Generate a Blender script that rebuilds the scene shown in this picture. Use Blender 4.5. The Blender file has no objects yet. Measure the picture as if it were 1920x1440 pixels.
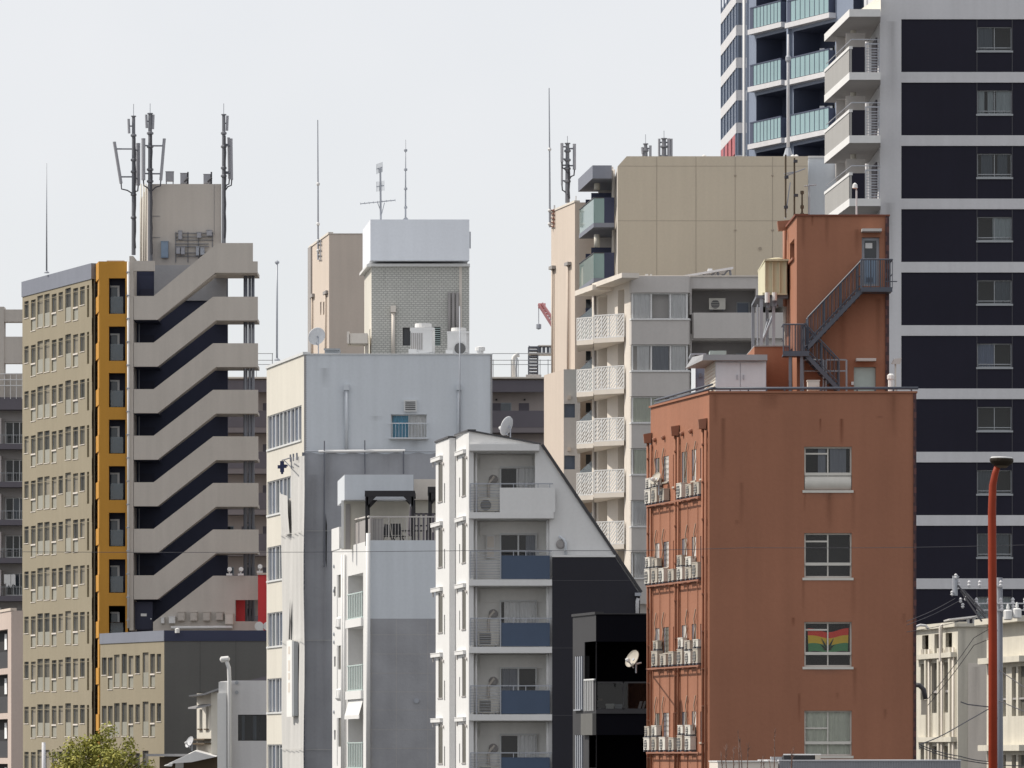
import bpy, bmesh, math, random
from mathutils import Vector, Matrix
R=math.radians
random.seed(7)
sc=bpy.context.scene
COL=sc.collection
CX,YH,FP,HC=960.0,1420.0,10000.0,8.0      # principal column, horizon row, focal length in photo pixels, camera height
def X(px,D): return (px-CX)*D/FP
def Z(py,D): return HC+(YH-py)*D/FP
# ---------------------------------------------------------------- materials
MATS={}
def mat(key,rgb,rough=.75,var=.07,scale=.35,streak=.06,bump=.0,metal=0.,spec=.4,fine=.04):
    m=bpy.data.materials.new(key); m.use_nodes=True
    nt=m.node_tree; b=nt.nodes['Principled BSDF']
    b.inputs['Roughness'].default_value=rough; b.inputs['Metallic'].default_value=metal
    b.inputs['Specular IOR Level'].default_value=spec
    N=nt.nodes.new; L=nt.links.new
    if var+streak+fine>0:
        g=N('ShaderNodeNewGeometry')
        n1=N('ShaderNodeTexNoise'); n1.inputs['Scale'].default_value=scale; n1.inputs['Detail'].default_value=5
        L(g.outputs['Position'],n1.inputs['Vector'])
        mp=N('ShaderNodeMapping'); mp.inputs['Scale'].default_value=(2.2,2.2,.12); L(g.outputs['Position'],mp.inputs['Vector'])
        n2=N('ShaderNodeTexNoise'); n2.inputs['Scale'].default_value=1.0; n2.inputs['Detail'].default_value=4; L(mp.outputs[0],n2.inputs['Vector'])
        n3=N('ShaderNodeTexNoise'); n3.inputs['Scale'].default_value=7.0; n3.inputs['Detail'].default_value=3; L(g.outputs['Position'],n3.inputs['Vector'])
        def amp(n,a):
            k=N('ShaderNodeMath'); k.operation='MULTIPLY_ADD'; L(n.outputs['Fac'],k.inputs[0]); k.inputs[1].default_value=2.6*a; k.inputs[2].default_value=1-1.3*a; return k
        a=amp(n1,var); c=amp(n2,streak); d=amp(n3,fine)
        p=N('ShaderNodeMath'); p.operation='MULTIPLY'; L(a.outputs[0],p.inputs[0]); L(c.outputs[0],p.inputs[1])
        q=N('ShaderNodeMath'); q.operation='MULTIPLY'; L(p.outputs[0],q.inputs[0]); L(d.outputs[0],q.inputs[1])
        v=N('ShaderNodeVectorMath'); v.operation='SCALE'; v.inputs[0].default_value=rgb[:3]; L(q.outputs[0],v.inputs['Scale'])
        L(v.outputs[0],b.inputs['Base Color'])
        if bump:
            bp=N('ShaderNodeBump'); bp.inputs['Strength'].default_value=bump; bp.inputs['Distance'].default_value=.05
            L(n3.outputs['Fac'],bp.inputs['Height']); L(bp.outputs[0],b.inputs['Normal'])
    else: b.inputs['Base Color'].default_value=(*rgb[:3],1)
    MATS[key]=m; return m
def tile_mat(key,rgb,grout,w,h,rough=.6,mortar=.06,var=.1):
    m=mat(key,rgb,rough); nt=m.node_tree; b=nt.nodes['Principled BSDF']; N=nt.nodes.new; L=nt.links.new
    src=b.inputs['Base Color'].links[0].from_socket
    g=N('ShaderNodeNewGeometry'); s=N('ShaderNodeSeparateXYZ'); L(g.outputs['Position'],s.inputs[0])
    ad=N('ShaderNodeMath'); ad.operation='SUBTRACT'; L(s.outputs['X'],ad.inputs[0]); L(s.outputs['Y'],ad.inputs[1])
    c=N('ShaderNodeCombineXYZ'); L(ad.outputs[0],c.inputs['X']); L(s.outputs['Z'],c.inputs['Y'])
    t=N('ShaderNodeTexBrick'); t.inputs['Scale'].default_value=1; t.inputs['Brick Width'].default_value=w; t.inputs['Row Height'].default_value=h
    t.inputs['Mortar Size'].default_value=mortar*h; t.inputs['Mortar Smooth'].default_value=.2
    t.inputs['Color1'].default_value=(1,1,1,1); t.inputs['Color2'].default_value=(1-var,1-var,1-var,1)
    t.inputs['Mortar'].default_value=(*[a/bb for a,bb in zip(grout,rgb)],1); L(c.outputs[0],t.inputs['Vector'])
    v=N('ShaderNodeVectorMath'); v.operation='MULTIPLY'; L(src,v.inputs[0]); L(t.outputs['Color'],v.inputs[1]); L(v.outputs[0],b.inputs['Base Color'])
    return m
def glass_mat(key,tint=(.8,.85,.85),body=None,rough=.02):
    m=bpy.data.materials.new(key); m.use_nodes=True; nt=m.node_tree; nt.nodes.clear(); N=nt.nodes.new; L=nt.links.new
    o=N('ShaderNodeOutputMaterial'); mx=N('ShaderNodeMixShader'); fr=N('ShaderNodeFresnel'); fr.inputs['IOR'].default_value=1.52
    t=N('ShaderNodeBsdfTransparent'); t.inputs[0].default_value=(*tint,1)
    g=N('ShaderNodeBsdfGlossy'); g.inputs['Roughness'].default_value=rough
    base=t
    if body:
        d=N('ShaderNodeBsdfDiffuse'); d.inputs[0].default_value=(*body[:3],1); m2=N('ShaderNodeMixShader'); m2.inputs[0].default_value=body[3]
        L(t.outputs[0],m2.inputs[1]); L(d.outputs[0],m2.inputs[2]); base=m2
    L(fr.outputs[0],mx.inputs[0]); L(base.outputs[0],mx.inputs[1]); L(g.outputs[0],mx.inputs[2]); L(mx.outputs[0],o.inputs[0])
    MATS[key]=m; return m
def stain_mat(key,rgb,dens=.6):
    m=bpy.data.materials.new(key); m.use_nodes=True; nt=m.node_tree; nt.nodes.clear(); N=nt.nodes.new; L=nt.links.new
    o=N('ShaderNodeOutputMaterial'); mx=N('ShaderNodeMixShader'); t=N('ShaderNodeBsdfTransparent'); d=N('ShaderNodeBsdfDiffuse'); d.inputs[0].default_value=(*rgb,1)
    g=N('ShaderNodeNewGeometry'); mp=N('ShaderNodeMapping'); mp.inputs['Scale'].default_value=(6,6,.5); L(g.outputs['Position'],mp.inputs[0])
    n=N('ShaderNodeTexNoise'); n.inputs['Scale'].default_value=1.2; n.inputs['Detail'].default_value=5; L(mp.outputs[0],n.inputs['Vector'])
    uv=N('ShaderNodeTexCoord'); s=N('ShaderNodeSeparateXYZ'); L(uv.outputs['UV'],s.inputs[0])
    def ma(op,a,b=None):
        k=N('ShaderNodeMath'); k.operation=op
        for i,q in enumerate((a,b)):
            if q is None: continue
            if isinstance(q,(int,float)): k.inputs[i].default_value=q
            else: L(q,k.inputs[i])
        return k.outputs[0]
    u=ma('SUBTRACT',1.0,ma('ABSOLUTE',ma('MULTIPLY',ma('SUBTRACT',s.outputs[0],.5),2.0)))
    f=ma('MULTIPLY',ma('MULTIPLY',u,ma('POWER',s.outputs[1],.6)),ma('MULTIPLY',n.outputs['Fac'],2*dens))
    k=N('ShaderNodeMath'); k.operation='MINIMUM'; k.use_clamp=True; L(f,k.inputs[0]); k.inputs[1].default_value=dens
    L(k.outputs[0],mx.inputs[0]); L(t.outputs[0],mx.inputs[1]); L(d.outputs[0],mx.inputs[2]); L(mx.outputs[0],o.inputs[0])
    MATS[key]=m; return m
def M(*k): return [MATS[i] for i in k]
# ---------------------------------------------------------------- objects
ROOT={}
def thing(name,label,cat,loc=(0,0,0),rz=0,group=None):
    o=bpy.data.objects.new(name,None); COL.objects.link(o); o.empty_display_size=.5
    o.location=loc; o.rotation_euler=(0,0,rz); o['label']=label; o['category']=cat
    if group: o['group']=group
    ROOT[o.name]=Vector(loc); return o
class MB:
    def __init__(s): s.v=[]; s.f=[]; s.m=[]
    def face(s,pts,m=0):
        i=len(s.v); s.v+= [tuple(p) for p in pts]; s.f.append(tuple(range(i,i+len(pts)))); s.m.append(m)
    def hexa(s,p,m=0):   # p: 4 bottom, 4 top
        i=len(s.v); s.v+=[tuple(q) for q in p]
        for q in ((3,2,1,0),(4,5,6,7),(0,1,5,4),(1,2,6,5),(2,3,7,6),(3,0,4,7)): s.f.append(tuple(i+k for k in q)); s.m.append(m)
    def box(s,x0,x1,y0,y1,z0,z1,m=0):
        s.hexa([(x0,y0,z0),(x1,y0,z0),(x1,y1,z0),(x0,y1,z0),(x0,y0,z1),(x1,y0,z1),(x1,y1,z1),(x0,y1,z1)],m)
    def fb(s,F,s0,s1,z0,z1,n0,n1,m=0):   # box in a facade frame
        P=F.P; s.hexa([P(s0,z0,n1),P(s1,z0,n1),P(s1,z0,n0),P(s0,z0,n0),P(s0,z1,n1),P(s1,z1,n1),P(s1,z1,n0),P(s0,z1,n0)],m)
    def pb(s,F,x0,x1,y0,y1,n0,n1,m=0):   # the same from facade pixels
        a,b,c,d=F.rect(x0,x1,y0,y1); s.fb(F,a,b,c,d,n0,n1,m)
    def prism(s,pl,z0,z1,m=0,cap=True):
        n=len(pl)
        for i in range(n):
            a,b=pl[i],pl[(i+1)%n]; s.face([(a[0],a[1],z0),(b[0],b[1],z0),(b[0],b[1],z1),(a[0],a[1],z1)],m)
        if cap: s.face([(p[0],p[1],z1) for p in pl],m); s.face([(p[0],p[1],z0) for p in pl[::-1]],m)
    def ext(s,pts,vec,m=0):              # polygon in space extruded along a vector
        q=[Vector(p) for p in pts]; r=[p+Vector(vec) for p in q]; n=len(q)
        s.face(q,m); s.face(r[::-1],m)
        for i in range(n): s.face([q[i],r[i],r[(i+1)%n],q[(i+1)%n]],m)
    def tube(s,pts,r,k=6,m=0,r1=None):
        pts=[Vector(p) for p in pts]; n=len(pts); i0=len(s.v); up=Vector((0.13,.31,.94))
        for i,p in enumerate(pts):
            d=(pts[min(i+1,n-1)]-pts[max(i-1,0)]).normalized()
            a=d.cross(Vector((0,1,0)) if abs(d.y)<.8 else Vector((1,0,0))).normalized(); b=d.cross(a)
            rr=r if r1 is None else r+(r1-r)*i/(n-1)
            for j in range(k):
                t=2*math.pi*j/k; s.v.append(tuple(p+a*(rr*math.cos(t))+b*(rr*math.sin(t))))
        for i in range(n-1):
            for j in range(k):
                q=i0+i*k; s.f.append((q+j,q+(j+1)%k,q+k+(j+1)%k,q+k+j)); s.m.append(m)
        s.f.append(tuple(i0+j for j in range(k))[::-1]); s.m.append(m)
        s.f.append(tuple(i0+(n-1)*k+j for j in range(k))); s.m.append(m)
    def lathe(s,prof,c=(0,0,0),k=14,m=0,axis=None):
        A=Matrix.Identity(3)
        if axis is not None: A=Vector((0,0,1)).rotation_difference(Vector(axis)).to_matrix()
        i0=len(s.v); n=len(prof); c=Vector(c)
        for r,z in prof:
            for j in range(k):
                t=2*math.pi*j/k; s.v.append(tuple(c+A@Vector((r*math.cos(t),r*math.sin(t),z))))
        for i in range(n-1):
            for j in range(k):
                q=i0+i*k; s.f.append((q+j,q+(j+1)%k,q+k+(j+1)%k,q+k+j)); s.m.append(m)
        s.f.append(tuple(i0+j for j in range(k))[::-1]); s.m.append(m); s.f.append(tuple(i0+(n-1)*k+j for j in range(k))); s.m.append(m)
    def build(s,name,mats,parent=None,local=False,smooth=False,label=None,stuff=False):
        off=Vector((0,0,0))
        if parent is not None and not local:
            r=parent
            while r.parent: r=r.parent
            off=ROOT[r.name]
        me=bpy.data.meshes.new(name); me.from_pydata([tuple(Vector(v)-off) for v in s.v],[],s.f)
        for k in mats if isinstance(mats,(list,tuple)) else [mats]: me.materials.append(MATS[k] if isinstance(k,str) else k)
        me.polygons.foreach_set('material_index',s.m)
        if smooth: me.polygons.foreach_set('use_smooth',[True]*len(me.polygons))
        me.update()
        o=bpy.data.objects.new(name,me); COL.objects.link(o)
        if parent is not None: o.parent=parent
        if label: o['label']=label
        if stuff: o['kind']='stuff'
        return o
    def top(s,name,mats,label,cat,group=None,loc=(0,0,0),smooth=False):
        L=Vector(loc); s.v=[tuple(Vector(v)-L) for v in s.v]
        o=s.build(name,mats,None,smooth=smooth); o.location=L; o['label']=label; o['category']=cat
        if group: o['group']=group
        ROOT[o.name]=L; return o
def copy_tree(o,parent=None):
    c=o.copy(); COL.objects.link(c)
    if parent is not None: c.parent=parent
    for ch in list(o.children): copy_tree(ch,c)
    return c
class Face:
    """vertical plane through two plan points given as (photo column, distance)"""
    def __init__(s,A,B,raw=False):
        s.A,s.B=A,B
        s.a=Vector(A) if raw else Vector((X(*A),A[1])); s.b=Vector(B) if raw else Vector((X(*B),B[1]))
        s.t=(s.b-s.a).normalized(); s.n=Vector((s.t.y,-s.t.x)); s.len=(s.b-s.a).length; s.rz=math.atan2(s.t.y,s.t.x)
    def off(s,d): return Face(s.a+s.n*d,s.b+s.n*d,raw=True)
    def S(s,px):
        r=(px-CX)/FP; return (r*s.a.y-s.a.x)/(s.t.x-r*s.t.y)
    def Y(s,px): return s.a.y+s.S(px)*s.t.y
    def Zp(s,px,py): return Z(py,s.Y(px))
    def P(s,q,z,n=0):
        p=s.a+s.t*q+s.n*n; return Vector((p.x,p.y,z))
    def pt(s,px,py,n=0): return s.P(s.S(px),s.Zp(px,py),n)
    def rect(s,x0,x1,y0,y1):
        xm=(x0+x1)/2; return s.S(x0),s.S(x1),s.Zp(xm,y1),s.Zp(xm,y0)
def FR(x0,x1,D): return Face((x0,D),(x1,D))
class Wall:
    def __init__(s,F,s0,s1,z0,z1,depth=.2): s.F=F; s.r=(s0,s1,z0,z1); s.h=[]; s.d=depth
    def hole(s,a,b,c,d,depth=None): s.h.append((a,b,c,d,s.d if depth is None else depth)); return a,b,c,d
    def px(s,x0,x1,y0,y1,depth=None): return s.hole(*s.F.rect(x0,x1,y0,y1),depth)
    def build(s,mb,m=0,mr=None):
        s0,s1,z0,z1=s.r; mr=m if mr is None else mr
        cs=sorted({round(q,4) for q in [s0,s1]+[h[0] for h in s.h]+[h[1] for h in s.h] if s0<=q<=s1})
        cz=sorted({round(q,4) for q in [z0,z1]+[h[2] for h in s.h]+[h[3] for h in s.h] if z0<=q<=z1})
        P=s.F.P
        for j in range(len(cz)-1):
            zm=(cz[j]+cz[j+1])/2; run=None
            for i in range(len(cs)-1):
                sm=(cs[i]+cs[i+1])/2
                solid=not any(h[0]<sm<h[1] and h[2]<zm<h[3] for h in s.h)
                if solid and run is None: run=cs[i]
                if run is not None and (not solid or i==len(cs)-2):
                    e=cs[i+1] if solid else cs[i]
                    mb.face([P(run,cz[j]),P(e,cz[j]),P(e,cz[j+1]),P(run,cz[j+1])],m); run=None
        for a,b,c,d,dp in s.h:
            a=max(a,s0); b=min(b,s1); c=max(c,z0)
            mb.face([P(a,c),P(a,d),P(a,d,-dp),P(a,c,-dp)],mr); mb.face([P(b,c),P(b,c,-dp),P(b,d,-dp),P(b,d)],mr)
            mb.face([P(a,d),P(b,d),P(b,d,-dp),P(a,d,-dp)],mr); mb.face([P(a,c),P(a,c,-dp),P(b,c,-dp),P(b,c)],mr)
def XY(p): return (X(*p),p[1])
def para(a,b,c):
    """plan points of the hidden corner: parallelogram a-b-c"""
    A,B,C=(Vector(XY(q)) for q in (a,b,c)); return A,B,C,C+(A-B)
def shell(mb,a,b,c,z0,z1,m=0,left=False,front=False,roof=1,mroof=None):
    A,B,C,D=para(a,b,c); q=lambda p,w:(p.x,p.y,w)
    ed=[(C,D),(D,A)]
    if left: ed.append((A,B))
    if front: ed.append((B,C))
    for p,r in ed: mb.face([q(p,z0),q(r,z0),q(r,z1),q(p,z1)],m)
    if roof: mb.face([q(p,z1) for p in (A,B,C,D)],m if mroof is None else mroof)
def window(par,F,rc,dp,bars=(.5,),hbars=(),fw=.05,frame='alu',pane='glass',curtain=None,ccover=(0,1),name='window',sill=None,room='room',lab=None):
    """frame bars butted behind the reveal, glass, room, optional curtain folds; rc=(s0,s1,z0,z1), dp=reveal depth"""
    a,b,c,d=rc; mb=MB(); n0,n1=-dp-.07,-dp
    mb.fb(F,a,b,c,c+fw,n0,n1); mb.fb(F,a,b,d-fw,d,n0,n1); mb.fb(F,a,a+fw,c+fw,d-fw,n0,n1); mb.fb(F,b-fw,b,c+fw,d-fw,n0,n1)
    W=b-a-2*fw; H=d-c-2*fw
    for q in bars: x=a+fw+W*q; mb.fb(F,x-fw*.4,x+fw*.4,c+fw,d-fw,n0,n1-.01)
    for q in hbars:
        h0,w0,w1=(q,0,1) if not isinstance(q,tuple) else q
        z=c+fw+H*h0; mb.fb(F,a+fw+W*w0,a+fw+W*w1,z-fw*.5,z+fw*.5,n0,n1-.005)
    P=F.P; k=-dp-1.3
    for q in ([P(a,c,k),P(b,c,k),P(b,d,k),P(a,d,k)],[P(a,c,n0),P(a,c,k),P(a,d,k),P(a,d,n0)],[P(b,c,n0),P(b,d,n0),P(b,d,k),P(b,c,k)],[P(a,c,n0),P(b,c,n0),P(b,c,k),P(a,c,k)],[P(a,d,n0),P(a,d,k),P(b,d,k),P(b,d,n0)]): mb.face(q,1)
    w=mb.build(name,[frame,room],par,label=lab)
    g=MB(); g.face([P(a+.01,c+.01,-dp-.035),P(b-.01,c+.01,-dp-.035),P(b-.01,d-.01,-dp-.035),P(a+.01,d-.01,-dp-.035)]); g.build('pane',[pane],w)
    if curtain:
        for u0,u1 in ([ccover] if not isinstance(ccover,list) else ccover):
            drape(F,a+fw+W*u0,a+fw+W*u1,c+.02,d-.02,-dp-.12,.022,.2).build('curtain',[curtain],w,smooth=True)
    if sill:
        q=MB(); q.fb(F,a-.06,b+.06,c-.09,c-.004,-dp+.01,sill); q.build('sill',[frame],w)
    return w
def drape(F,a,b,c,d,n,amp=.035,per=.17):
    mb=MB(); k=max(6,int((b-a)/per*6)); pr=None; ph=random.random()*6
    for i in range(k+1):
        s=a+(b-a)*i/k; o=n+amp*math.sin(i*2*math.pi/6+ph)+amp*.5*math.sin(i*.37+ph)
        cur=(F.P(s,c,o),F.P(s,d,o))
        if pr: mb.face([pr[0],cur[0],cur[1],pr[1]])
        pr=cur
    return mb
def pipe(par,pts,r,m,name='downpipe',k=8):
    mb=MB(); mb.tube(pts,r,k); return mb.build(name,[m],par,smooth=True)
# ---------------------------------------------------------------- palette (real-world base colours, except the haze-paled crane red)
mat('khaki',(.292,.255,.184),.8,.06); mat('capgrey',(.20,.215,.26),.7); mat('orange',(.50,.245,.032),.7,.05)
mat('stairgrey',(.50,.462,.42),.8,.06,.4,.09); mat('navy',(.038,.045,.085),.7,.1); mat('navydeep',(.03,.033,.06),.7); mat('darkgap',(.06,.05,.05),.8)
mat('lowgrey',(.125,.125,.12),.8,.08); mat('navystripe',(.035,.042,.085),.6); mat('peach',(.585,.505,.435),.8,.05); mat('pinkwall',(.52,.43,.38),.8)
mat('white',(.69,.69,.685),.7,.03,.3,.04); mat('billboard',(.74,.77,.82),.7,.03,.3,.04); mat('whiteblue',(.595,.63,.67),.7,.05,.25,.08); mat('cream',(.62,.595,.53),.75,.05)
mat('alu',(.62,.63,.63),.45,.03,metal=.0); mat('alugrey',(.32,.34,.36),.4,.05); mat('darkframe',(.05,.05,.055),.5)
mat('steel',(.36,.38,.42),.5,.1,metal=.2); mat('steeldark',(.16,.17,.2),.5,.1); mat('mastgrey',(.17,.175,.195),.5,.1); mat('antgrey',(.33,.335,.365),.5,.05); mat('cable',(.06,.06,.07),.6)
mat('loggia',(.80,.79,.76),.8,.03); mat('room',(.10,.10,.105),.9); mat('roomdark',(.03,.03,.032),.9)
mat('brown',(.20,.18,.18),.8); mat('browncorr',(.42,.37,.35),.85); mat('plum',(.125,.115,.135),.7); mat('plumband',(.2,.18,.19),.7)
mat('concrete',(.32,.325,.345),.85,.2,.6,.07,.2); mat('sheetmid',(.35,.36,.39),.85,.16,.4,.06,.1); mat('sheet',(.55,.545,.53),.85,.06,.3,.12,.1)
mat('tan',(.56,.49,.385),.8,.05,.2,.05); mat('tanseam',(.36,.31,.25),.8); mat('taupe',(.52,.495,.475),.8,.05,.3,.05); mat('taupelight',(.66,.61,.55),.8,.05)
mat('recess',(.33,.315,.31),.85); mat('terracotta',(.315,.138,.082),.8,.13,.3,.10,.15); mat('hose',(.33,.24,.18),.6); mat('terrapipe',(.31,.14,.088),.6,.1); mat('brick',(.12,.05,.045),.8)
mat('rust',(.2,.07,.045),.8,.2); mat('steelblue',(.075,.085,.11),.5,.1); mat('doorblue',(.20,.27,.36),.5)
mat('pier',(.58,.58,.60),.8,.05,.3,.08); mat('slate',(.0155,.0148,.0265),.55,.15,.3,.08,spec=.15); mat('slateline',(.075,.075,.085),.6)
mat('balcgrey',(.34,.335,.325),.75); mat('ink',(.022,.022,.03),.6,.12,spec=.25); mat('black',(.006,.006,.009),.7,.2,spec=.03); mat('charcoal',(.042,.042,.046),.7)
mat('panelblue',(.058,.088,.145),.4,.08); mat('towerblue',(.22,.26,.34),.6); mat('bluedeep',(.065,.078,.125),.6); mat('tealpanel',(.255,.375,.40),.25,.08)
mat('tealpale',(.42,.52,.50),.25,.06); mat('winblue',(.10,.125,.175),.2,.15); mat('red',(.55,.035,.04),.5,.04); mat('redfade',(.42,.12,.13),.6)
mat('lampred',(.24,.033,.012),.55,.15,3,.15,spec=.2); mat('lamphead',(.028,.022,.016),.6,spec=.1); mat('creamold',(.57,.54,.465),.8,.1,.6,.14,.1); mat('tank',(.62,.58,.41),.55,.08,.8,.1)
mat('acwhite',(.60,.58,.53),.6,.08,2.0,.06); mat('acgrille',(.12,.12,.12),.6); mat('acbeige',(.42,.385,.33),.6,.12,2.5,.12)
mat('curtain',(.86,.87,.87),.9,.05); mat('curtainblue',(.12,.45,.66),.9,.05); mat('curtaingreen',(.70,.74,.62),.9); mat('curtaindark',(.22,.24,.28),.9); mat('curtainlilac',(.42,.45,.62),.9)
mat('flagred',(.93,.06,.03),.8); mat('flagyellow',(.95,.62,.04),.8); mat('flaggreen',(.10,.36,.15),.8); mat('flagleaf',(.03,.05,.02),.8)
mat('darkglass',(.03,.035,.042),.06,.0,streak=0,fine=0,spec=.5); mat('midglass',(.10,.12,.14),.12,.2,.9,0,spec=.5); mat('slotglass',(.11,.105,.09),.45,.3,.8,0,spec=.12)
mat('lowpane',(.30,.295,.25),.35,.15,.8,0,spec=.2); mat('darkpane',(.06,.06,.055),.4,.3,.8,0,spec=.15); mat('palepane',(.24,.22,.18),.5,.2,.8,0,spec=.1); mat('bark',(.10,.075,.05),.9); mat('twig',(.16,.10,.08),.9); mat('leaf',(.25,.25,.05),.7,.25,1.2,0,spec=.3); mat('leafdark',(.20,.205,.045),.7,.2,1.2,0,spec=.3); mat('leaflight',(.34,.32,.07),.7,.2,1.2,0,spec=.3)
mat('ground',(.10,.10,.098),.9,.2,.05); mat('roofmetal',(.34,.35,.38),.5,.1); mat('dish',(.50,.51,.53),.5,.05); mat('tin',(.30,.30,.31),.5,.15)
mat('crane_red_hazed',(.75,.36,.36),.6); mat('signwhite',(.78,.78,.76),.6,.03); mat('bluecross',(.02,.03,.09),.5); mat('pergola',(.018,.017,.02),.5)  # crane red is paled: distance haze put into its colour
tile_mat('tiles',(.56,.56,.525),(.33,.33,.31),.23,.115,mortar=.2,var=.1)
tile_mat('brickedge',(.125,.05,.045),(.05,.025,.03),.3,.32,mortar=.2,var=.3)
glass_mat('glass',(1,1,1)); glass_mat('glassdim',(.6,.65,.67)); glass_mat('tealglass',(.6,.78,.76),(.36,.50,.49,.62),.05); glass_mat('frost',(.7,.75,.78),(.20,.24,.27,.5),.1)
stain_mat('stain',(.13,.055,.035),.19); stain_mat('stainlight',(.16,.15,.145),.16); stain_mat('rustrun',(.19,.06,.035),.38)
def stain(par,F,x0,x1,y0,y1,m='stain',n=.006):
    a,b,c,d=F.rect(x0,x1,y0,y1); me=bpy.data.meshes.new('stain'); r=par
    while r.parent: r=r.parent
    off=ROOT[r.name]; me.from_pydata([tuple(F.P(s,z,n)-off) for s,z in ((a,c),(b,c),(b,d),(a,d))],[],[(0,1,2,3)])
    u=me.uv_layers.new()
    for i,q in enumerate(((0,0),(1,0),(1,1),(0,1))): u.data[i].uv=q
    me.materials.append(MATS[m]); o=bpy.data.objects.new('stain',me); COL.objects.link(o); o.parent=par
# ---------------------------------------------------------------- movable things, each built in its own frame
def ac_unit(loc,rz,label,group,w=.8,h=.62,d=.3,m='acbeige',feet=True,slats=False):
    t=thing('air_conditioner',label,'air conditioner',loc,rz,group)
    b=MB(); b.box(-w/2,w/2,-d,0,.06,h); b.box(-w/2-.012,w/2+.012,-d-.012,.012,h,h+.03); b.build('casing',[m],t,local=True)
    g=MB(); c=-w*.12
    if slats:
        for i in range(6): g.box(-w*.42,w*.12,-d-.02,-d-.003,.12+i*h*.135,.12+i*h*.135+h*.085)
    else:
        g.lathe([(.001,.0),(h*.37,.0),(h*.37,.02),(.001,.02)],(c,-d-.003,h*.53),18,0,(0,-1,0))
        for i in range(4): g.box(c-h*.4,c+h*.4,-d-.03,-d-.024,.06+h*(.17+.2*i),.075+h*(.17+.2*i),1)
    g.build('fan_grille',['acgrille',m],t,local=True)
    if feet:
        for x in (-w*.35,w*.35): f=MB(); f.box(x-.04,x+.04,-d-.02,.02,0,.06); f.build('foot',['steeldark'],t,local=True)
    return t
def dish(loc,r,az,label,m='dish',post=1.0,el=38):
    """satellite dish; az = heading of its axis in plan (degrees from +x), post height below the centre"""
    t=thing('satellite_dish',label,'satellite dish',loc)
    ax=Vector((math.cos(R(az))*math.cos(R(el)),math.sin(R(az))*math.cos(R(el)),math.sin(R(el)))); c=Vector((0,0,post))
    pr=[(.001,0)]+[(r*i/6,.22*r*(i/6)**2) for i in range(1,7)]; pr+=[(r*1.02,.22*r+.015),(r*1.0,.22*r-.02)]+[(r*i/6,.22*r*(i/6)**2-.025) for i in range(5,0,-1)]
    b=MB(); b.lathe(pr,c+ax*.12,20,0,ax); b.build('reflector',[m],t,local=True,smooth=True)
    side=Vector((0,0,-1)); f=c+ax*(r*1.25)+Vector((0,0,-r*.45))
    a=MB(); a.tube([c+ax*.12+Vector((0,0,-r*.9)),f],.02+r*.02,5); a.build('feed_arm',['steel'],t,local=True)
    l=MB(); l.lathe([(.03,-.1),(.06+r*.05,-.06),(.06+r*.05,.04),(.03,.09)],f,8,0,ax); l.build('receiver',['white'],t,local=True)
    p=MB(); p.tube([(0,0,0),(0,0,post)],.03,6); p.tube([c,c+ax*.14],.05,6); p.build('mount',['steel'],t,local=True)
    return t
def pole_thing(name,px,D,y0,y1,r,label,cat,m='steel',r1=None,collar=(),ball=0):
    """thin rooftop pole from photo row y1 (foot) up to y0"""
    z0,z1=Z(y1,D),Z(y0,D); t=thing(name,label,cat,(X(px,D),D,z0)); b=MB()
    b.tube([(0,0,0),(0,0,(z1-z0)*.55),(0,0,z1-z0)],r,7,0,r if r1 is None else r1); b.build('pole',[m],t,local=True,smooth=True)
    f=MB(); f.lathe([(r*3,0),(r*3,.04),(r*1.3,.12)],(0,0,0),8)
    for y in collar: f.lathe([(r*1.7,-.06),(r*1.9,0),(r*1.7,.06)],(0,0,Z(y,D)-z0),8)
    if ball: g=MB(); g.lathe([(.01,-ball),(ball,-ball*.3),(ball,ball*.3),(.01,ball)],(0,0,z1-z0),8); g.build('finial',[m],t,local=True)
    f.build('base_plate' if not collar else 'collar',[m],t,local=True); return t
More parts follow.
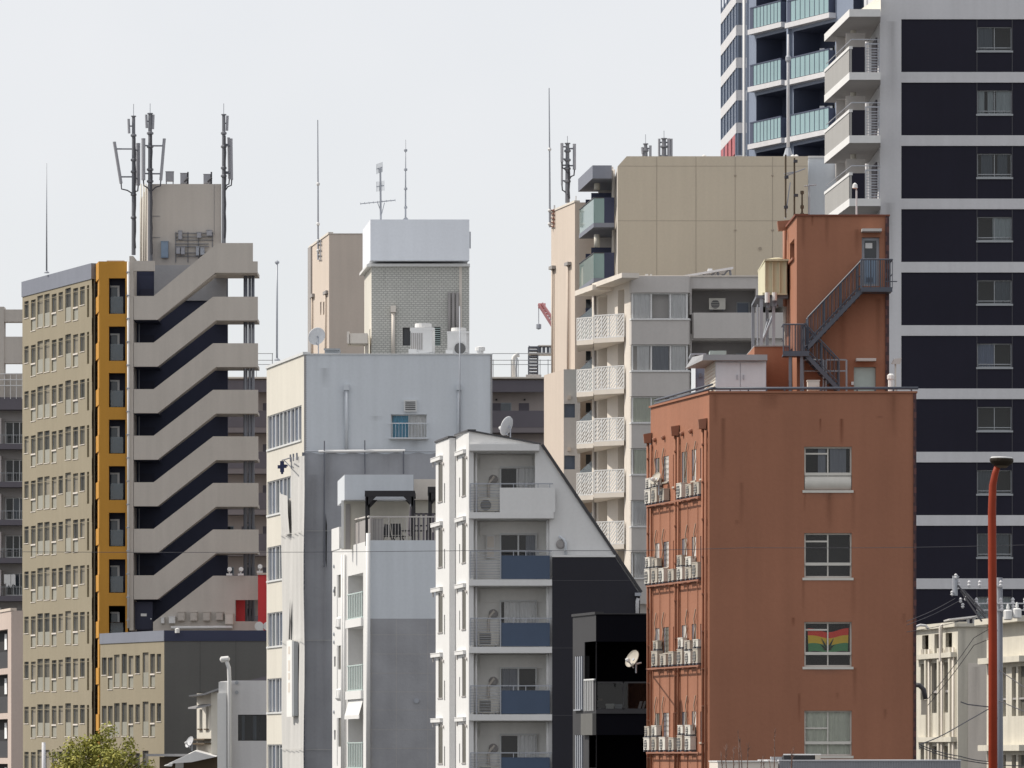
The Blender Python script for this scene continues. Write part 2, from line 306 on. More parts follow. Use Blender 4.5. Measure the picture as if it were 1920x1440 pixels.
def antenna_mast(px,D,ytop,ybase,label,panels,whip=None,r=.11,small=(),clamps=(),wires=True,dist=0.):
    t=thing('antenna_mast',label,'cell antenna',(X(px,D),D,Z(ybase,D))); sc_=D/FP
    def q(x,y,dy=0.): return ((x-px)*sc_,dy,(ybase-y)*sc_)
    b=MB(); b.tube([q(px,ybase),q(px,(ytop+ybase)/2),q(px,ytop)],r*1.2,8,0,r*.95)
    for y in clamps: b.lathe([(r*.8,-.12),(r*1.7,-.05),(r*1.7,.05),(r*.8,.12)],q(px,y),8)
    b.lathe([(r*1.5,-.03),(r*1.5,.03)],q(px,ytop),8); b.build('mast',['mastgrey'],t,local=True)
    if whip: w=MB(); w.tube([q(px,ytop),q(px,whip)],.022,5); w.build('lightning_rod',['steel'],t,local=True)
    for (x0,y0,x1,y1,w,dy) in panels:            # tilted panel from its top to its foot
        p=MB(); A,B=Vector(q(x0,y0,dy)),Vector(q(x1,y1,dy)); p.tube([A,B],w*sc_*.58,10); p.lathe([(w*sc_*.6,-.04),(w*sc_*.6,.04)],A,10)
        pa=p.build('panel_antenna',['antgrey'],t,local=True)
        if abs(x0-px)*sc_>.25 or dy:
            a=MB()
            for k in (.16,.84): a.tube([tuple(A.lerp(B,k)),q(px,y0+(y1-y0)*k)],.05,5)
            a.build('bracket',['steeldark'],t,local=True)
        c=MB(); c.tube([B,B+Vector((.03*(1 if px>x1 else -1),0,-.35)),q((x1+px)/2,y1+13),q(px+2,y1+22,-.15)],.045,5); c.build('feed_cable',['cable'],t,local=True)
    for (x,y0,y1) in small:
        p=MB(); p.tube([q(x,y0),q(x+(1 if x<px else -1),y1)],.085,7); p.build('stub_antenna',['antgrey'],t,local=True)
        a=MB(); a.tube([q(x,(y0+y1)/2),q(px,(y0+y1)/2)],.045,5); a.build('stub_bracket',['steeldark'],t,local=True)
    if wires:
        c=MB(); y=ytop+40; pts=[]
        while y<ybase: pts.append(q(px+(2.4 if int(y/23)%2 else 3.4),y,-.13)); y+=16
        if len(pts)>1: c.tube(pts,.06,5); c.build('cable_run',['cable'],t,local=True)
    return t
def cabinet(name,F,x0,x1,y0,y1,n,d,m,label,cat,group=None,legs=0.):
    a,b,c,e=F.rect(x0,x1,y0,y1); t=thing(name,label,cat,F.P((a+b)/2,c,n),F.rz,group); w=b-a; h=e-c
    q=MB(); q.box(-w/2,w/2,-d,0,0,h); q.box(-w/2-.02,w/2+.02,-d-.03,0,h,h+.03); q.build('casing',[m],t,local=True)
    p=MB(); p.box(-w*.44,w*.44,-d-.015,-d-.001,h*.06,h*.94); p.box(w*.3,w*.36,-d-.04,-d-.015,h*.42,h*.58); p.build('door',[m],t,local=True)
    return t
# ================================================================ the beige tower with the outdoor stair
D0=331.
def beige_tower():
    t=thing('apartment_tower','tall beige tower with orange column and zigzag outdoor stair parapets','apartment building',(X(172,333),333,0))
    F=Face((42,346.1),(172,333)); zt=F.Zp(172,495); zc=F.Zp(172,523)
    W=Wall(F,0,F.len,0,zc,.12); fh=2.918
    cols=[(46.6,52.8,565.4,596,0),(59,66,562.7,619.6,1),(71,79.4,555,613.6,2),(84,92,552,611.5,2),(98,105,552,609.6,1),(110.6,117,548.6,581,0),(123.3,132,541,602,2),(138,145.5,541,600,1),(151,158,538,571.6,0),(164,167,535.6,594.7,3)]
    wins=[]
    for k in range(11):
        for (x0,x1,y0,y1,kind) in cols:
            a,b,c,d=F.rect(x0-.9,x1+.9*(kind<3),y0-.8,y1); c-=k*fh; d-=k*fh
            if d<1: continue
            W.hole(a,b,c,d)
            if kind<3 : wins.append((a,b,c,d,kind))
    mb=MB(); W.build(mb); shell(mb,F.A,F.B,(178,333),0,zt); mb.build('wall',['khaki'],t)
    q=MB(); q.fb(F,-.05,F.len+.05,zc,zt+.05,-.3,.05); q.build('parapet_band',['capgrey'],t)
    j=MB()
    for k in range(11): z=zc-.55-k*fh; j.fb(F,0,F.len,z,z+.03,-.02,.004)
    j.build('floor_joint',['khaki'],t)
    for (a,b,c,d,kind) in wins:
        m=MB(); h=d-c; n=-.12; P=F.P
        m.face([P(a,c,n),P(b,c,n),P(b,d,n),P(a,d,n)],1)
        fw=.05
        for u0,u1 in ((a+.005,a+fw),(b-fw,b-.005)): m.fb(F,u0,u1,c+.005,d-.005,n+.004,n+.04,0)
        m.fb(F,a-.03,b+.03,c-.05,c-.004,-.11,.035,2)
        if kind==1: m.fb(F,a+.01,b-.01,c+h*.36,c+h*.41,-.11,.03,2); m.fb(F,a+fw,b-fw,c+.02,c+h*.36,n+.02,n+.06,3)
        if kind==2: m.fb(F,a+fw,b-fw,c+.02,c+h*.42,n+.06,n+.09,3)
        m.build('window',['alugrey',random.choice(('slotglass','slotglass','darkpane','palepane')),'taupelight','lowpane'],t)
    # dark slot between the wing and the orange column
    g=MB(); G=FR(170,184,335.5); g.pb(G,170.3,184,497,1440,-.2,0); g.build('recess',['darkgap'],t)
    # orange column
    Fo=FR(186,240,D0); Fl=Face((181.5,D0+3.2),(186,D0)); s0,s1=0,Fo.len; zt2=Z(490,D0)
    Wo=Wall(Fo,s0,s1,0,zt2,.35); ys=[(521.5,588.4)]+[(612+87.3*i,676.5+87.0*i) for i in range(7)]+[(1136,1166.5)]
    oh=[Wo.px(204,235,a,b) for a,b in ys]
    mb=MB(); Wo.build(mb); shell(mb,Fl.A,(186,D0),(240,D0),0,zt2,left=True); mb.build('orange_column',['orange'],t)
    for i in range(11):
        b=MB(); y=490+87.3*(i-.0)-(0 if i==0 else 24); hgt=31 if i else 33
        F2=Face((177.5,D0+3.2),(186,D0)); b.ext([F2.P(-.02,Z(y+hgt,D0),0.03),F2.P(F2.len+.01,Z(y+hgt,D0),0.03),F2.P(F2.len+.01,Z(y,D0),0.03),F2.P(-.02,Z(y,D0),0.03)],(.17,.03,0)); b.build('orange_ledge',['orange'],t)
    for i,(a,b,c,d) in enumerate(oh):
        m=MB(); P=Fo.P; n=-1.1
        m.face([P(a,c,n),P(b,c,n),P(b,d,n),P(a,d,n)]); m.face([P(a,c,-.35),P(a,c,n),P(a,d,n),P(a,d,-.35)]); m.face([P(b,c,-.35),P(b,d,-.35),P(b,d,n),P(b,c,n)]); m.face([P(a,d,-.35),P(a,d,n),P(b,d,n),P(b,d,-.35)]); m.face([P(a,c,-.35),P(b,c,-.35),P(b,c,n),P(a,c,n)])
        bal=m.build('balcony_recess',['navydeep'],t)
        if i<8:
            f=MB(); h=d-c; w=b-a; x1=a+w*.58
            f.fb(Fo,x1-.13,x1,c+h*.5,c+h*.83,n+.01,n+.12); f.fb(Fo,a+.02,x1-.13,c+h*.78,c+h*.83,n+.01,n+.12); f.fb(Fo,a+.05,x1-.13,c+h*.5,c+h*.78,n+.01,n+.03,1)
            f.build('window_frame',['alu','midglass'],bal)
            p=MB(); p.fb(Fo,a+w*.08,b-w*.16,c+.05,c+h*.5,-.42,-.39); p.build('glass_balustrade',['frost'],bal)
    pipe(t,[(X(240.5,D0-.2),D0-.2,Z(1178,D0)),(X(240.5,D0-.2),D0-.2,Z(491,D0))],.075,'white')
    b=MB()
    for i in range(16):
        z=Z(512+i*43.5,D0); b.box(X(240.5,D0)-.1,X(240.5,D0)+.1,D0-.3,D0-.1,z,z+.07)
    b.build('pipe_clip',['steel'],t)
    b=MB(); b.pb(FR(242.5,250,D0),242.5,250,480,1182,-3,0); b.build('stair_pier',['stairgrey'],t)
    # --- stair
    F=FR(250,483,D0); ST=87.3
    def P(px,py,y): return (X(px,D0),y,Z(py,D0))
    for i in range(7):
        yL=555+ST*i; rt=483+.3*i
        pts=[(250.8,yL),(288,yL),(399.5,yL-86),(rt,yL-86),(rt,yL-41.5),(405,yL-41.5),(295.5,yL+45),(250.8,yL+45)] if i else [(250.8,555),(288,555),(408,455.6),(474,455.6),(474,490),(483,490),(483,511.5),(404,511.5),(295,599.5),(250.8,599.5)]
        m=MB(); m.ext([P(x,y,D0) for x,y in pts],(0,.2,0)); m.build('stair_parapet',['stairgrey'],t)
        l=MB(); ys=yL-41.5; l.box(X(399,D0),X(482,D0),D0+.2,D0+3.2,Z(ys,D0),Z(ys,D0)+.2); l.build('landing',['stairgrey'],t)
        l=MB(); l.box(X(250,D0),X(296,D0),D0+.2,D0+3.2,Z(yL+45,D0),Z(yL+45,D0)+.2); l.build('landing',['navy'],t)
        l=MB(); l.ext([P(296,yL+44,D0+.2),P(405,yL-41,D0+.2),P(405,yL-46,D0+.2),P(296,yL+39,D0+.2)],(0,1.25,0)); l.build('stair_flight',['stairgrey'],t)
        d=MB(); d.box(X(256,D0),X(283,D0),D0+3.08,D0+3.19,Z(yL+45,D0)+.2,Z(yL+45,D0)+2.2); d.build('door',['navydeep'],t)
        d=MB(); d.box(X(254.6,D0),X(256,D0),D0+2.6,D0+2.7,Z(yL+45,D0)+.2,Z(yL+ (0 if i==0 else -42),D0)); d.build('handrail_post',['steel'],t)
    m=MB()
    for pts in ([(287,1166.5),(399.5,1079.5),(441,1079.5),(441,1184),(287,1184)],[(441,1079.5),(483.3,1079.5),(483.3,1125),(441,1125)],[(441,1165),(483.3,1165),(483.3,1184),(441,1184)]): m.ext([P(x,y,D0) for x,y in pts],(0,.2,0))
    m.build('stair_base_wall',['stairgrey'],t)
    r=MB(); r.box(X(441,D0),X(458,D0),D0+.9,D0+1.0,Z(1166,D0),Z(1124,D0)); r.build('red_panel',['red'],t)
    d=MB(); d.box(X(252,D0),X(285,D0),D0+.5,D0+.6,Z(1180,D0),Z(1128,D0)); dd=d.build('door',['navydeep'],t)
    d=MB(); d.box(X(263,D0),X(274,D0),D0+.47,D0+.495,Z(1155,D0),Z(1150,D0)); d.build('door_plate',['white'],dd)
    d=MB(); d.tube([(X(281,D0),D0+.45,Z(1160,D0)),(X(283.5,D0),D0+.45,Z(1160,D0))],.05,6); d.build('handle',['alu'],dd)
    b=MB(); b.box(X(250,D0),X(422,D0),D0+3.2,D0+3.4,0,Z(508,D0)); b.build('stair_back_wall',['navy'],t)
    b=MB(); b.box(X(283,D0),X(420,D0),D0+2.9,D0+3.19,Z(556,D0),Z(489,D0)); b.build('upper_wall',['concrete'],t)
    b=MB(); b.box(X(250,D0),X(290,D0),D0-.02,D0+.25,Z(508,D0),Z(489,D0)); b.build('head_beam',['stairgrey'],t)
    b=MB(); shell(b,(244,346),(240,335),(419,334.4),0,Z(490,D0),front=True); b.build('core_wall',['navy'],t)
    for x,r in ((458.5,.13),(466.3,.09),(472.5,.1)):
        c=MB(); c.tube([(X(x,D0),D0+1.3,Z(1182,D0)),(X(x,D0),D0+1.3,Z(512,D0))],r,10); c.build('column',['steeldark'],t,smooth=True)
    # penthouse
    a,b_,c=(262,347.),(278,336.),(415,336.); m=MB(); shell(m,a,b_,c,Z(505,336),Z(345,336),left=True,front=True); m.build('penthouse',['stairgrey'],t)
    Fp=Face(a,b_)
    for x in (266,271,275): pipe(t,[Fp.pt(x,345,.06),Fp.pt(x,495,.06)],.05,'cream','conduit')
    m=MB(); m.box(X(199,D0),X(232,D0),D0+.5,D0+2,Z(490,D0),Z(487,D0)); m.build('roof_hatch',['stairgrey'],t)
    j=MB(); j.box(X(401.5,336),X(401.9,336),335.98,336,Z(440,336),Z(346,336)); j.build('wall_seam',['steeldark'],t)
    for y in (405,445): j=MB(); j.box(X(279,336),X(300,336),335.97,336,Z(y,336)-.02,Z(y,336)); j.build('wall_rung',['steeldark'],t)
    return t
beige_tower()
# --- on its roof
antenna_mast(250.5,336,218,478,'leftmost rooftop antenna mast with outward tilted panel on the beige tower',[(214.5,267,227,344,5.2,0),(258,268,258,346,7,.5)],195,.11,[(241,223,250)],(254,300,322,365,408))
antenna_mast(281.5,335.6,213,492,'middle rooftop antenna mast with upright and tilted panels on the penthouse corner',[(269,261,269,338,6.5,-.1),(308,261,301.5,338,5,0)],194,.125,[(274,215,240),(287.5,215,242)],(250,275,318,340))
antenna_mast(419.5,335.6,215,462,'single antenna mast at the right corner of the beige penthouse',[(428,258,429.5,334,4.5,.3),(433.5,261,434.5,337,4.5,0)],194,.11,[(426.5,217,245)],(250,275,315,330))
Fq=FR(278,415,336)
for x0,x1,y0,y1,l in ((310,325,321,339,'plain square equipment box on thin legs on the penthouse roof'),(337.5,350,324,343,'finned equipment box beside a bracket on the penthouse roof'),(381,394,326,343,'dark braced equipment box near the right mast on the penthouse roof')):
    t=cabinet('equipment_box',Fq,x0,x1,y0,y1,-.6,.3,'antgrey',l,'equipment box','boxes on the penthouse roof')
    b=MB(); w=(x1-x0)*.0336/2
    for x in (-w*.85,w*.85): b.box(x-.03,x+.03,-.25,-.19,-.32,0)
    b.build('stand',['steeldark'],t,local=True)
    if x0>330:
        b=MB(); b.tube([(w+.05,-.1,-.3),(w+.05,-.1,.75)],.05,6); b.tube([(w*.2,-.4,.1),(w+.1,-.4,.35)],.06,6); b.build('bracket',['cable'],t,local=True)
cabinet('switch_cabinet',Fq,302.5,316,454,484,.02,.35,'doorblue','pale blue upright switch cabinet on the penthouse wall','cabinet')
tr=thing('cable_rack','grey steel cable rack carrying small radio boxes on the penthouse wall','cable rack',Fq.pt(364,490,.05))
b=MB()
for y in (437,444,450): b.pb(Fq,329,400,y,y+1.1,.06,.12)
for y in (457,462,474,480): b.pb(Fq,329,392,y,y+1.1,.06,.12)
for x in (329,352,372,398): b.pb(Fq,x,x+1,435,492,.02,.06)
b.build('frame',['steeldark'],tr)
for i,(x0,x1,y0,y1) in enumerate(((335,342,434,450),(370,378,437,447),(388,398,433,443),(331,338.5,465,477),(340,347,465,478),(368,374,464,480),(376,384,466,479))):
    cabinet('radio_box',Fq,x0,x1,y0,y1,.13,.25,'antgrey' if i<5 else 'steel','small grey radio box on the rooftop cable rack, '+('upper row left','upper row middle','upper row right','lower row first','lower row second','lower row third','lower row last')[i],'radio box','radio boxes on the cable rack')
pole_thing('lightning_rod',87.5,341,306,512,.055,'thin tapering lightning rod at the left edge of the beige tower roof','lightning rod','steel',.02)
# equipment along the stair base wall
Fb=FR(287,483,D0)
for i,(x0,x1,y0,y1,m) in enumerate(((302.5,308.5,1158,1169,'white'),(317,329,1156.5,1169,'white'),(334,347,1148,1164,'stairgrey'),(357,370,1148,1164,'stairgrey'),(381,394.5,1148,1164,'stairgrey'),(405,418.5,1148,1163,'stairgrey'),(422.5,437.5,1151,1171,'taupelight'))):
    cabinet('meter_box',Fb,x0,x1,y0,y1,.0,.3,m,('smallest white meter box on the stair base wall','square white meter box beside the grey row','first grey rounded meter box of the row of four','second grey meter box of the row of four','third grey meter box of the row of four','fourth grey meter box of the row of four','large pale cabinet at the right end of the meter boxes')[i],'meter box','meter boxes on the stair base wall')
b=MB(); b.tube([Fb.pt(321,1177,.25),Fb.pt(436,1176,.25)],.09,6); b.top('cable_tray','white','white horizontal conduit running under the row of meter boxes','conduit',loc=Fb.pt(380,1178,.25))
# red sign pillar behind the stair
t=thing('sign_pillar','tall red sign pillar with white base pattern beside the stair','sign pillar',(X(496,329),329,Z(1190,329)))
b=MB(); b.box(X(483.6,329),X(508,329),329,329.8,Z(1182,329),Z(1078,329)); b.build('board',['red'],t)
b=MB(); b.box(X(482,329),X(509,329),328.9,329.9,Z(1078,329)+.01,Z(1074,329)); b.build('cap',['pinkwall'],t)
b=MB()
for x in (486,502): b.lathe([(.28,0),(.28,.03)],(X(x,329),328.99,Z(1174,329)),16,0,(0,-1,0))
b.pb(FR(483.6,508,329),484,494,1172,1182,.004,.02); b.build('emblem',['white'],t)
for i,x in enumerate((430,451.5,487)):
    D=330.6; t=thing('spotlight',('white spotlight on the stair parapet, left of the pair','white spotlight on the stair parapet, right of the pair','white spotlight on top of the red sign pillar')[i],'spotlight',(X(x,D),D,Z(1079,D) if i<2 else Z(1074,D)),0,'spotlights above the red panel')
    b=MB(); b.box(-.18,.18,-.1,.1,0,.12); b.build('base',['white'],t,local=True)
    b=MB(); b.lathe([(.05,-.16),(.12,-.1),(.15,.16),(.14,.18)],(0,0,.34),10,0,(.2,-1,.3)); b.build('lamp',['white'],t,local=True)
    b=MB(); b.tube([(0,0,.1),(0,0,.32)],.04,6); b.build('bracket',['white'],t,local=True)
# ================================================================ low khaki wing in front
def low_wing():
    D=318.; F=Face((188,326.2),(308,D)); zt=F.Zp(308,1182); zb=F.Zp(308,1202); t=thing('apartment_wing','low khaki wing with dark grey end wall and navy parapet band','apartment building',(X(308,D),D,0))
    W=Wall(F,0,F.len,0,zb,.12); wins=[]
    cz=[(708,735,675,795,0),(750,777,675,895,1),(793,825,655,880,2),(845,875,650,880,2),(893,920,663,885,1),(940,965,660,785,0),(990,1025,640,878,2),(1043,1070,650,880,1),(1088,1112,650,775,0)]
    for k in range(3):
        for a,b,c,d,kind in cz:
            if k==2 and a>1000: continue
            r=F.rect(a/3.692-.8,b/3.692+.8,1050+c/3.692,1050+d/3.692); r=(r[0],r[1],r[2]-k*2.95,r[3]-k*2.95)
            W.hole(*r); wins.append((*r,kind))
    m=MB(); W.build(m); m.build('wall',['khaki'],t)
    m=MB(); q=para(F.A,F.B,(560,D)); B,C=q[1],q[2]; m.face([(B.x,B.y,0),(C.x,C.y,0),(C.x,C.y,zb),(B.x,B.y,zb)]); shell(m,F.A,F.B,(560,D),0,zt-.1); m.build('end_wall',['lowgrey'],t)
    m=MB(); m.fb(F,0,F.len+.04,zb,zt,-.3,.05); m.build('parapet_band',['capgrey'],t)
    m=MB(); m.pb(FR(308,560,D),308.6,560,1182,1202,-.3,.05); m.build('parapet_band',['navystripe'],t)
    m=MB()
    for x in (375,442): m.pb(FR(308,560,D),x,x+.5,1202,1440,0,.006)
    m.build('panel_joint',['charcoal'],t)
    for (a,b,c,d,kind) in wins:
        m=MB(); h=d-c; n=-.12; P=F.P; fw=.05
        m.face([P(a,c,n),P(b,c,n),P(b,d,n),P(a,d,n)],1)
        for u0,u1 in ((a+.005,a+fw),(b-fw,b-.005)): m.fb(F,u0,u1,c+.005,d-.005,n+.004,n+.04,0)
        m.fb(F,a-.03,b+.03,c-.05,c-.004,-.11,.035,2)
        if kind==1: m.fb(F,a+.01,b-.01,c+h*.36,c+h*.41,-.11,.03,2); m.fb(F,a+fw,b-fw,c+.02,c+h*.36,n+.02,n+.06,3)
        if kind==2: m.fb(F,a+fw,b-fw,c+.02,c+h*.42,n+.06,n+.09,3)
        m.build('window',['alugrey',random.choice(('slotglass','slotglass','darkpane','palepane')),'taupelight','lowpane'],t)
    p=MB(); p.lathe([(.14,0),(.14,.25),(.02,.3)],(X(333,D),D-.3,Z(1187,D)),8); p.build('wall_lamp',['white'],t)
low_wing()
# ================================================================ far left: banded apartment block, roof frame, pinkish house
def banded_block():
    D=412.; F=FR(-60,70,D); t=thing('apartment_block','grey apartment block with dark balcony bands at the far left','apartment building',(X(0,D),D,0))
    W=Wall(F,0,F.len,0,Z(770,D),.25); ws=[]
    for k in range(9):
        for x0,x1 in ((9,50),(-50,-8)): ws.append(W.px(x0,x1,790+71*k,833+71*k))
    m=MB(); W.build(m); shell(m,(-60,424),(-60,D),(70,D),0,Z(750,D)); m.build('wall',['recess'],t)
    m=MB(); m.pb(F,-60,70,747,770,-.3,1.3); m.build('roof_band',['plum'],t)
    for k in range(9):
        b=MB(); b.pb(F,-60,70,834+71*k,844+71*k,0,1.4); bb=b.build('balcony_slab',['plum'],t)
        r=MB(); r.pb(F,-60,70,817+71*k,818+71*k,1.3,1.36)
        for x in range(-56,70,9): r.pb(F,x,x+.5,818+71*k,834+71*k,1.3,1.35)
        r.build('railing',['alugrey'],bb)
        p=MB(); p.pb(F,-4,4,785+71*k,834+71*k,.02,.9); p.build('partition',['taupe'],bb)
    for a in ws: window(t,F,a,.25,bars=(.36,.68),fw=.09,pane='glassdim',curtain='curtaindark' if random.random()<.5 else None,ccover=(.34,1))
    b=MB()
    for i,x in enumerate((12,16,20,25,29)): b.ext([F.pt(x-2,1078,1.1),F.pt(x+2.2,1078,1.1),F.pt(x+2.6,1094+i%3*5,1.12),F.pt(x-1.5,1096+i%2*6,1.12)],(0,.05,0))
    b.top('laundry','white','row of pale laundry hanging on the grey block balcony','laundry',loc=F.pt(20,1110,1.1))
banded_block()
D=411.; t=thing('roof_frame','grey concrete beam frame standing on the far left roof','roof frame',(X(5,D),D+2,Z(748,D)))
for n,a in (('column',(-40,7.5,575,748,.0,1.4)),('beam',(7.5,60,580,603,.1,1.3)),('wall',(7.5,60,631,681,.1,1.0)),('base_wall',(7.5,60,700,748,.5,.7))):
    b=MB(); b.pb(FR(-40,60,D),*a[:4],-a[4]-a[5],-a[4]); b.build(n,['stairgrey'],t)
b=MB(); F=FR(-40,60,D-.4)
for y in (700,711,722): b.pb(F,-40,60,y,y+1.6,0,.06)
for x in range(-36,60,11): b.pb(F,x,x+1.1,700,748,-.06,0)
b.top('roof_railing','white','white tubular railing along the far left rooftop','railing',loc=F.pt(10,748))
def pink_house():
    D=300.; F=Face((-40,312),(21,D)); t=thing('apartment_house','pinkish house with dark balcony openings at the lower left','apartment building',(X(21,D),D,0)); zt=F.Zp(21,1145)
    W=Wall(F,0,F.len,0,zt,.1); ops=[]
    for k in range(4): ops.append(W.px(-32,14.5,1183+83*k,1255+83*k,.5))
    m=MB(); W.build(m); shell(m,F.A,F.B,(43,D),0,zt,front=True); m.build('wall',['pinkwall'],t)
    for a,b,c,d in ops:
        m=MB(); P=F.P; m.face([P(a,c,-.5),P(b,c,-.5),P(b,d,-.5),P(a,d,-.5)]); q=m.build('balcony_recess',['roomdark'],t)
        m=MB(); m.fb(F,a+.02,b-.02,c+.02,c+.95,-.2,-.12); m.build('balcony_panel',['charcoal'],q)
        m=MB()
        for i in range(3): s=b-1.2-i*1.3; m.face([P(s,c+1.1,-.4),P(s+.8,c+1.1,-.42),P(s+.8,c+2.0,-.4),P(s,c+2.0,-.4)])
        m.build('laundry',['curtain'],q)
    m=MB(); m.fb(F,-.1,F.len+.05,zt,zt+.15,-.3,.05); m.build('coping',['peach'],t)
pink_house()
# ================================================================ behind the stair: long brown corridor block
def brown_block():
    D=402.; F=FR(380,1040,D); t=thing('corridor_block','long brown corridor apartment block with dark parapet bands in the background','apartment building',(X(700,D),D,0)); Fi=FR(380,1040,D+1.5)
    zt=Z(710,D)
    m=MB(); shell(m,(380,D+14),(380,D+1.5),(1040,D+1.5),0,zt,front=True); m.build('wall',['browncorr'],t)
    m=MB(); m.pb(F,380,1040,713,735,-.25,0); m.build('roof_band',['plum'],t)
    m=MB(); m.box(F.a.x-.1,F.b.x+.1,D-.2,D+15,zt,zt+.12); m.build('roof_edge',['taupelight'],t)
    for k in range(7):
        y=770+77*k
        m=MB(); m.pb(F,380,1040,y,y+31,-.2,0); m.build('corridor_parapet',['plum'],t)
        m=MB(); m.pb(F,380,1040,y+31.2,y+41,-1.5,-.02); m.build('floor_slab',['plumband'],t)
        for i,x in enumerate((398,438,478,520,905,958)):
            m=MB(); m.pb(Fi,x+15,x+34,y-14,y+30,0,.05); m.build('door',['plum'],t)
            m=MB(); m.pb(Fi,x-20,x+1,y-15,y+2,.0,.04); m.pb(Fi,x-18.5,x-.5,y-13.5,y+2,.045,.05,1); m.build('window',['alugrey','midglass'],t)
            m=MB(); m.pb(Fi,x+24,x+27.5,y-22,y-19,0,.15); m.build('lamp',['charcoal'],t)
brown_block()
D=403.; F=FR(470,1040,D)
for k,(x0,x1,l) in enumerate(((478,512,'thin rooftop railing in the gap right of the stair tower'),(922,1036,'thin rooftop railing beside the steel lattice on the brown block'))):
    b=MB()
    for y in (662.5,675,683): b.pb(F,x0,x1,y,y+1.1,0,.05)
    for x in ([480,510] if k==0 else [924,958,971,1012,1027]): b.pb(F,x,x+1.3,662 if k==0 else 674,711,-.05,0)
    b.top('roof_railing','alugrey',l,'railing','railings on the brown block',loc=F.pt((x0+x1)/2,711))
t=thing('vent_pipe','white gooseneck vent pipe on the brown block roof','vent pipe',(X(964,402),403.5,Z(711,402)))
def Q(x,y): return (X(x,402),403.5,Z(y,402))
b=MB(); b.tube([Q(963,709),Q(962.5,675),Q(964,667),Q(968,663),Q(974,662.5)],.17,9); b.build('pipe',['white'],t,smooth=True)
b=MB(); b.tube([Q(969,709),Q(968,690),Q(969.5,668)],.05,6); b.build('conduit',['steel'],t)
t=thing('roof_scaffold','dark lattice steel tower with cantilever arm on the brown block roof','steel lattice',(X(1000,404),404.5,Z(710,404))); F=FR(980,1040,404.)
b=MB()
for x in (991,1008): b.pb(F,x,x+1.6,648,704,-.1,0); b.pb(F,x-1,x+.6,648,704,-1.5,-1.4)
for y in range(649,702,6): b.pb(F,991.5,1009,y,y+2.6,-1.4,-.05)
b.build('lattice',['steeldark'],t)
b=MB()
for x in (1009.7,1017,1025,1032): b.pb(F,x,x+5.6,649,661,-1.3,-.2)
b.build('louvre',['steeldark'],t)
b=MB(); b.pb(F,991,1038,661.5,664.5,-1.5,.05); b.pb(F,1009.6,1038,647,649,-1.5,.0); b.build('arm',['taupelight'],t)
b=MB(); b.pb(F,986,1015,703,710,-2,.4); b.build('base',['taupe'],t)
# far crane
D=620.; t=thing('crane','distant hazy red and white crane boom rising behind the peach tower','crane',(X(1040,D),D,Z(700,D))); 
def Q(x,y,o=0): return (X(x,D),D+o,Z(y,D))
b=MB()
for o in (-.5,.5): b.tube([Q(1010,571,o),Q(1042,622,o)],.16,5); b.tube([Q(1016,569,o),Q(1046,612,o)],.16,5)
for i in range(9): k=i/9; b.tube([Q(1010+32*k,571+51*k,.5),Q(1016+30*(k+.1),569+43*(k+.1),.5)],.13,4,0 if i<4 else 1)
b.pb(FR(1000,1050,D),1009,1023,569,578,-.3,.3); b.build('boom',['crane_red_hazed','pier'],t)
b=MB(); b.box(X(1038,D),X(1046,D),D-.8,D+.8,Z(700,D),Z(610,D)); b.build('mast',['pier'],t)
b=MB(); b.tube([Q(1010,572),Q(1010,612)],.05,4); b.lathe([(.05,-.3),(.3,-.2),(.3,.3),(.05,.4)],Q(1010,613),8); b.build('hook_block',['steel'],t)
# ================================================================ peach tower behind
def peach_tower():
    D=390.; F=Face((580,401.),(617,D)); t=thing('lift_tower','plain peach stair tower with lit narrow side behind the tiled tower','apartment building',(X(617,D),D,0)); zt=F.Zp(617,439)
    W=Wall(F,0,F.len,0,zt,.4); hs=[W.px(600.3,602.6,566,590),W.px(605.8,608.3,566,590)]
    m=MB(); W.build(m); shell(m,F.A,F.B,(700,D),0,zt,front=True); m.build('wall',['peach'],t)
    for h in hs:
        m=MB(); a,b,c,d=h; m.face([F.P(a,c,-.4),F.P(b,c,-.4),F.P(b,d,-.4),F.P(a,d,-.4)]); m.build('window',['slotglass'],t)
    m=MB(); m.fb(F,-.02,F.S(585.5),0,zt+.02,-.1,.12); m.build('pilaster',['recess'],t)
    m=MB(); m.fb(F,0,F.len+.05,zt+.003,zt+.15,-.3,.06); m.pb(FR(617,700,D),617.4,700,437.5,439-.2,-.3,.04); m.build('coping',['taupelight'],t)
    for x,y in ((587.5,553),(612.8,547)):
        p=pipe(t,[F.pt(x,y,.1),F.pt(x,700,.1)],.07,'peach'); h=MB(); h.pb(F,x-2.6,x+2.6,y-1,y+5,.02,.2); h.build('hopper',['recess'],p)
    r=MB()
    for y in (450,457,468,478,486): r.tube([F.pt(598,y,.1),F.pt(604,y,.1)],.04,5)
    r.tube([F.pt(604,450,.1),F.pt(604,487,.1)],.04,5); r.build('ladder',['steel'],t)
    return F
F=peach_tower()
q=F.pt(599.5,487,.12); t=thing('lightning_rod','tall thin lightning rod clamped to the peach tower with a short ladder','lightning rod',q)
b=MB(); D=q.y; b.tube([q,(q.x-.01,D,Z(350,D)),(q.x-.03,D,Z(225,D))],.075,6,0,.035); b.build('pole',['steel'],t)
b=MB()
for y in (345,420,452,470): b.lathe([(.08,-.12),(.13,-.05),(.13,.05),(.08,.12)],(q.x,D,Z(y,D)),8)
b.build('collar',['white'],t)
pole_thing('lightning_rod',519.5,279.5,492,676,.055,'slender grey pole with knob top at the left edge of the blue-white building roof','lightning rod','steel',.045,(),.12)
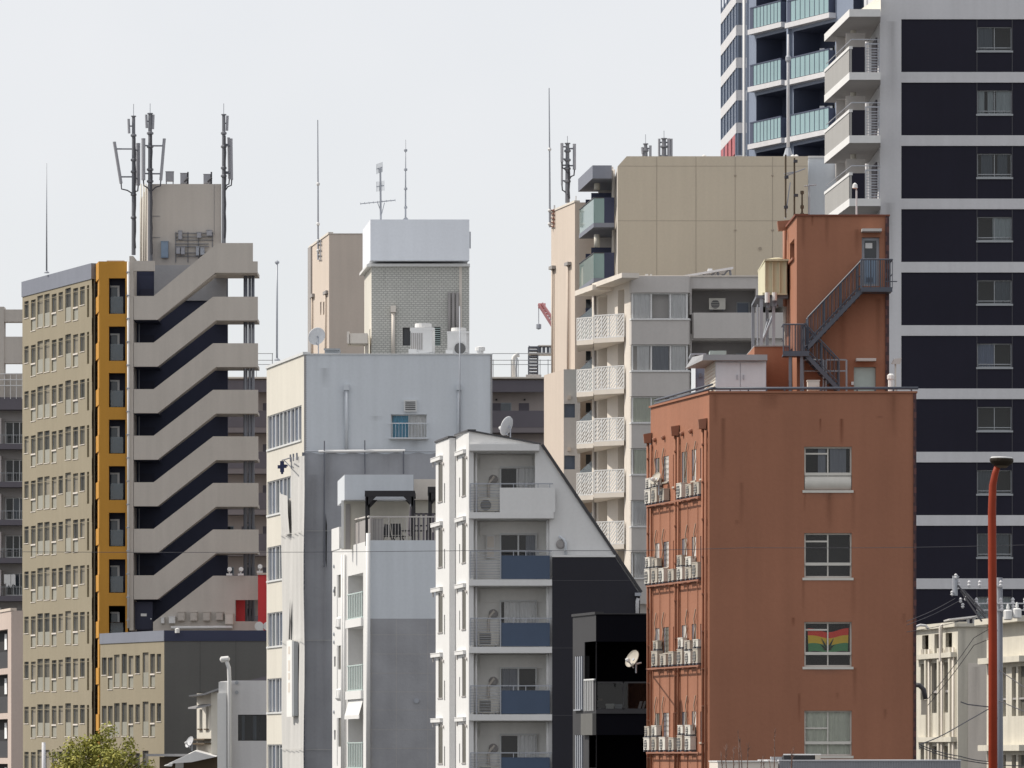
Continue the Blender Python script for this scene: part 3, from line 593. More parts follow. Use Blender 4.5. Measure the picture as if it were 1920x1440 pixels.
# ================================================================ tiled roof tower with white screen
def tiled_tower():
    D=285.; F=Face((683,290.2),(696.5,D)); G=FR(696.5,880,D); t=thing('tiled_tower','small-tile grey stair tower topped by a blank white billboard box','apartment building',(X(696,D),D,0)); zt=Z(500,D)
    W=Wall(G,0,G.len,0,zt,.2); w1=W.px(755,774,614,648); w2=W.px(813,826,613,648)
    m=MB(); W.build(m); m.build('front_wall',['tiles'],t)
    W2=Wall(F,0,F.len,0,zt,.25); w3=W2.px(692.6,694.4,617,645)
    m=MB(); W2.build(m); shell(m,F.A,F.B,(880,D),0,zt); a,b,c,d=w3; m.face([F.P(a,c,-.25),F.P(b,c,-.25),F.P(b,d,-.25),F.P(a,d,-.25)]); m.build('side_wall',['cream'],t)
    m=MB(); m.pb(G,695.5,881,495,500,-.4,.25); m.fb(F,-.2,F.len,zt,zt+.14,-.4,.25); m.build('ledge',['white'],t)
    m=MB()
    for x in (700,728,756,790,822,850,874): m.pb(G,x,x+2,488,495,-1.2,-1.1)
    m.pb(G,752,764,489,495,-2,-1.4); m.pb(G,700,872,493.5,495,-1,-.9); m.pb(G,844,868,490.5,492,-.9,-.8); m.build('screen_stand',['steel'],t)
    a,b,c=(680,290.),(694.5,284.3),(880,284.3); m=MB(); zb,z1=Z(488.5,284.3),Z(411.5,284.3); shell(m,a,b,c,zb,z1,left=True,front=True)
    q=para(a,b,c); m.face([(p.x,p.y,zb) for p in q]); s=m.build('billboard_box',['billboard'],t)
    m=MB(); m.pb(FR(880,884,285),880.2,882.5,434,464,-.6,-.1); m.build('side_lamp',['steel'],s)
    window(t,G,w1,.2,bars=(.5,),frame='darkframe',pane='darkglass')
    m=MB(); P=G.P; a,b,c,d=w2; m.face([P(a,c,-.2),P(b,c,-.2),P(b,d,-.2),P(a,d,-.2)],1)
    for i in range(9): z=c+(d-c)*i/9; m.fb(G,a+.01,b-.01,z+.02,z+.06,-.18,-.06)
    m.build('louvre_window',['tealpale','charcoal'],t)
    p=pipe(t,[G.pt(737.5,585,.12),G.pt(737.5,668,.12)],.1,'taupelight'); h=MB(); h.pb(G,732.5,742.5,574,586,.0,.3); h.build('hopper',['taupelight'],p)
    for x in (842.5,850,857.5): pipe(t,[G.pt(x,549,.14),G.pt(x,640,.14)],.085,'recess','vent_pipe')
    m=MB(); m.pb(G,861,866,500,640,.0,.05); m.build('cable_duct',['taupelight'],t)
    m=MB(); m.box(X(657,D),X(690,D),D-.8,D+1.2,Z(646,D),Z(627,D)); m.box(X(652.5,286),X(657,286),D-.9,D+1.25,Z(646.3,D),Z(624,D)); m.build('entrance_canopy',['taupelight'],t)
    m=MB(); m.box(X(684,D),X(690,D),D+.3,D+1.1,Z(670,D),Z(646,D)); m.build('canopy_post',['taupelight'],t)
    for (x0,x1,y0,y1) in ((718,723.5,508,540),(722.5,726,550,562),(724,726.5,577,583)): stain(t,G,x0,x1,y0,y1,'stainlight')
tiled_tower()
# tv antenna and pole on it
D=286.; t=thing('tv_antenna','television aerial mast with crossed yagi arms on the white screen roof','television antenna',(X(713,D),D,Z(412,D)))
def Q(x,y,o=0): return (X(x,D),D+o,Z(y,D))
b=MB(); b.tube([Q(714,412),Q(713,318)],.055,6); b.tube([Q(714,408),Q(721,380)],.018,4); b.tube([Q(713.6,395),Q(708,380)],.018,4); b.build('mast',['steel'],t)
for n,p0,p1,k,ln in (('yagi_antenna',(676,382),(741,375.5),9,.5),('yagi_antenna',(706,317),(717,313),7,.3),('yagi_antenna',(706,350),(720,348),7,.4)):
    b=MB(); b.tube([Q(*p0),Q(*p1)],.03,5)
    for i in range(k):
        u=i/(k-1); x=p0[0]+(p1[0]-p0[0])*u; y=p0[1]+(p1[1]-p0[1])*u
        if k==9: b.tube([Q(x,y,-ln),Q(x,y,ln)],.014,4)
        else: b.tube([Q(x,y-9,-.1),Q(x,y+9,.1)],.011,4)
    b.build(n,['steel'],t)
b=MB(); b.lathe([(.05,-.14),(.09,-.1),(.09,.1),(.05,.14)],Q(713,319),8); b.build('clamp',['steel'],t)
pole_thing('lightning_rod',760.5,286.,262,412,.05,'thin roof pole with small step pegs right of the television aerial','lightning rod','steel',.02,(282,318,354,389))
# ================================================================ blue-white office building
DB=270.
def office():
    D=DB; F=Face((500,280.),(570,D)); G=FR(570,923,D); t=thing('office_building','blue-white office building with cream side of ribbon windows','office building',(X(570,D),D,0)); zt=Z(665,D)
    W=Wall(F,0,F.len,0,zt,.1); rb=[]; dz=123*F.Y(501)/FP
    z1=F.Zp(501,781); hh=62.5*F.Y(501)/FP
    for k in range(7): rb.append(W.hole(F.S(501.5),F.S(565.3),z1-hh-k*dz,z1-k*dz))
    m=MB(); W.build(m); m.build('side_wall',['cream'],t)
    W=Wall(G,0,G.len,0,zt,.2); w=W.px(733,800,777,822)
    m=MB(); W.build(m); shell(m,F.A,F.B,(923,D),0,zt-.3); m.build('front_wall',['whiteblue'],t)
    m=MB(); m.fb(F,-.04,F.len+.05,zt,zt+.14,-.3,.07); m.pb(G,570.5,923.5,663,665-.1,-.3,.06); m.build('coping',['alu'],t)
    for k,(a,b,c,d) in enumerate(rb):
        m=MB(); n=-.1; P=F.P; N=9
        for i in range(N):
            s0,s1=a+(b-a)*i/N,a+(b-a)*(i+1)/N
            o=.02 if i%2 else .06
            m.face([P(s0,c,n-o),P(s1,c,n-o),P(s1,d,n-o),P(s0,d,n-o)],1 if random.random()<.75 else 2)
        for i in range(N+1):
            s=a+(b-a)*i/N; m.fb(F,max(a+.005,s-.05),min(b-.005,s+.05),c+.03,d-.03,n-.1,n+.05)
        m.fb(F,a+.005,b-.005,d-.05,d-.005,n-.1,n+.06); m.build('ribbon_window',['white','winblue','midglass'],t)
        m=MB(); m.fb(F,a-.05,b+.05,c-.1,c-.003,-.09,.06); m.build('sill',['alu'],t)
    m=MB()
    for i in range(90): m.pb(G,570.2,573 if i%2 else 574.5,666+i*2.1,667.4+i*2.1,.002,.03)
    m.build('corner_quoins',['recess'],t)
    m=MB()
    for i in range(90): m.pb(G,920.5 if i%2 else 919,922.6,667+i*2.1,668.3+i*2.1,.002,.03)
    m.build('corner_quoins',['recess'],t)
    win=window(t,G,w,.2,bars=(.5,),frame='alu',pane='glass',curtain='curtain',ccover=(.5,1),sill=.12); a,b,c,d=w
    drape(G,a+.05,(a+b)/2,c+.03,d-.03,-.36).build('curtain',['curtainblue'],win,smooth=True)
    m=MB(); m.pb(G,730,803,793.5,795.5,.35,.4); m.pb(G,730,803,821,823.5,.02,.42)
    for i in range(13): x=730+i*6; m.pb(G,x,x+.7,795.5,821,.36,.39)
    for x in (730,802): m.pb(G,x,x+1,793.7,795.3,.0,.35)
    m.build('window_rail',['whiteblue'],t)
    m=MB(); m.pb(G,757.5,781.5,750,772,.0,.16,1); v=m.build('vent_grille',['charcoal','alu'],t)
    m=MB()
    for i in range(5): m.pb(G,760,779,753.5+i*3.5,755+i*3.5,.165,.19)
    m.build('grille_slats',['charcoal'],v)
    for x,y1 in ((649.5,848),(860.5,848)):
        p=pipe(t,[G.pt(x,731,.12),G.pt(x,y1,.12)],.085,'whiteblue'); h=MB(); h.pb(G,x-4.8,x+4.8,721,732,.0,.26); h.build('hopper',['whiteblue'],p)
    p=pipe(t,[G.pt(862.5,848,.3),G.pt(862,575,.3)],.032,'steel','conduit')
    for x0,x1,y0,y1,m in ((765,790,824,846,'stainlight'),(640,648,735,800,'stainlight'),(598,620,690,727,'stainlight'),(690,720,780,790,'stainlight')): stain(t,G,x0,x1,y0,y1,m)
    m=MB(); m.box(X(608,D),X(634,D),D+1,D+3,zt+.15,zt+.3); m.prism([(X(606,D),D+.8),(X(637,D),D+.8),(X(635,D),D+3),(X(609,D),D+3)],zt+.3,zt+.38); m.build('roof_hatch',['alugrey'],t)
    m=MB(); m.tube([(X(900,D),D+1,zt),(X(900,D),D+1,Z(655,D))],.17,10); m.lathe([(.25,0),(.25,.18),(.1,.22)],(X(900,D),D+1,Z(655,D)),10); m.build('roof_vent',['white'],t)
    # scaffold sheeting
    t2=thing('scaffold_sheet','grey protective scaffold sheeting hung over the lower office building','protective sheet',(X(600,D),D,0))
    m=MB(); x0,x1=571.5,838; zt2=Z(851,D); n=46
    prev=None
    for i in range(n+1):
        x=x0+(x1-x0)*i/n; o=.5+.006*math.sin(i*1.7)+.006*math.sin(i*.6)
        cur=[G.P(G.S(x),z,o+.02*math.sin(z*.9+i*.5)) for z in (0,2,4,6,8,10,12,14,16,18,20,22,zt2+.05*math.sin(i*.9))]
        if prev:
            for j in range(len(cur)-1): m.face([prev[j],cur[j],cur[j+1],prev[j+1]])
        prev=cur
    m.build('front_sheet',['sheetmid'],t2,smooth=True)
    m=MB(); L=F.off(.55); prev=None; n=28
    for i in range(n+1):
        x=529+(570.5-529)*i/n
        zt3=L.Zp(570,852) if x>545 else L.Zp(545,926)-(545-x)*.06
        if x>545: zt3=L.Zp(x,859-(x-545)*.2)
        o=.07*math.sin(i*1.15)+.03*math.sin(i*.41)
        cur=[L.P(L.S(x),z,o*(.35+.65*z/24)+.03*math.sin(z*.7+i*.3)) for z in [zt3*j/14 for j in range(15)]]
        if prev:
            for j in range(14): m.face([prev[j],cur[j],cur[j+1],prev[j+1]])
        prev=cur
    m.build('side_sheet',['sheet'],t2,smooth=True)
    m=MB(); rag=[]
    for i in range(60):
        y=852+i*10; z=Z(y,D); w=.06+.05*random.random(); q=G.P(G.S(571),z,.62); m.box(q.x-w,q.x+w*.4,q.y-.1,q.y+.1,z-.1-.08*random.random(),z+.06)
    m.build('sheet_lacing',['steeldark'],t2)
    m=MB(); m.tube([G.pt(572,847.5,.6),G.pt(604,847.5,.6)],.03,6); m.tube([G.pt(598,848,.62),G.pt(760,846.5,.62)],.075,8,1); m.tube([G.pt(757,847.5,.6),G.pt(840,848,.6)],.03,6)
    for x,y0 in ((609,828),(684.5,827),(757,846)): m.tube([G.pt(x,y0,.66),G.pt(x,890 if x>610 else 1064,.6)],.035,6,2)
    for x in (547,552.5,559): m.tube([L.pt(x,866-(x-545)*.25,.05),L.pt(x-.6,853-(x-545)*.25,.05)],.05,5,2)
    m.build('scaffold_poles',['steel','white','steeldark'],t2)
    m=MB(); FG=FR(572,838,D-.56)
    m.face([FG.pt(610.5,962),FG.pt(613,985),FG.pt(612.3,1065),FG.pt(610.6,1050)]); 
    m.face([L.pt(548.4,1122,.12),L.pt(549,1165,.12),L.pt(548.4,1199,.12),L.pt(545.4,1199,.12),L.pt(546,1180,.12)])
    m.face([L.pt(546,935,.12),L.pt(546.6,975,.12),L.pt(545.6,970,.12),L.pt(545,940,.12)]); m.build('sheet_tear',['roomdark'],t2)
    m=MB(); pts=[L.pt(529,922,.12),L.pt(534,926,.2),L.pt(544,930,.14),L.pt(546.5,968,.18),L.pt(547,1000,.12),L.pt(540,1002,.1),L.pt(532,985,.12),L.pt(529.5,950,.15)]
    m.face(pts[::-1]); m.build('loose_flap',['sheet'],t2)
    m=MB()
    for y in (995,1200,1405): m.pb(FG,573,836,y,y+.8,.02,.05); 
    for y in (1000,1200,1403): m.pb(L,531,570,y,y+.8,.12,.14)
    m.build('sheet_seam',['sheet'],t2)
    for x0,x1,y0,y1 in ((598,616,1060,1440),(690,770,852,890),(576,600,890,1030),(605,625,852,960)): stain(t2,FG,x0,x1,y0,y1,'stainlight',.06)
    # blank upright sign on the sheet
    L2=F.off(.75); t3=thing('sign_box','narrow upright white sign box mounted on the pale sheet','sign',L2.pt(547,1345)); m=MB(); m.pb(L2,541,551,1201,1344,0,.1); m.pb(L2,551.2,553.6,1203,1342,-.15,.08,1); m.build('panel',['signwhite','alugrey'],t3)
    m=MB()
    for y,h in ((1212,14),(1238,20),(1262,12),(1280,18)): m.pb(L2,544,547.4,y,y+h,.104,.112)
    m.build('faint_text',['taupelight'],t3)
    # dark cross sign on a bracket
    L3=F.off(.9); t4=thing('cross_sign','dark blue cross-shaped sign hanging from a steel wall bracket','sign',L3.pt(529,890)); q=L3.pt(529,875); m=MB()
    def bx(cx,cz,w,h): m.box(q.x+cx-w,q.x+cx+w,q.y-.12,q.y+.12,q.z+cz-h,q.z+cz+h)
    bx(0,0,.10,.28); bx(-.165,-.01,.06,.085); bx(.165,.02,.06,.085); bx(.255,.05,.028,.04); bx(0,-.33,.055,.045); m.build('cross',['bluecross'],t4)
    m=MB(); w=L3.pt(546,858); m.tube([w,(q.x,q.y,w.z),(q.x,q.y,q.z+.28)],.03,5); m.tube([(w.x,w.y,w.z-.5),(q.x+.1,q.y,w.z)],.03,5); m.tube([w,(w.x,w.y,w.z-.55)],.03,5); m.build('bracket',['steeldark'],t4)
    return F,G
FO,GO=office()
zr=Z(665,DB)
dish((X(597,275),275.,zr),.47,118,'grey satellite dish on a thin post at the office roof edge left of the condensers',post=Z(633,275)-zr,el=22)
def condenser(x0,x1,y0,label,fan):
    D=273.; t=thing('cooling_unit',label,'rooftop condenser',(X((x0+x1)/2,D),D,Z(666,D)),0,'white condensers on the office roof'); w=(x1-x0)*D/FP/2; h=(666-y0)*D/FP
    b=MB(); b.box(-w*.95,w*.55,-.5,.6,.1,h*.78); b.prism([(-w*.55,-.45),(w*.75,-.5),(w*.98,.1),(w*.9,.6),(-w*.5,.6)],.12,h*.78); b.box(-w,w*.97,-.52,.62,h*.78,h*.85); b.build('casing',['white'],t,local=True)
    f=MB(); f.lathe([(w*.62,0),(w*.68,h*.04),(w*.66,h*.15),(w*.58,h*.15),(w*.52,h*.02)],(w*.05,.05,h*.85),18); f.build('fan_ring',['white'],t,local=True,smooth=False)
    g=MB()
    if fan: g.lathe([(.001,0),(w*.5,0),(w*.5,.03),(.001,.03)],(.1,-.53,h*.22),16,0,(0,-1,0))
    else:
        for i in range(6): g.box(-w*.9+i*w*.16,-w*.9+i*w*.16+w*.09,-.52,-.503,.25,h*.68)
    g.build('grille',['acgrille' if fan else 'recess'],t,local=True)
    s=MB(); s.box(-w,-w*.85,-.4,.4,0,.1); s.box(w*.6,w*.75,-.4,.4,0,.1); s.box(-w*1.1,-w*.45,-.8,-.55,.0,h*.16); s.build('foot',['white'],t,local=True)
condenser(769,816,607,'larger white condenser on the office roof with slotted side','')
condenser(838,880,615,'smaller white condenser with round dark fan on the office roof',1)
# ================================================================ white house with roof terrace
def terrace_house():
    D=245.; F=Face((623,257.8),(693,D)); G=FR(693,835,D); t=thing('terrace_house','white and bare concrete apartment house with a roof terrace and pergola','apartment building',(X(693,D),D,0)); z1=Z(1013,D); zl=Z(1161,D)
    W=Wall(F,0,F.len,0,z1,.06); ops=[]; wn=[]
    for i,(y0,y1) in enumerate(((1077,1160),(1177,1295),(1310,1440))): ops.append(W.px(652.5,681,y0,y1,1.5))
    for y0,y1 in ((1077,1120),(1210,1255),(1346,1400)): wn.append(W.px(634,644,y0,y1))
    for y0,y1 in ((1100,1118),(1231,1250),(1369,1387)): wn.append(W.px(626.3,629.3,y0,y1))
    for y0,y1 in ((1078,1165),(1210,1299),(1346,1436)): wn.append(W.px(631.8,632.9,y0,y1))
    m=MB(); W.build(m); shell(m,F.A,F.B,(835,D),0,z1-.2); m.build('side_wall',['white'],t)
    q=Z(1160,D); m=MB(); m.fb(F,-.01,F.S(648),0,q-.15,.003,.02); 
    m=MB(); m.face([G.P(0,q),G.P(G.len,q),G.P(G.len,z1),G.P(0,z1)]); m.build('front_wall',['whiteblue'],t)
    m=MB(); m.face([G.P(0,0,.0),G.P(G.len,0,.0),G.P(G.len,q,.0),G.P(0,q,.0)]); m.build('concrete_wall',['concrete'],t)
    m=MB()
    for x in (697,743,802): m.pb(G,x,x+.4,1161,1440,0,.006)
    for y in (1190,1226,1262,1297,1331,1368,1403): m.pb(G,694,835,y,y+.4,0,.006)
    m.build('formwork_joint',['stairgrey'],t)
    m=MB(); m.lathe([(.12,0),(.12,.05)],G.pt(781,1314),12,0,(0,-1,0)); m.build('vent_cap',['steel'],t)
    for i,(a,b,c,d) in enumerate(ops):
        P=F.P; m=MB(); m.face([P(a,c,-1.5),P(b,c,-1.5),P(b,d,-1.5),P(a,d,-1.5)]); bc=m.build('balcony_recess',['recess'],t)
        m=MB(); zt=c+1.15; m.fb(F,a,b,zt,zt+.06,.0,.06)
        for k in range(9): s=a+(b-a)*(k+.5)/9; m.fb(F,s-.09,s+.09,c+.05,zt,.01,.04)
        m.fb(F,a,b,c-.01,c+.05,.0,.06); m.build('balustrade',['tealpale'],bc)
        m=MB(); m.fb(F,a-.1,b+.05,c-.4,c-.012,-.2,.12); m.build('balcony_slab',['white'],bc)
        m=MB(); m.lathe([(.08,0),(.1,.1),(.03,.25)],P(b-1.2,d-1.0,-1.3),8); m.build('lamp',['charcoal'],bc)
    m=MB(); A=F.rect(654,681,1312,1341); m.face([F.P(A[0],A[3],.0),F.P(A[1],A[3],.0),F.P(A[1],A[2],.2),F.P(A[0],A[2],.2)]); m.fb(F,A[0],A[1],A[2]-.18,A[2],.17,.21); m.build('awning',['white'],t)
    for i,w in enumerate(wn):
        a,b,c,d=w; m=MB(); m.face([F.P(a,c,-.06),F.P(b,c,-.06),F.P(b,d,-.06),F.P(a,d,-.06)])
        if b-a>1: m.fb(F,(a+b)/2-.04,(a+b)/2+.04,c,d,-.055,-.02,1)
        m.build('window',['slotglass','alugrey'],t)
    for x,r in ((646.5,.09),(650,.07)): pipe(t,[F.pt(x,1000+40,.1),F.pt(x,1445,.1)],r,'white')
    p=pipe(t,[G.pt(690.5,1000,.2),G.pt(690.5,1000+450,.2)],.1,'white')
    for y in (1168,1302):
        for x in (640,643.5): m=MB(); m.lathe([(.02,-.32),(.17,-.2),(.17,.2),(.02,.32)],F.pt(x,y,.12),10,0,(.1,0,1)); m.build('vent_hood',['white'],t)
    for y in (1062,1108,1189,1204,1335): m=MB(); m.lathe([(.08,0),(.09,.05),(.04,.07)],F.pt(627,y,0),8,0,F.n.to_3d()); m.build('vent_cap',['steel'],t)
    # corner pier and coping
    m=MB(); m.fb(F,-.05,F.S(637),z1,F.Zp(630,990),-2.5,.03); m.build('corner_pier',['white'],t)
    m=MB(); m.pb(F,637.5,653,1008,1018,-1.6,-.1); m.pb(F,637.5,652.5,988,1003,-1.6,-.4); m.build('gutter_box',['white'],t)
    # terrace room
    Dp=249.; m=MB(); a,b,c=(633,255.),(646,Dp),(775,Dp); shell(m,a,b,c,Z(937,Dp),Z(890,Dp),left=True,front=True); qq=para(a,b,c); m.face([(p.x,p.y,Z(937,Dp)) for p in qq]); m.build('roof_block',['whiteblue'],t)
    m=MB(); Db=250.5; m.box(X(640,Db),X(839,Db),Db,Db+.3,z1-.2,Z(938,Db)); m.build('terrace_wall',['cream'],t)
    m=MB(); m.box(X(776,Db),X(840,Db),Db-.3,Db+4,Z(938,Db)+.01,Z(899,Db)); m.build('upper_wall',['taupelight'],t)
    m=MB(); m.box(X(641.5,Db),X(646,Db),Dp+.2,Dp+.5,z1-.2,Z(938,Dp)); m.build('post',['white'],t)
    d=MB(); d.box(X(648,Db),X(657,Db),Db-.05,Db-.01,z1-.2,Z(945,Db)); d.build('door',['recess'],t)
    # railing
    m=MB(); Lr=F.off(-.1)
    m.pb(G,693,835,967.5,970,-.15,-.08); m.tube([Lr.pt(656,976.5),Lr.pt(692.5,968.5)],.05,6)
    for i in range(25): x=695+i*5.7; m.pb(G,x,x+.85,970,1013,-.13,-.1)
    for i in range(5): x=694+i*34; m.pb(G,x,x+1.5,970,1013,-.16,-.07)
    m.fb(Lr,Lr.S(656.5),Lr.len,z1,Z(971,D),-.05,0.0,1); m.pb(G,693,719,972,1013,-.2,-.17,1)
    m.build('terrace_railing',['taupe','recess'],t)
terrace_house()
def pergola(x0,x1,y0,D0,D1,label):
    t=thing('pergola',label,'pergola',(X(x0,D0),D0,Z(1013,245)),0,'pergola frames on the roof terrace'); zg=Z(1013,245)
    zt=Z(y0,D0); b=MB(); b.box(X(x0,D0),X(x1,D0),D0,D0+.16,zt-.27,zt); b.build('front_beam',['pergola'],t)
    b=MB(); xl=X(x0,D0)-.25; b.box(X(x0,D0)-.05,X(x1,D0)-.3,D1,D1+.16,zt-.27,zt-.02); b.build('back_beam',['pergola'],t)
    for x in (X(x0,D0),X(x1,D0)-.16): b=MB(); b.box(x+.012,x+.15,D0+.17,D1-.01,zt-.24,zt-.01); b.build('side_beam',['pergola'],t)
    b=MB()
    for i in range(1,4): y=D0+.16+(D1-D0-.2)*i/4; b.box(X(x0,D0)+.16,X(x1,D0)-.17,y,y+.06,zt-.14,zt-.05)
    b.build('rafter',['pergola'],t)
    for x in (X(x0,D0)+.02,X(x1,D0)-.16):
        for y in (D0+.02,D1+.02):
            b=MB(); b.box(x,x+.13,y,y+.13,zg-.2,zt-.275); b.build('post',['pergola'],t)
            b=MB(); b.ext([(x+.05,y,zt-.27),(x+.5,y,zt-.27),(x+.05,y,zt-.75)],(0,.05,0)) if x<X(x0,D0)+1 else b.ext([(x+.08,y,zt-.27),(x+.08,y,zt-.75),(x-.37,y,zt-.27)],(0,.05,0))
            b.build('brace',['pergola'],t)
pergola(684,778,920,246.2,249.2,'large black pergola frame on the white house terrace')
pergola(802,852,912.5,246.2,249.2,'second black pergola frame half hidden behind the white stepped building')
D=246.; zg=Z(1013,245.)
def chair(px,rz,label,D=246.6):
    t=thing('folding_chair',label,'chair',(X(px,D),D,zg-.2),R(rz),'dark chairs on the terrace')
    b=MB(); b.box(-.24,.24,-.24,.24,.42,.47); b.build('seat',['charcoal'],t,local=True)
    b=MB(); b.ext([(-.24,.22,.5),(.24,.22,.5),(.24,.42,1.02),(-.24,.42,1.02)],(0,.04,0)); b.build('backrest',['charcoal'],t,local=True)
    for sx in (-.22,.22):
        for y0,y1 in ((-.25,.2),(.25,-.2)): b=MB(); b.tube([(sx,y0,0),(sx,y1,.45)],.02,5); b.build('leg',['charcoal'],t,local=True)
chair(703,-70,'dark reclined folding chair at the left end of the terrace'); chair(727,20,'dark folding chair near the middle of the terrace rail'); chair(748,160,'dark folding chair beside the pergola back post')
t=thing('terrace_table','low dark slatted table behind the terrace railing','table',(X(775,D),D+.6,zg-.2)); b=MB()
for i in range(6): b.box(-.7,.7,-.42+i*.14,-.32+i*.14,.68,.72)
b.build('table_top',['charcoal'],t,local=True)
for x in (-.6,.6):
    for y in (-.35,.35): b=MB(); b.box(x-.03,x+.03,y-.03,y+.03,0,.68); b.build('leg',['charcoal'],t,local=True)
t=thing('folded_parasol','folded dark red parasol standing against the terrace wall','parasol',(X(768,D),D+2.2,zg-.2)); b=MB(); b.lathe([(.03,.5),(.13,.6),(.1,1.2),(.03,1.9)],(0,0,0),8); b.build('canopy',['plum'],t,local=True); b=MB(); b.tube([(0,0,0),(0,0,2.05)],.025,6); b.build('pole',['steel'],t,local=True); b=MB(); b.lathe([(.22,0),(.22,.1),(.05,.12)],(0,0,0),10); b.build('base',['charcoal'],t,local=True)
t=thing('terrace_rack','tall dark slatted rack at the right end of the terrace','rack',(X(798,D),D+1.6,zg-.2)); b=MB()
for i in range(6): b.box(-.62+i*.22,-.5+i*.22,-.05,.05,.0,1.55)
b.build('slats',['plum'],t,local=True); b=MB()
for z in (.2,.95,1.5): b.box(-.68,.72,.06,.12,z,z+.07)
b.build('rail',['charcoal'],t,local=True)
# ================================================================ white stepped apartment house
def stepped_house():
    D=225.; F2=Face((854,228.6),(879,D)); F1=Face((817,232.2),(842.4,228.5)); G=FR(879,1200,D); Gr=FR(842.4,854,228.5)
    t=thing('stepped_apartments','white apartment house with sloping dark-edged roof, canopied slots and blue balcony panels','apartment building',(X(879,D),D,0))
    z2=F2.Zp(879,808.6); z1=F1.Zp(842.4,821)
    fl=Z(961,D)-Z(1087,D)
    def side(F,zt,cx,sx,cy,y0,y1,hx,name):
        W=Wall(F,0,F.len,0,zt,.03); hs=[]
        r=F.rect(cx[0],cx[1],y0,y1); r2=F.rect(sx[0],sx[1],y0+40,y1+3); rh=F.rect(hx[0],hx[1],cy,cy+6.5)
        for k in range(6):
            q=k*fl; W.hole(r[0],r[1],r[2]-q,r[3]-q); hs.append((r[0],r[1],r[2]-q,r[3]-q)); W.hole(r2[0],r2[1],r2[2]-q,r2[3]-q); hs.append((r2[0],r2[1],r2[2]-q,r2[3]-q))
        m=MB(); W.build(m); m.build('side_wall',['white'],t)
        for i,(a,b,c,d) in enumerate(hs):
            m=MB(); m.face([F.P(a,c,-.03),F.P(b,c,-.03),F.P(b,d,-.03),F.P(a,d,-.03)])
            if b-a>.4: m.fb(F,a+.005,a+.06,c+.01,d-.01,-.028,-.015,1); m.fb(F,b-.06,b-.005,c+.01,d-.01,-.028,-.015,1); m.fb(F,a-.04,b+.04,c-.06,c-.003,-.025,.03,1)
            m.build('slot_window',['slotglass','recess'],t)
        for k in range(6):
            q=k*fl; m=MB(); a,b,c,d=rh; m.fb(F,a,b,c-q+.05,d-q+.05,.0,.13); m.fb(F,a-.02,b+.02,d-q+.05,d-q+.08,.0,.145); m.fb(F,a+.1,a+.15,c-q-.15,c-q+.05,0,.06,1); m.fb(F,b-.15,b-.1,c-q-.15,c-q+.05,0,.06,1); m.build('window_canopy',['white','taupe'],t)
            m=MB(); m.lathe([(.07,0),(.08,.06),(.03,.08)],F.P(b+.35 if b+.35<F.len else b+.1,c-q-.15,0),8,0,F.n.to_3d()); m.build('vent_cap',['taupe'],t)
    side(F2,z2,(866.3,873.6),(861,862.6),848.5,855.5,929,(857.5,873.5),'a'); side(F1,z1,(821.8,830),(832.6,834.4),860.5,866,940,(812.5,830),'b')
    m=MB(); m.face([Gr.P(0,0),Gr.P(Gr.len,0),Gr.P(Gr.len,z1),Gr.P(0,z1)]); m.build('step_wall',['white'],t)
    back=F1.a-F2.b; bv=Vector((back.x,back.y,0))
    # front wall pieces above the grid
    P=lambda x,y,d=D:(X(x,d),d,Z(y,d))
    m=MB(); yg=866.7
    for pl in ([(879,808.6),(1013,834),(1022.4,848),(879,848)],[(1003,848),(1022.4,848),(1035,yg),(1003,yg)],[(879,848),(888,848),(888,yg),(879,yg)],[(1035,yg),(1200,1112),(1200,1440),(1200,1800),(1035,1800)]): m.face([P(*q) for q in pl[::-1]])
    W=Wall(G,0,G.S(1035),0,Z(yg,D),1.45); ops=[]
    ys=[(961,848,1003),(1087,973.5,1030),(1213,1099.5,1030),(1339.5,1225,1030),(1465,1352,1030),(1591,1478,1030)]
    for k,(yb,yt,xr) in enumerate(ys): ops.append(W.px(888,xr,yt,yb))
    W.build(m)
    # chamfer beside the top recess
    m.face([P(1003,848),P(1003,961),P(1003,961,D+1.45),P(1003,848,D+1.45)])
    m.build('front_wall',['white'],t)
    m=MB(); pts=[P(879,808.6),P(1013,834),P(1200,1112),P(1200,1800)]
    for p,q in zip(pts[:-1],pts[1:]): a,b=Vector(p),Vector(q); m.face([a,b,b+bv,a+bv])
    pb_=[Vector(P(879,1800)),]+[Vector(p) for p in pts]; m.face([p+bv for p in pb_])
    A,B=Vector((F1.a.x,F1.a.y,z1)),Vector((F1.b.x,F1.b.y,z1)); m.face([A,B,Vector((F2.a.x,F2.a.y,z1)),Vector((F2.a.x,F2.a.y+3.4,z1))])
    m.build('roof_slope',['pier'],t)
    # dark roof edge trim
    m=MB(); e=.1
    def edge(p,q,w=.1):
        p,q=Vector(p),Vector(q); u=(q-p).normalized(); up=Vector((-u.z,0,u.x)); m.ext([p+up*.002+Vector((0,-.1,0)),q+up*.002+Vector((0,-.1,0)),q+up*w+Vector((0,-.1,0)),p+up*w+Vector((0,-.1,0))],(0,.45,0))
    edge(P(879,808.6),P(1013,834),.07); edge(P(1014.5,835),P(1200.5,1112),.12)
    m.fb(F2,-.02,F2.len+.04,z2+.005,z2+.08,-.3,.06); m.fb(F1,-.02,F1.len+.04,z1+.005,z1+.08,-.3,.06); m.build('roof_trim',['darkframe'],t)
    m=MB(); m.pb(G,880,1011,834,846,.0,.45); m.build('roof_canopy',['white'],t)
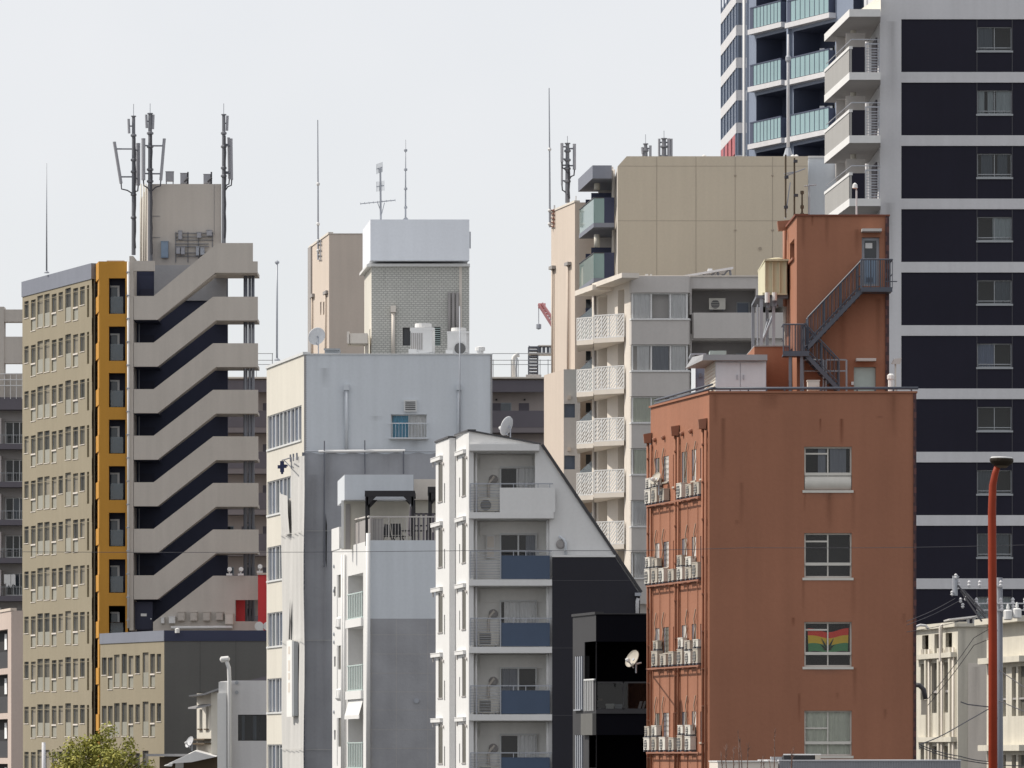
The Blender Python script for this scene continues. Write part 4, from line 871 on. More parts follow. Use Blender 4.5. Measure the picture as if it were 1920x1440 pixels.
    # balconies
    for k,(a,b,c,d) in enumerate(ops):
        s=G; zf=c; bk=-1.45
        m=MB(); m.face([G.P(a,c,bk),G.P(b,c,bk),G.P(b,d,bk),G.P(a,d,bk)]); rc=m.build('recess_wall',['loggia'],t)
        m=MB(); m.fb(G,a+.25,b-.1,d-.62,d-.05,bk+.003,bk+.06); m.build('wall_lintel',['loggia'],rc)
        yb=ys[k][0]
        m=MB(); m.pb(G,879.8,1035 if k else 1038,yb,yb+11.5,.0,.32); m.fb(G,a,b,c-.12,c-.004,bk,-.01); bal=m.build('balcony_slab',['white'],t)
        rw=(G.S(937.5),G.S(1003 if k==0 else 1007.3),c+.05,c+2.02)
        cur=('curtain','curtaindark','curtain','curtaindark','curtain','curtain')[k]; cc=((.5,1),(.72,1),[(.08,.5),(.52,1)],(.02,.5),(.5,1),(0,1))[k]
        # window stands proud on the recess wall
        Fb=FR(879,1035,D+1.45); w=MB(); A,B,C,Dd=rw
        for q in ((A,B,C,C+.06),(A,B,Dd-.07,Dd),(A,A+.06,C+.06,Dd-.07),(B-.06,B,C+.06,Dd-.07),((A+B)/2-.035,(A+B)/2+.035,C+.06,Dd-.07)): w.fb(Fb,q[0],q[1],q[2],q[3],.004,.16)
        w.face([Fb.P(A,C,.006),Fb.P(B,C,.006),Fb.P(B,Dd,.006),Fb.P(A,Dd,.006)],1); w=w.build('balcony_door',['alu','roomdark'],t)
        g=MB(); g.face([Fb.P(A+.05,C+.05,.12),Fb.P(B-.05,C+.05,.12),Fb.P(B-.05,Dd-.05,.12),Fb.P(A+.05,Dd-.05,.12)]); g.build('pane',['glass'],w)
        for u in (cc if isinstance(cc,list) else [cc]): drape(Fb,A+.07+(B-A-.14)*u[0],A+.07+(B-A-.14)*u[1],C+.08,Dd-.08,.06,.02).build('curtain',[cur],w,smooth=True)
        if k!=1:
            p=pipe(t,[Fb.pt(916,yb-6,.1),Fb.pt(916,yb-52,.1),Fb.pt(919,yb-58,.12),Fb.pt(927,yb-67.5,.14)],.055,'taupelight','flue_pipe')
            m=MB(); m.lathe([(.2,0),(.2,.07),(.12,.12)],Fb.pt(925,yb-62,0),14,0,(0,-1,0)); m.build('round_vent',['recess'],t)
        else:
            m=MB(); m.pb(Fb,912,928,1003,1046,.004,.2); mm=m.build('meter_cabinet',['white'],t); m=MB(); m.pb(Fb,913.5,926.5,1006,1027,.202,.21); m.pb(Fb,913.5,926.5,1030,1044,.202,.21); m.build('cabinet_door',['taupelight'],mm)
        pipe(t,[G.pt(892.5,yb-1,-.25),G.pt(892.5,ys[k][1]+1,-.25)],.05,'white')
        if k: pipe(t,[G.pt(1027.5,yb-1,-.2),G.pt(1027.5,ys[k][1]+1,-.2)],.08,'white','post')
        # railing: wire part and solid panel
        m=MB(); zt=c+1.18
        m.fb(G,G.S(881.5),G.S(1035 if k else 1037),zt,zt+.045,.24,.29)
        for i in range(9): z=c+.1+i*.115; m.fb(G,G.S(881.5),G.S(938),z,z+.018,.255,.275)
        for x in (881.6,893,938,962,985,1008,1030): m.fb(G,G.S(x),G.S(x)+.035,c+.005 if x<940 else c+1.0,zt,.245,.285)
        for i in range(10): z=c+.08+i*.115; m.fb(G,G.S(881.2),G.S(881.2)+.05,z,z+.05,-.2,.24); 
        m.build('railing',['steel'],bal)
        m=MB()
        if k==0: m.pb(G,937,1041,915,961,.1,.3); m.build('balcony_panel',['white'],bal)
        else: m.pb(G,940,1031,yb-45,yb-1.2,.2,.235); m.build('balcony_panel',['panelblue'],bal)
        m=MB(); m.pb(G,937.6,938.8,yb-44,yb,.15,.24); m.build('panel_post',['alu'],bal)
    # dark block on the right
    m=MB(); zt=Z(1045,D); dd=D-.3
    pl=[(1035.3,1045),(1153,1045),(1200,1115),(1200,1800),(1035.3,1800)]; m.ext([P(x,y,dd) for x,y in pl],(0,.29,0)); m.build('dark_wall',['ink'],t)
    m=MB(); m.box(X(1035,dd),X(1154,dd),dd-.04,dd+.3,zt,zt+.09); m.build('dark_coping',['white'],t)
    for y in (1088,1214.5,1341):
        m=MB(); m.box(X(1035.5,dd),X(1199,dd) if y>1110 else X(1182,dd),dd-.008,dd,Z(y+.8,dd),Z(y,dd)); m.build('wall_joint',['slateline'],t)
    m=MB(); m.box(X(1035,dd),X(1145,dd),dd,dd+.05,Z(1032.4,dd),Z(1031,dd))
    for x in (1037,1068,1106,1144): m.box(X(x,dd),X(x+1,dd),dd,dd+.05,zt+.09,Z(1032.4,dd))
    m.build('ledge_rail',['alu'],t)
    pipe(t,[G.pt(1060.5,1041,.12),G.pt(1060.5,1018,.12),G.pt(1057,1012,.12),G.pt(1048,1005.5,.14)],.055,'whiteblue','flue_pipe'); m=MB(); m.lathe([(.2,0),(.2,.07),(.12,.12)],G.pt(1051,1020.5),14,0,(0,-1,0)); m.build('round_vent',['recess'],t)
    pipe(t,[G.pt(1196,1122,.35),G.pt(1194.5,1128,.35),G.pt(1194.5,1160,.35)],.075,'pier'); m=MB(); m.pb(G,1190,1202,1112,1118,.0,.5); m.build('gutter',['steel'],t)
    for x0,x1,y0,y1 in ((884,905,1099,1104),(1080,1110,880,950)): stain(t,G,x0,x1,y0,y1,'stainlight',.01)
    return G,F1,F2,ops
GS,F1S,F2S,OPS=stepped_house()
ordn=('first','second','third','fourth','fifth')
for k,(a,b,c,d) in enumerate(OPS[:5]):
    if k==1: continue
    q=GS.P(GS.S(915.5),c+.004,-.75)
    ac_unit((q.x,q.y,q.z),0,('white air conditioner with round fan on the topmost balcony of the white house','','air conditioner with slatted grille on the third balcony down of the white house','air conditioner with slatted grille on the fourth balcony down of the white house','air conditioner barely showing on the lowest balcony of the white house')[k],'balcony air conditioners of the white house',.88,.62,.32,'acwhite',True,k>0)
q=Vector((X(957,231),231,Z(826,231)))
dish((q.x,q.y,Z(834,231)),.43,147,'pale satellite dish on the sloping roof of the white stepped house',m='dish',post=.75,el=20)
# ================================================================ black neighbour
def black_house():
    D=205.; F=Face((1074,208.6),(1117.5,D)); G=FR(1117.5,1232,D); t=thing('black_house','black house with charcoal side, louvred slots and glazed corner balcony','house',(X(1117,D),D,0)); zt=Z(1152,D)
    W=Wall(F,0,F.len,0,zt,.25); o1=W.px(1096,1117.4,1203,1273,.03); o2=W.px(1104,1117.4,1378,1440,.03); l1=W.px(1079,1093.5,1230,1333); l2=W.px(1079,1093.5,1378,1460)
    V=Wall(G,0,G.len,0,zt,2.5); g1=V.px(1118.2,1228,1203,1331); g2=V.px(1118.2,1228,1378,1500)
    m=MB(); W.build(m); m.build('side_wall',['charcoal'],t); m=MB(); V.build(m); shell(m,F.A,F.B,(1232,D),0,zt); m.build('front_wall',['black'],t)
    for a,b,c,d in (l1,l2):
        m=MB(); m.face([F.P(a,c,-.25),F.P(b,c,-.25),F.P(b,d,-.25),F.P(a,d,-.25)],1)
        for i in range(4): s=a+(b-a)*(i+.15)/4; m.fb(F,s,s+(b-a)*.09,c+.06,d-.01,-.2,.02)
        m.fb(F,a+.05,b-.05,c+.01,c+.06,-.2,.1); m.build('louvre',['steel','roomdark'],t)
    m=MB(); m.fb(F,F.S(1096),F.len+.02,F.Zp(1107,1338),F.Zp(1107,1378)-.004,.0,.15); m.build('balcony_band',['lowgrey'],t)
    m=MB(); a,b,c,d=F.rect(1098,1117,1273,1333)
    m.fb(F,a,b,d-.06,d,.02,.08)
    for i in range(6): s=a+(b-a)*i/6; m.fb(F,s,s+.06,c,d-.06,.03,.07)
    m.build('balustrade',['alu'],t)
    for a,b,c,d in (g1,g2):
        m=MB(); m.face([G.P(a,c,-2.5),G.P(b,c,-2.5),G.P(b,d,-2.5),G.P(a,d,-2.5)]); m.build('room_wall',['black'],t)
    m=MB(); A=G.rect(1120,1215,1278,1331); 
    for q in ((A[0],A[1],A[3]-.06,A[3]),(A[0],A[1],A[2],A[2]+.05),(G.S(1168),G.S(1170),A[2],A[3])): m.fb(G,*q,-.1,-.02)
    w=m.build('corner_window',['charcoal'],t); m=MB(); m.face([G.P(A[0],A[2],-.06),G.P(A[1],A[2],-.06),G.P(A[1],A[3],-.06),G.P(A[0],A[3],-.06)]); m.build('pane',['glassdim'],w)
    m=MB(); m.pb(G,1117.5,1232,1331,1338,.0,.06); m.build('sill_band',['charcoal'],t)
    m=MB(); m.fb(F,-.03,F.len+.03,zt,zt+.1,-.3,.05); m.pb(G,1118,1232,1150,1152-.1,-.3,.05); m.build('coping',['charcoal'],t)
    for x,y,w,h,d,l,mm in ((1144,1326,14,9,-.6,'white box on the dark window ledge inside the black house','acwhite'),(1160,1326,13,8,-.7,'grey box beside the white box inside the black house','concrete'),(1126,1311,6,4,-1,'small brown box high on the shelf inside the black house','bark')):
        a,b,c,e=G.rect(x-w/2,x+w/2,y-h,y); o=thing('storage_box',l,'box',G.P((a+b)/2,c-.05,d),0,'boxes behind the dark window'); q=MB(); q.box(-(b-a)/2,(b-a)/2,-.25,.25,0,e-c-.08); q.build('body',[mm],o,local=True); q=MB(); q.box(-(b-a)/2-.02,(b-a)/2+.02,-.27,.27,e-c-.08,e-c); q.build('lid',[mm],o,local=True)
    for i,x in enumerate((1200,1208)):
        o=thing('leaning_panel',('wider pale panel leaning inside the dark glazed balcony','narrow pale panel leaning at the end of the dark balcony')[i],'panel',G.pt(x,1328,-.9),0,'panels leaning behind the dark window'); q=MB(); q.ext([(-.07,0,0),(.05-.03*i,0,0),(.13-.03*i,.1,.28),(.02,.1,.28)],(0,.02,0)); q.build('board',['recess'],o,local=True); q=MB(); q.box(-.1,.1,-.02,.05,-.05,0); q.build('foot',['charcoal'],o,local=True)
black_house()
# ================================================================ terracotta building
DT=182.
def terracotta():
    D=DT; F=Face((1220,189.8),(1330,D)); G=FR(1330,1718,D); t=thing('terracotta_building','terracotta office building with stained front and pipe-lined sunny side','office building',(X(1330,D),D,0)); zt=Z(737,D); fl=165.5*D/FP
    W=Wall(F,0,F.len,0,zt,.025); rows=[]
    cols=[(1228,1236.7,859,905),(1243.7,1254,855,903),(1262,1267,852,912),(1278,1288,847,907),(1297,1305,842.5,901),(1313,1320,840,897)]
    base=[F.rect(*c) for c in cols]
    for k in range(6):
        for i,(a,b,c,d) in enumerate(base): r=(a,b,c-k*fl,d-k*fl); W.hole(*r); rows.append((i,k,r))
    m=MB(); W.build(m); m.build('side_wall',['terracotta'],t)
    V=Wall(G,0,G.len,0,zt,.12); ws=[V.px(1508,1597,y0,y1) for y0,y1 in ((837.5,919),(999.5,1083),(1166,1250),(1332.5,1417))]
    m=MB(); V.build(m); shell(m,F.A,F.B,(1718,D),0,zt-.05); m.build('front_wall',['terracotta'],t)
    m=MB(); m.pb(G,1712.5,1718,738,1440,.003,.05); m.build('brick_edge',['brickedge'],t)
    m=MB(); m.fb(F,-.05,F.len+.05,zt,zt+.07,-.4,.06); m.pb(G,1330.6,1720,733.5,737-.05,-.4,.06); m.build('coping',['terracotta'],t)
    for i,k,(a,b,c,d) in rows:
        m=MB(); n=-.025; u=a+(b-a)*(.35 if (i+k)%2 else .55); m.face([F.P(a,c,n),F.P(u,c,n),F.P(u,d,n),F.P(a,d,n)],4 if i!=2 else 2); m.face([F.P(u,c,n),F.P(b,c,n),F.P(b,d,n),F.P(u,d,n)],2 if i==2 else (0 if (i+k)%3 else 3))
        m.fb(F,b-.03,b-.005,c+.01,d-.01,n+.005,n+.02,1); m.fb(F,u-.02,u+.02,c+.01,d-.01,n+.005,n+.02,1)
        m.fb(F,a-.03,b+.03,c-.06,c-.004,-.02,.04,1)
        if i==1:
            for q in range(5): z=c+(d-c)*(q+.5)/5; m.fb(F,a,b,z,z+.012,.006,.014,3)
        m.build('side_window',['taupe','acbeige','terrapipe','slotglass','plum'],t)
    # front windows
    kinds=[dict(h=(.36,(.87,0,.5)),cur='curtaindark',cc=[(.28,.46),(.55,.92)],p='glass'),dict(h=(.29,(.84,0,.5)),cur=None,cc=None,p='glass'),dict(h=(.28,(.85,0,.5)),cur=None,cc=None,p='glass'),dict(h=(.27,(.62,0,.5)),cur='curtaingreen',cc=[(.0,.5),(.5,1)],p='glass')]
    for k,w in enumerate(ws):
        kd=kinds[k]; a,b,c,d=w
        win=window(t,G,w,.12,bars=(.5,),hbars=kd['h'],fw=.055,frame='acwhite',pane=kd['p'],curtain=kd['cur'],ccover=kd['cc'],sill=.03,room='roomdark')
        m=MB(); z=c+.055+(d-c-.11)*kd['h'][0]; m.fb(G,a+.01,b-.01,z-.05,z+.05,-.115,-.04); m.build('rail_bar',['acwhite'],win)
        if k==0:
            m=MB(); 
            for u in (0,1): s0=a+.06+(b-a-.12)*u/2; s1=s0+(b-a-.12)/2-.02; pts=[G.P(s0,c+.05,-.1),G.P(s1,c+.05,-.1)]; 
            for j in range(8):
                u0,u1=j/8,(j+1)/8; zz=lambda u:c+.02+.46*u; oo=lambda u:.02+.09*math.sin(u*3.1)
                m.face([G.P(a+.02,zz(u0),-.1+oo(u0)),G.P(b-.02,zz(u0),-.1+oo(u0)),G.P(b-.02,zz(u1),-.1+oo(u1)),G.P(a+.02,zz(u1),-.1+oo(u1))])
            m.build('lower_panel',['acwhite'],win,smooth=True)
        if k==3:
            m=MB(); m.fb(G,a+.06,b-.06,c+.06,c+.4,-.33,-.29); m.build('lower_board',['navystripe'],win)
    for (x0,x1,y0,y1,mm) in ((1573,1583,785,836,'rustrun'),(1535,1541,785,812,'rustrun'),(1594,1606,921,999,'stain'),(1505,1512,922,960,'stain'),(1545,1566,923,1000,'stain'),(1594,1606,1084,1166,'stain'),(1502,1510,1086,1150,'stain'),(1597,1609,1252,1330,'stain'),(1495,1502,1300,1355,'rustrun'),(1350,1362,784,900,'stain'),(1385,1396,905,990,'stain'),(1640,1660,780,785,'stain'),(1376,1388,975,985,'stain'),(1565,1575,1299,1312,'stain'),(1504,1600,922,938,'stainlight'),(1504,1600,1252,1266,'stainlight'),(1335,1348,740,800,'stain'),(1660,1690,740,820,'stain'),(1420,1470,740,770,'stain'),(1483,1492,1158,1175,'rustrun'),(1690,1700,1150,1170,'stain'),(1655,1664,1330,1350,'stain')): stain(t,G,x0,x1,y0,y1,mm)
    # pipes and hoppers on the sunny side
    for x,y in ((1219.5,822),(1271,808),(1322.5,795)):
        p=pipe(t,[F.pt(x+.5,y+8,.1),F.pt(x+.5,1480,.1)],.05,'terracotta')
        pipe(t,[F.pt(x+4.5,y+12,.07),F.pt(x+4.5,1480,.07)],.045,'terracotta','vent_pipe')
        h=MB(); q=F.pt(x+.8,y,.14); h.hexa([(q.x-.1,q.y-.15,q.z-.17),(q.x+.14,q.y-.15,q.z-.17),(q.x+.14,q.y+.2,q.z-.17),(q.x-.1,q.y+.2,q.z-.17),(q.x-.13,q.y-.2,q.z+.14),(q.x+.17,q.y-.2,q.z+.19),(q.x+.17,q.y+.25,q.z+.19),(q.x-.13,q.y+.25,q.z+.14)]); h.build('hopper',['terrapipe'],p)
        c=MB()
        for k in range(9): zc=F.Zp(x,y+40+k*70); q=F.P(F.S(x+2),zc,.07); c.box(q.x-.1,q.x+.1,q.y-.08,q.y+.08,zc,zc+.05)
        c.build('pipe_clip',['terrapipe'],p)
    for x,y in ((1230,823),(1246.5,819),(1281.5,811.5),(1297.5,807)):
        m=MB(); q=F.pt(x,y); m.lathe([(.08,0),(.09,.1),(.06,.13)],q,10,0,(F.n.x,F.n.y,-.5)); m.build('vent_hood',['terrapipe'],t)
    for x in (1239,1257,1291,1309.5): pipe(t,[F.pt(x,950,.04),F.pt(x,1480,.04)],.014,'terracotta','conduit')
    # equipment racks
    for k in range(4):
        yy=[(946,925),(1099,1085),(1257,1252),(1417,1413)][k]
        z=F.Zp(1275,yy[0]-8)-.02; m=MB()
        m.fb(F,F.S(1224),F.S(1322),z-.05,z,.22,.25); m.fb(F,F.S(1224),F.S(1322),z-.05,z,.03,.07); pass
        for x in (1225,1259,1293,1320): s=F.S(x); m.fb(F,s,s+.05,z-.1,z-.055,0,.25)
        m.build('equipment_rack',['terrapipe'],t)
        for i,x in enumerate((1232,1246,1290,1306)):
            yb=F.Zp(x,(yy[0]-8))
            pipe(t,[F.pt(x,0,.1)*0+Vector(F.P(F.S(x),z+.75,.12)),Vector(F.P(F.S(x)+.1,z+1.25,.08)),Vector(F.P(F.S(x)-.15,z+1.6,.06)),Vector(F.P(F.S(x)+.1,z+1.95,.06))],.022,'hose','refrigerant_hose',6)
    return F,G
FT,GT=terracotta()
# outdoor units on the racks
rn=('topmost','second','third','lowest'); xl=(1222.5,1237,1251,1268,1284,1299,1314); on7=('seventh','sixth','fifth','fourth','third','second','first'); ra=random.Random(5)
for k,y in enumerate((946,1099,1257,1417)):
    z=FT.Zp(1275,y-8)
    for i,x in enumerate(xl):
        if (k,i) in ((0,3),(2,0),(3,6)): continue
        w=ra.uniform(.62,.84); h=ra.uniform(.42,.56); s=FT.S(x+2+ra.uniform(-1.6,1.6)); q=FT.P(s,z,.03)
        ac_unit((q.x,q.y,q.z),FT.rz,'%s air conditioner from the corner, standing on the %s rack of the terracotta side'%(on7[i],rn[k]),'air conditioners on the terracotta wall racks',w,h,.2,ra.choice(('acbeige','acbeige','acwhite')))
        if (i in (0,1,4,5) and not (k==0 and i>1)) or (k==2 and i==6):
            q=FT.P(s+ra.uniform(-.15,.1),z+h+.035,.04); ac_unit((q.x,q.y,q.z),FT.rz,'%s air conditioner from the corner, upper layer of the %s terracotta rack'%(on7[i],rn[k]),'air conditioners on the terracotta wall racks',ra.uniform(.6,.75),ra.uniform(.28,.38),.17,ra.choice(('acwhite','acbeige')))
dish((X(1192,186.5),186.,Z(1262,186)),.32,216,'cream satellite dish held out from the terracotta corner',m='acbeige',post=.42,el=25)
b=MB(); q=FT.pt(1222,1243,.4); b.tube([(X(1192,186.5),186.,Z(1245,186)),(q.x,q.y,q.z)],.03,6); b.tube([(X(1192,186.5),186.,Z(1262,186)),(X(1192,186.5),186,Z(1243,186))],.025,6); b.top('dish_arm','steel','thin steel arm carrying the cream dish from the terracotta wall','bracket',loc=q)
q=FT.pt(1251,900,.3); dish((q.x,q.y,FT.Zp(1254,928)),.24,215,'beige satellite dish on the topmost rack of the terracotta side',m='acbeige',post=.5,el=30)
# flag behind the third window
GA,GB,GC,GD=GT.rect(1515,1592,1178,1222); t=thing('striped_flag','red yellow green flag with dark leaf hanging inside the terracotta window','flag',GT.P((GA+GB)/2,GC,-.3))
def wav(u,v): return GT.P(GA+(GB-GA)*(u+.02*(1-v)*(1 if u<.5 else -1)),GC+(GD-GC)*v-.09*math.sin(u*math.pi)*v*1.1+.03*math.sin(u*9),-.21+.02*math.sin(u*11))
for n,v0,v1,m in (('green_stripe',0,.36,'flaggreen'),('yellow_stripe',.36,.70,'flagyellow'),('red_stripe',.70,1.,'flagred')):
    b=MB()
    for i in range(24): b.face([wav(i/24,v0),wav((i+1)/24,v0),wav((i+1)/24,v1),wav(i/24,v1)])
    b.build(n,[m],t,smooth=True)
b=MB(); c=Vector((0,0,0)); cen=wav(.5,.14)+Vector((0,-.05,0))
for ang,ln in ((90,.5),(62,.47),(118,.47),(36,.33),(144,.33),(12,.17),(168,.17)):
    d=Vector((math.cos(R(ang)),0,math.sin(R(ang)))); s=Vector((-d.z,0,d.x)); l=ln
    b.face([cen,cen+d*l*.45-s*.034,cen+d*l,cen+d*l*.45+s*.034])
b.build('leaf_emblem',['flagleaf'],t)
# ================================================================ on the terracotta roof
D=DT; zR=Z(737,D)+.07
t=thing('roof_railing','low steel-blue pipe railing around the terracotta roof edge','railing',(X(1331,D),D,zR))
def TR(x,y): return FT.pt(x,y,-.1)
b=MB(); b.tube([TR(1223,757.5),TR(1330,728)],.05,7); b.tube([(X(1330,D),D+.1,Z(728,D)),(X(1722,D),D+.1,Z(727.5,D))],.05,7)
b.tube([TR(1223,757.5)+Vector((0,0,.13)),TR(1330,728)+Vector((0,0,.13))],.04,6); b.build('rail',['steelblue'],t,smooth=True)
b=MB()
for i in range(12): x=1334+i*34; b.box(X(x,D),X(x,D)+.05,D+.06,D+.14,zR,Z(728,D))
for i in range(5): q=TR(1226+i*24,757-i*6.6); b.box(q.x-.03,q.x+.03,q.y-.03,q.y+.03,q.z-.25,q.z)
b.build('post',['steelblue'],t)
Ds=184.5
t=thing('storage_shed','white storage shed with grey eaves and double doors on the terracotta roof','shed',(X(1380,Ds),Ds,zR)); F=Face((1321,188.),(1341.5,Ds)); G=FR(1341.5,1436.5,Ds)
b=MB(); shell(b,F.A,F.B,(1436.5,Ds),zR,Z(677,Ds),front=True); b.build('body',['whiteblue'],t)
b=MB(); b.face([F.P(0,zR,.001),F.P(F.len,zR,.001),F.P(F.len,Z(676,Ds),.001),F.P(0,Z(676,Ds),.001)])
for i in range(9): z=zR+.12+i*.115; b.fb(F,.02,F.len-.02,z,z+.02,.002,.02)
b.build('side_cladding',['cream'],t)
for x0,x1 in ((1343,1387),(1389,1435)): d=MB(); d.pb(G,x0,x1,680,735,.002,.04); dd=d.build('door',['whiteblue'],t); h=MB(); h.pb(G,x1-6 if x0<1350 else x0+4,x1-4 if x0<1350 else x0+6,703,712,.041,.08); h.build('handle',['steel'],dd)
b=MB(); e=Z(677,Ds)+.005; b.hexa([(X(1316.5,Ds),Ds-.3,e),(X(1438,Ds),Ds-.3,e),(X(1438,Ds)+.1,Ds+3.6,e),(X(1318,Ds)-.5,Ds+3.6,e),(X(1318.5,Ds),Ds-.28,e+.2),(X(1438,Ds),Ds-.28,e+.2),(X(1438,Ds),Ds+3,e+.36),(X(1320,Ds)-.3,Ds+3,e+.36)]); b.build('roof',['tin'],t)
t=thing('duct_cabinet','narrow blue-grey duct cabinet with pale edge beside the roof shed','cabinet',(X(1308,189.5),189.5,zR)); b=MB(); b.box(X(1303.5,189.5),X(1322.5,189.5),189.5,191,zR,Z(666.5,189.5)); b.build('body',['towerblue'],t); b=MB(); shell(b,(1296,192.),(1303.2,189.45),(1304,189.4),zR,Z(666.5,189.5),left=True,front=True); b.build('side_panel',['whiteblue'],t); b=MB(); b.box(X(1294.5,189.5),X(1324,189.5),189.3,191.4,Z(666.3,189.5),Z(663,189.5)); b.build('lid',['steel'],t); b=MB(); b.pb(FR(1300,1322,189.5),1310,1315,700,708,.004,.12); b.build('latch',['steeldark'],t)
b=MB(); b.box(X(1331,189.5),X(1362,189.5),189.5,190.5,Z(668,189.5),Z(657.5,189.5)); b.top('roof_duct','tealpale','small pale green duct box peeking over the shed roof','duct box',loc=(X(1345,189.5),190,Z(668,189.5)))
# brown plinth and water tank
Dp=188.; t=thing('tank_plinth','terracotta block below the water tank on the roof','plinth',(X(1440,Dp),Dp,zR)); b=MB(); shell(b,(1400,192.),(1414.5,Dp),(1480,Dp),zR,Z(650,Dp),left=True,front=True); b.build('block',['terracotta'],t); b=MB(); q=para((1399.5,192.2),(1414.3,Dp-.05),(1481,Dp-.05)); b.prism([(p.x,p.y) for p in q],Z(650,Dp),Z(648,Dp)); b.build('coping',['recess'],t)
t=thing('water_tank','cream square water tank on tall steel legs beside the penthouse','water tank',(X(1448,189),189.5,Z(648,189))); Dk=189.
b=MB(); z0,z1=Z(553,Dk),Z(490,Dk); shell(b,(1421.5,193.),(1434,Dk),(1476,Dk),z0,z1,left=True,front=True); q=para((1421.5,193.),(1434,Dk),(1476,Dk)); b.face([(p.x,p.y,z0) for p in q]); b.build('tank_body',['tank'],t)
b=MB(); G=FR(1434,1476,Dk); F=Face((1421.5,193.),(1434,Dk))
for x in (1434,1447,1460,1472): b.pb(G,x,x+2.4,491,553,.0,.09)
b.pb(G,1434,1476,550.5,553,.0,.11); b.fb(F,0,F.len,z0,z0+.09,0,.08); b.build('tank_ribs',['tank'],t)
b=MB(); q=para((1420.5,193.3),(1433.4,Dk-.25),(1479,Dk-.25)); b.prism([(p.x,p.y) for p in q],Z(490,Dk),Z(487,Dk)); b.lathe([(.42,0),(.42,.14),(.1,.2)],(X(1458,190),190.4,Z(487,Dk)),16); b.build('tank_lid',['tank'],t)
zb=Z(648,Dp)
for x,y in ((1420.5,192.6),(1428,189.2),(1451,189.2),(1448,192.8)):
    b=MB(); b.box(X(x,Dk)-.055,X(x,Dk)+.055,y-.05,y+.05,zb,z0-.1); b.build('leg',['steel'],t)
b=MB(); b.box(X(1418,Dk),X(1478,Dk),Dk+.05,Dk+3.9,z0-.1,z0-.003); b.build('platform',['steeldark'],t)
b=MB(); b.tube([(X(1430,Dk),189.3,Z(640,Dk)),(X(1450,Dk),189.3,Z(590,Dk))],.045,6); b.tube([(X(1433,Dk),191.9,Z(643,Dk)),(X(1449,Dk),192,Z(585,Dk))],.045,6); b.tube([(X(1421,Dk),189.2,Z(570,Dk)),(X(1421,Dk),189.2,zb)],.03,5)
for i in range(9): b.tube([(X(1419.2,Dk),189.25,Z(575+i*8,Dk)),(X(1422,Dk),189.25,Z(575+i*8,Dk))],.02,4)
b.build('brace',['steel'],t)
for x,y0,y1 in ((1438.5,551,575),(1452,551,571)):
    b=MB(); b.tube([(X(x,Dk),Dk-.12,Z(y0-2,Dk)),(X(x,Dk),Dk-.12,Z(y1-7,Dk))],.09,8,0); b.tube([(X(x,Dk),Dk-.12,Z(y1-7,Dk)),(X(x+2,Dk),Dk-.1,Z(y1,Dk)),(X(x+6,Dk),Dk+.6,Z(y1+1,Dk))],.07,7,1); b.build('outlet_pipe',['white','steeldark'],t)
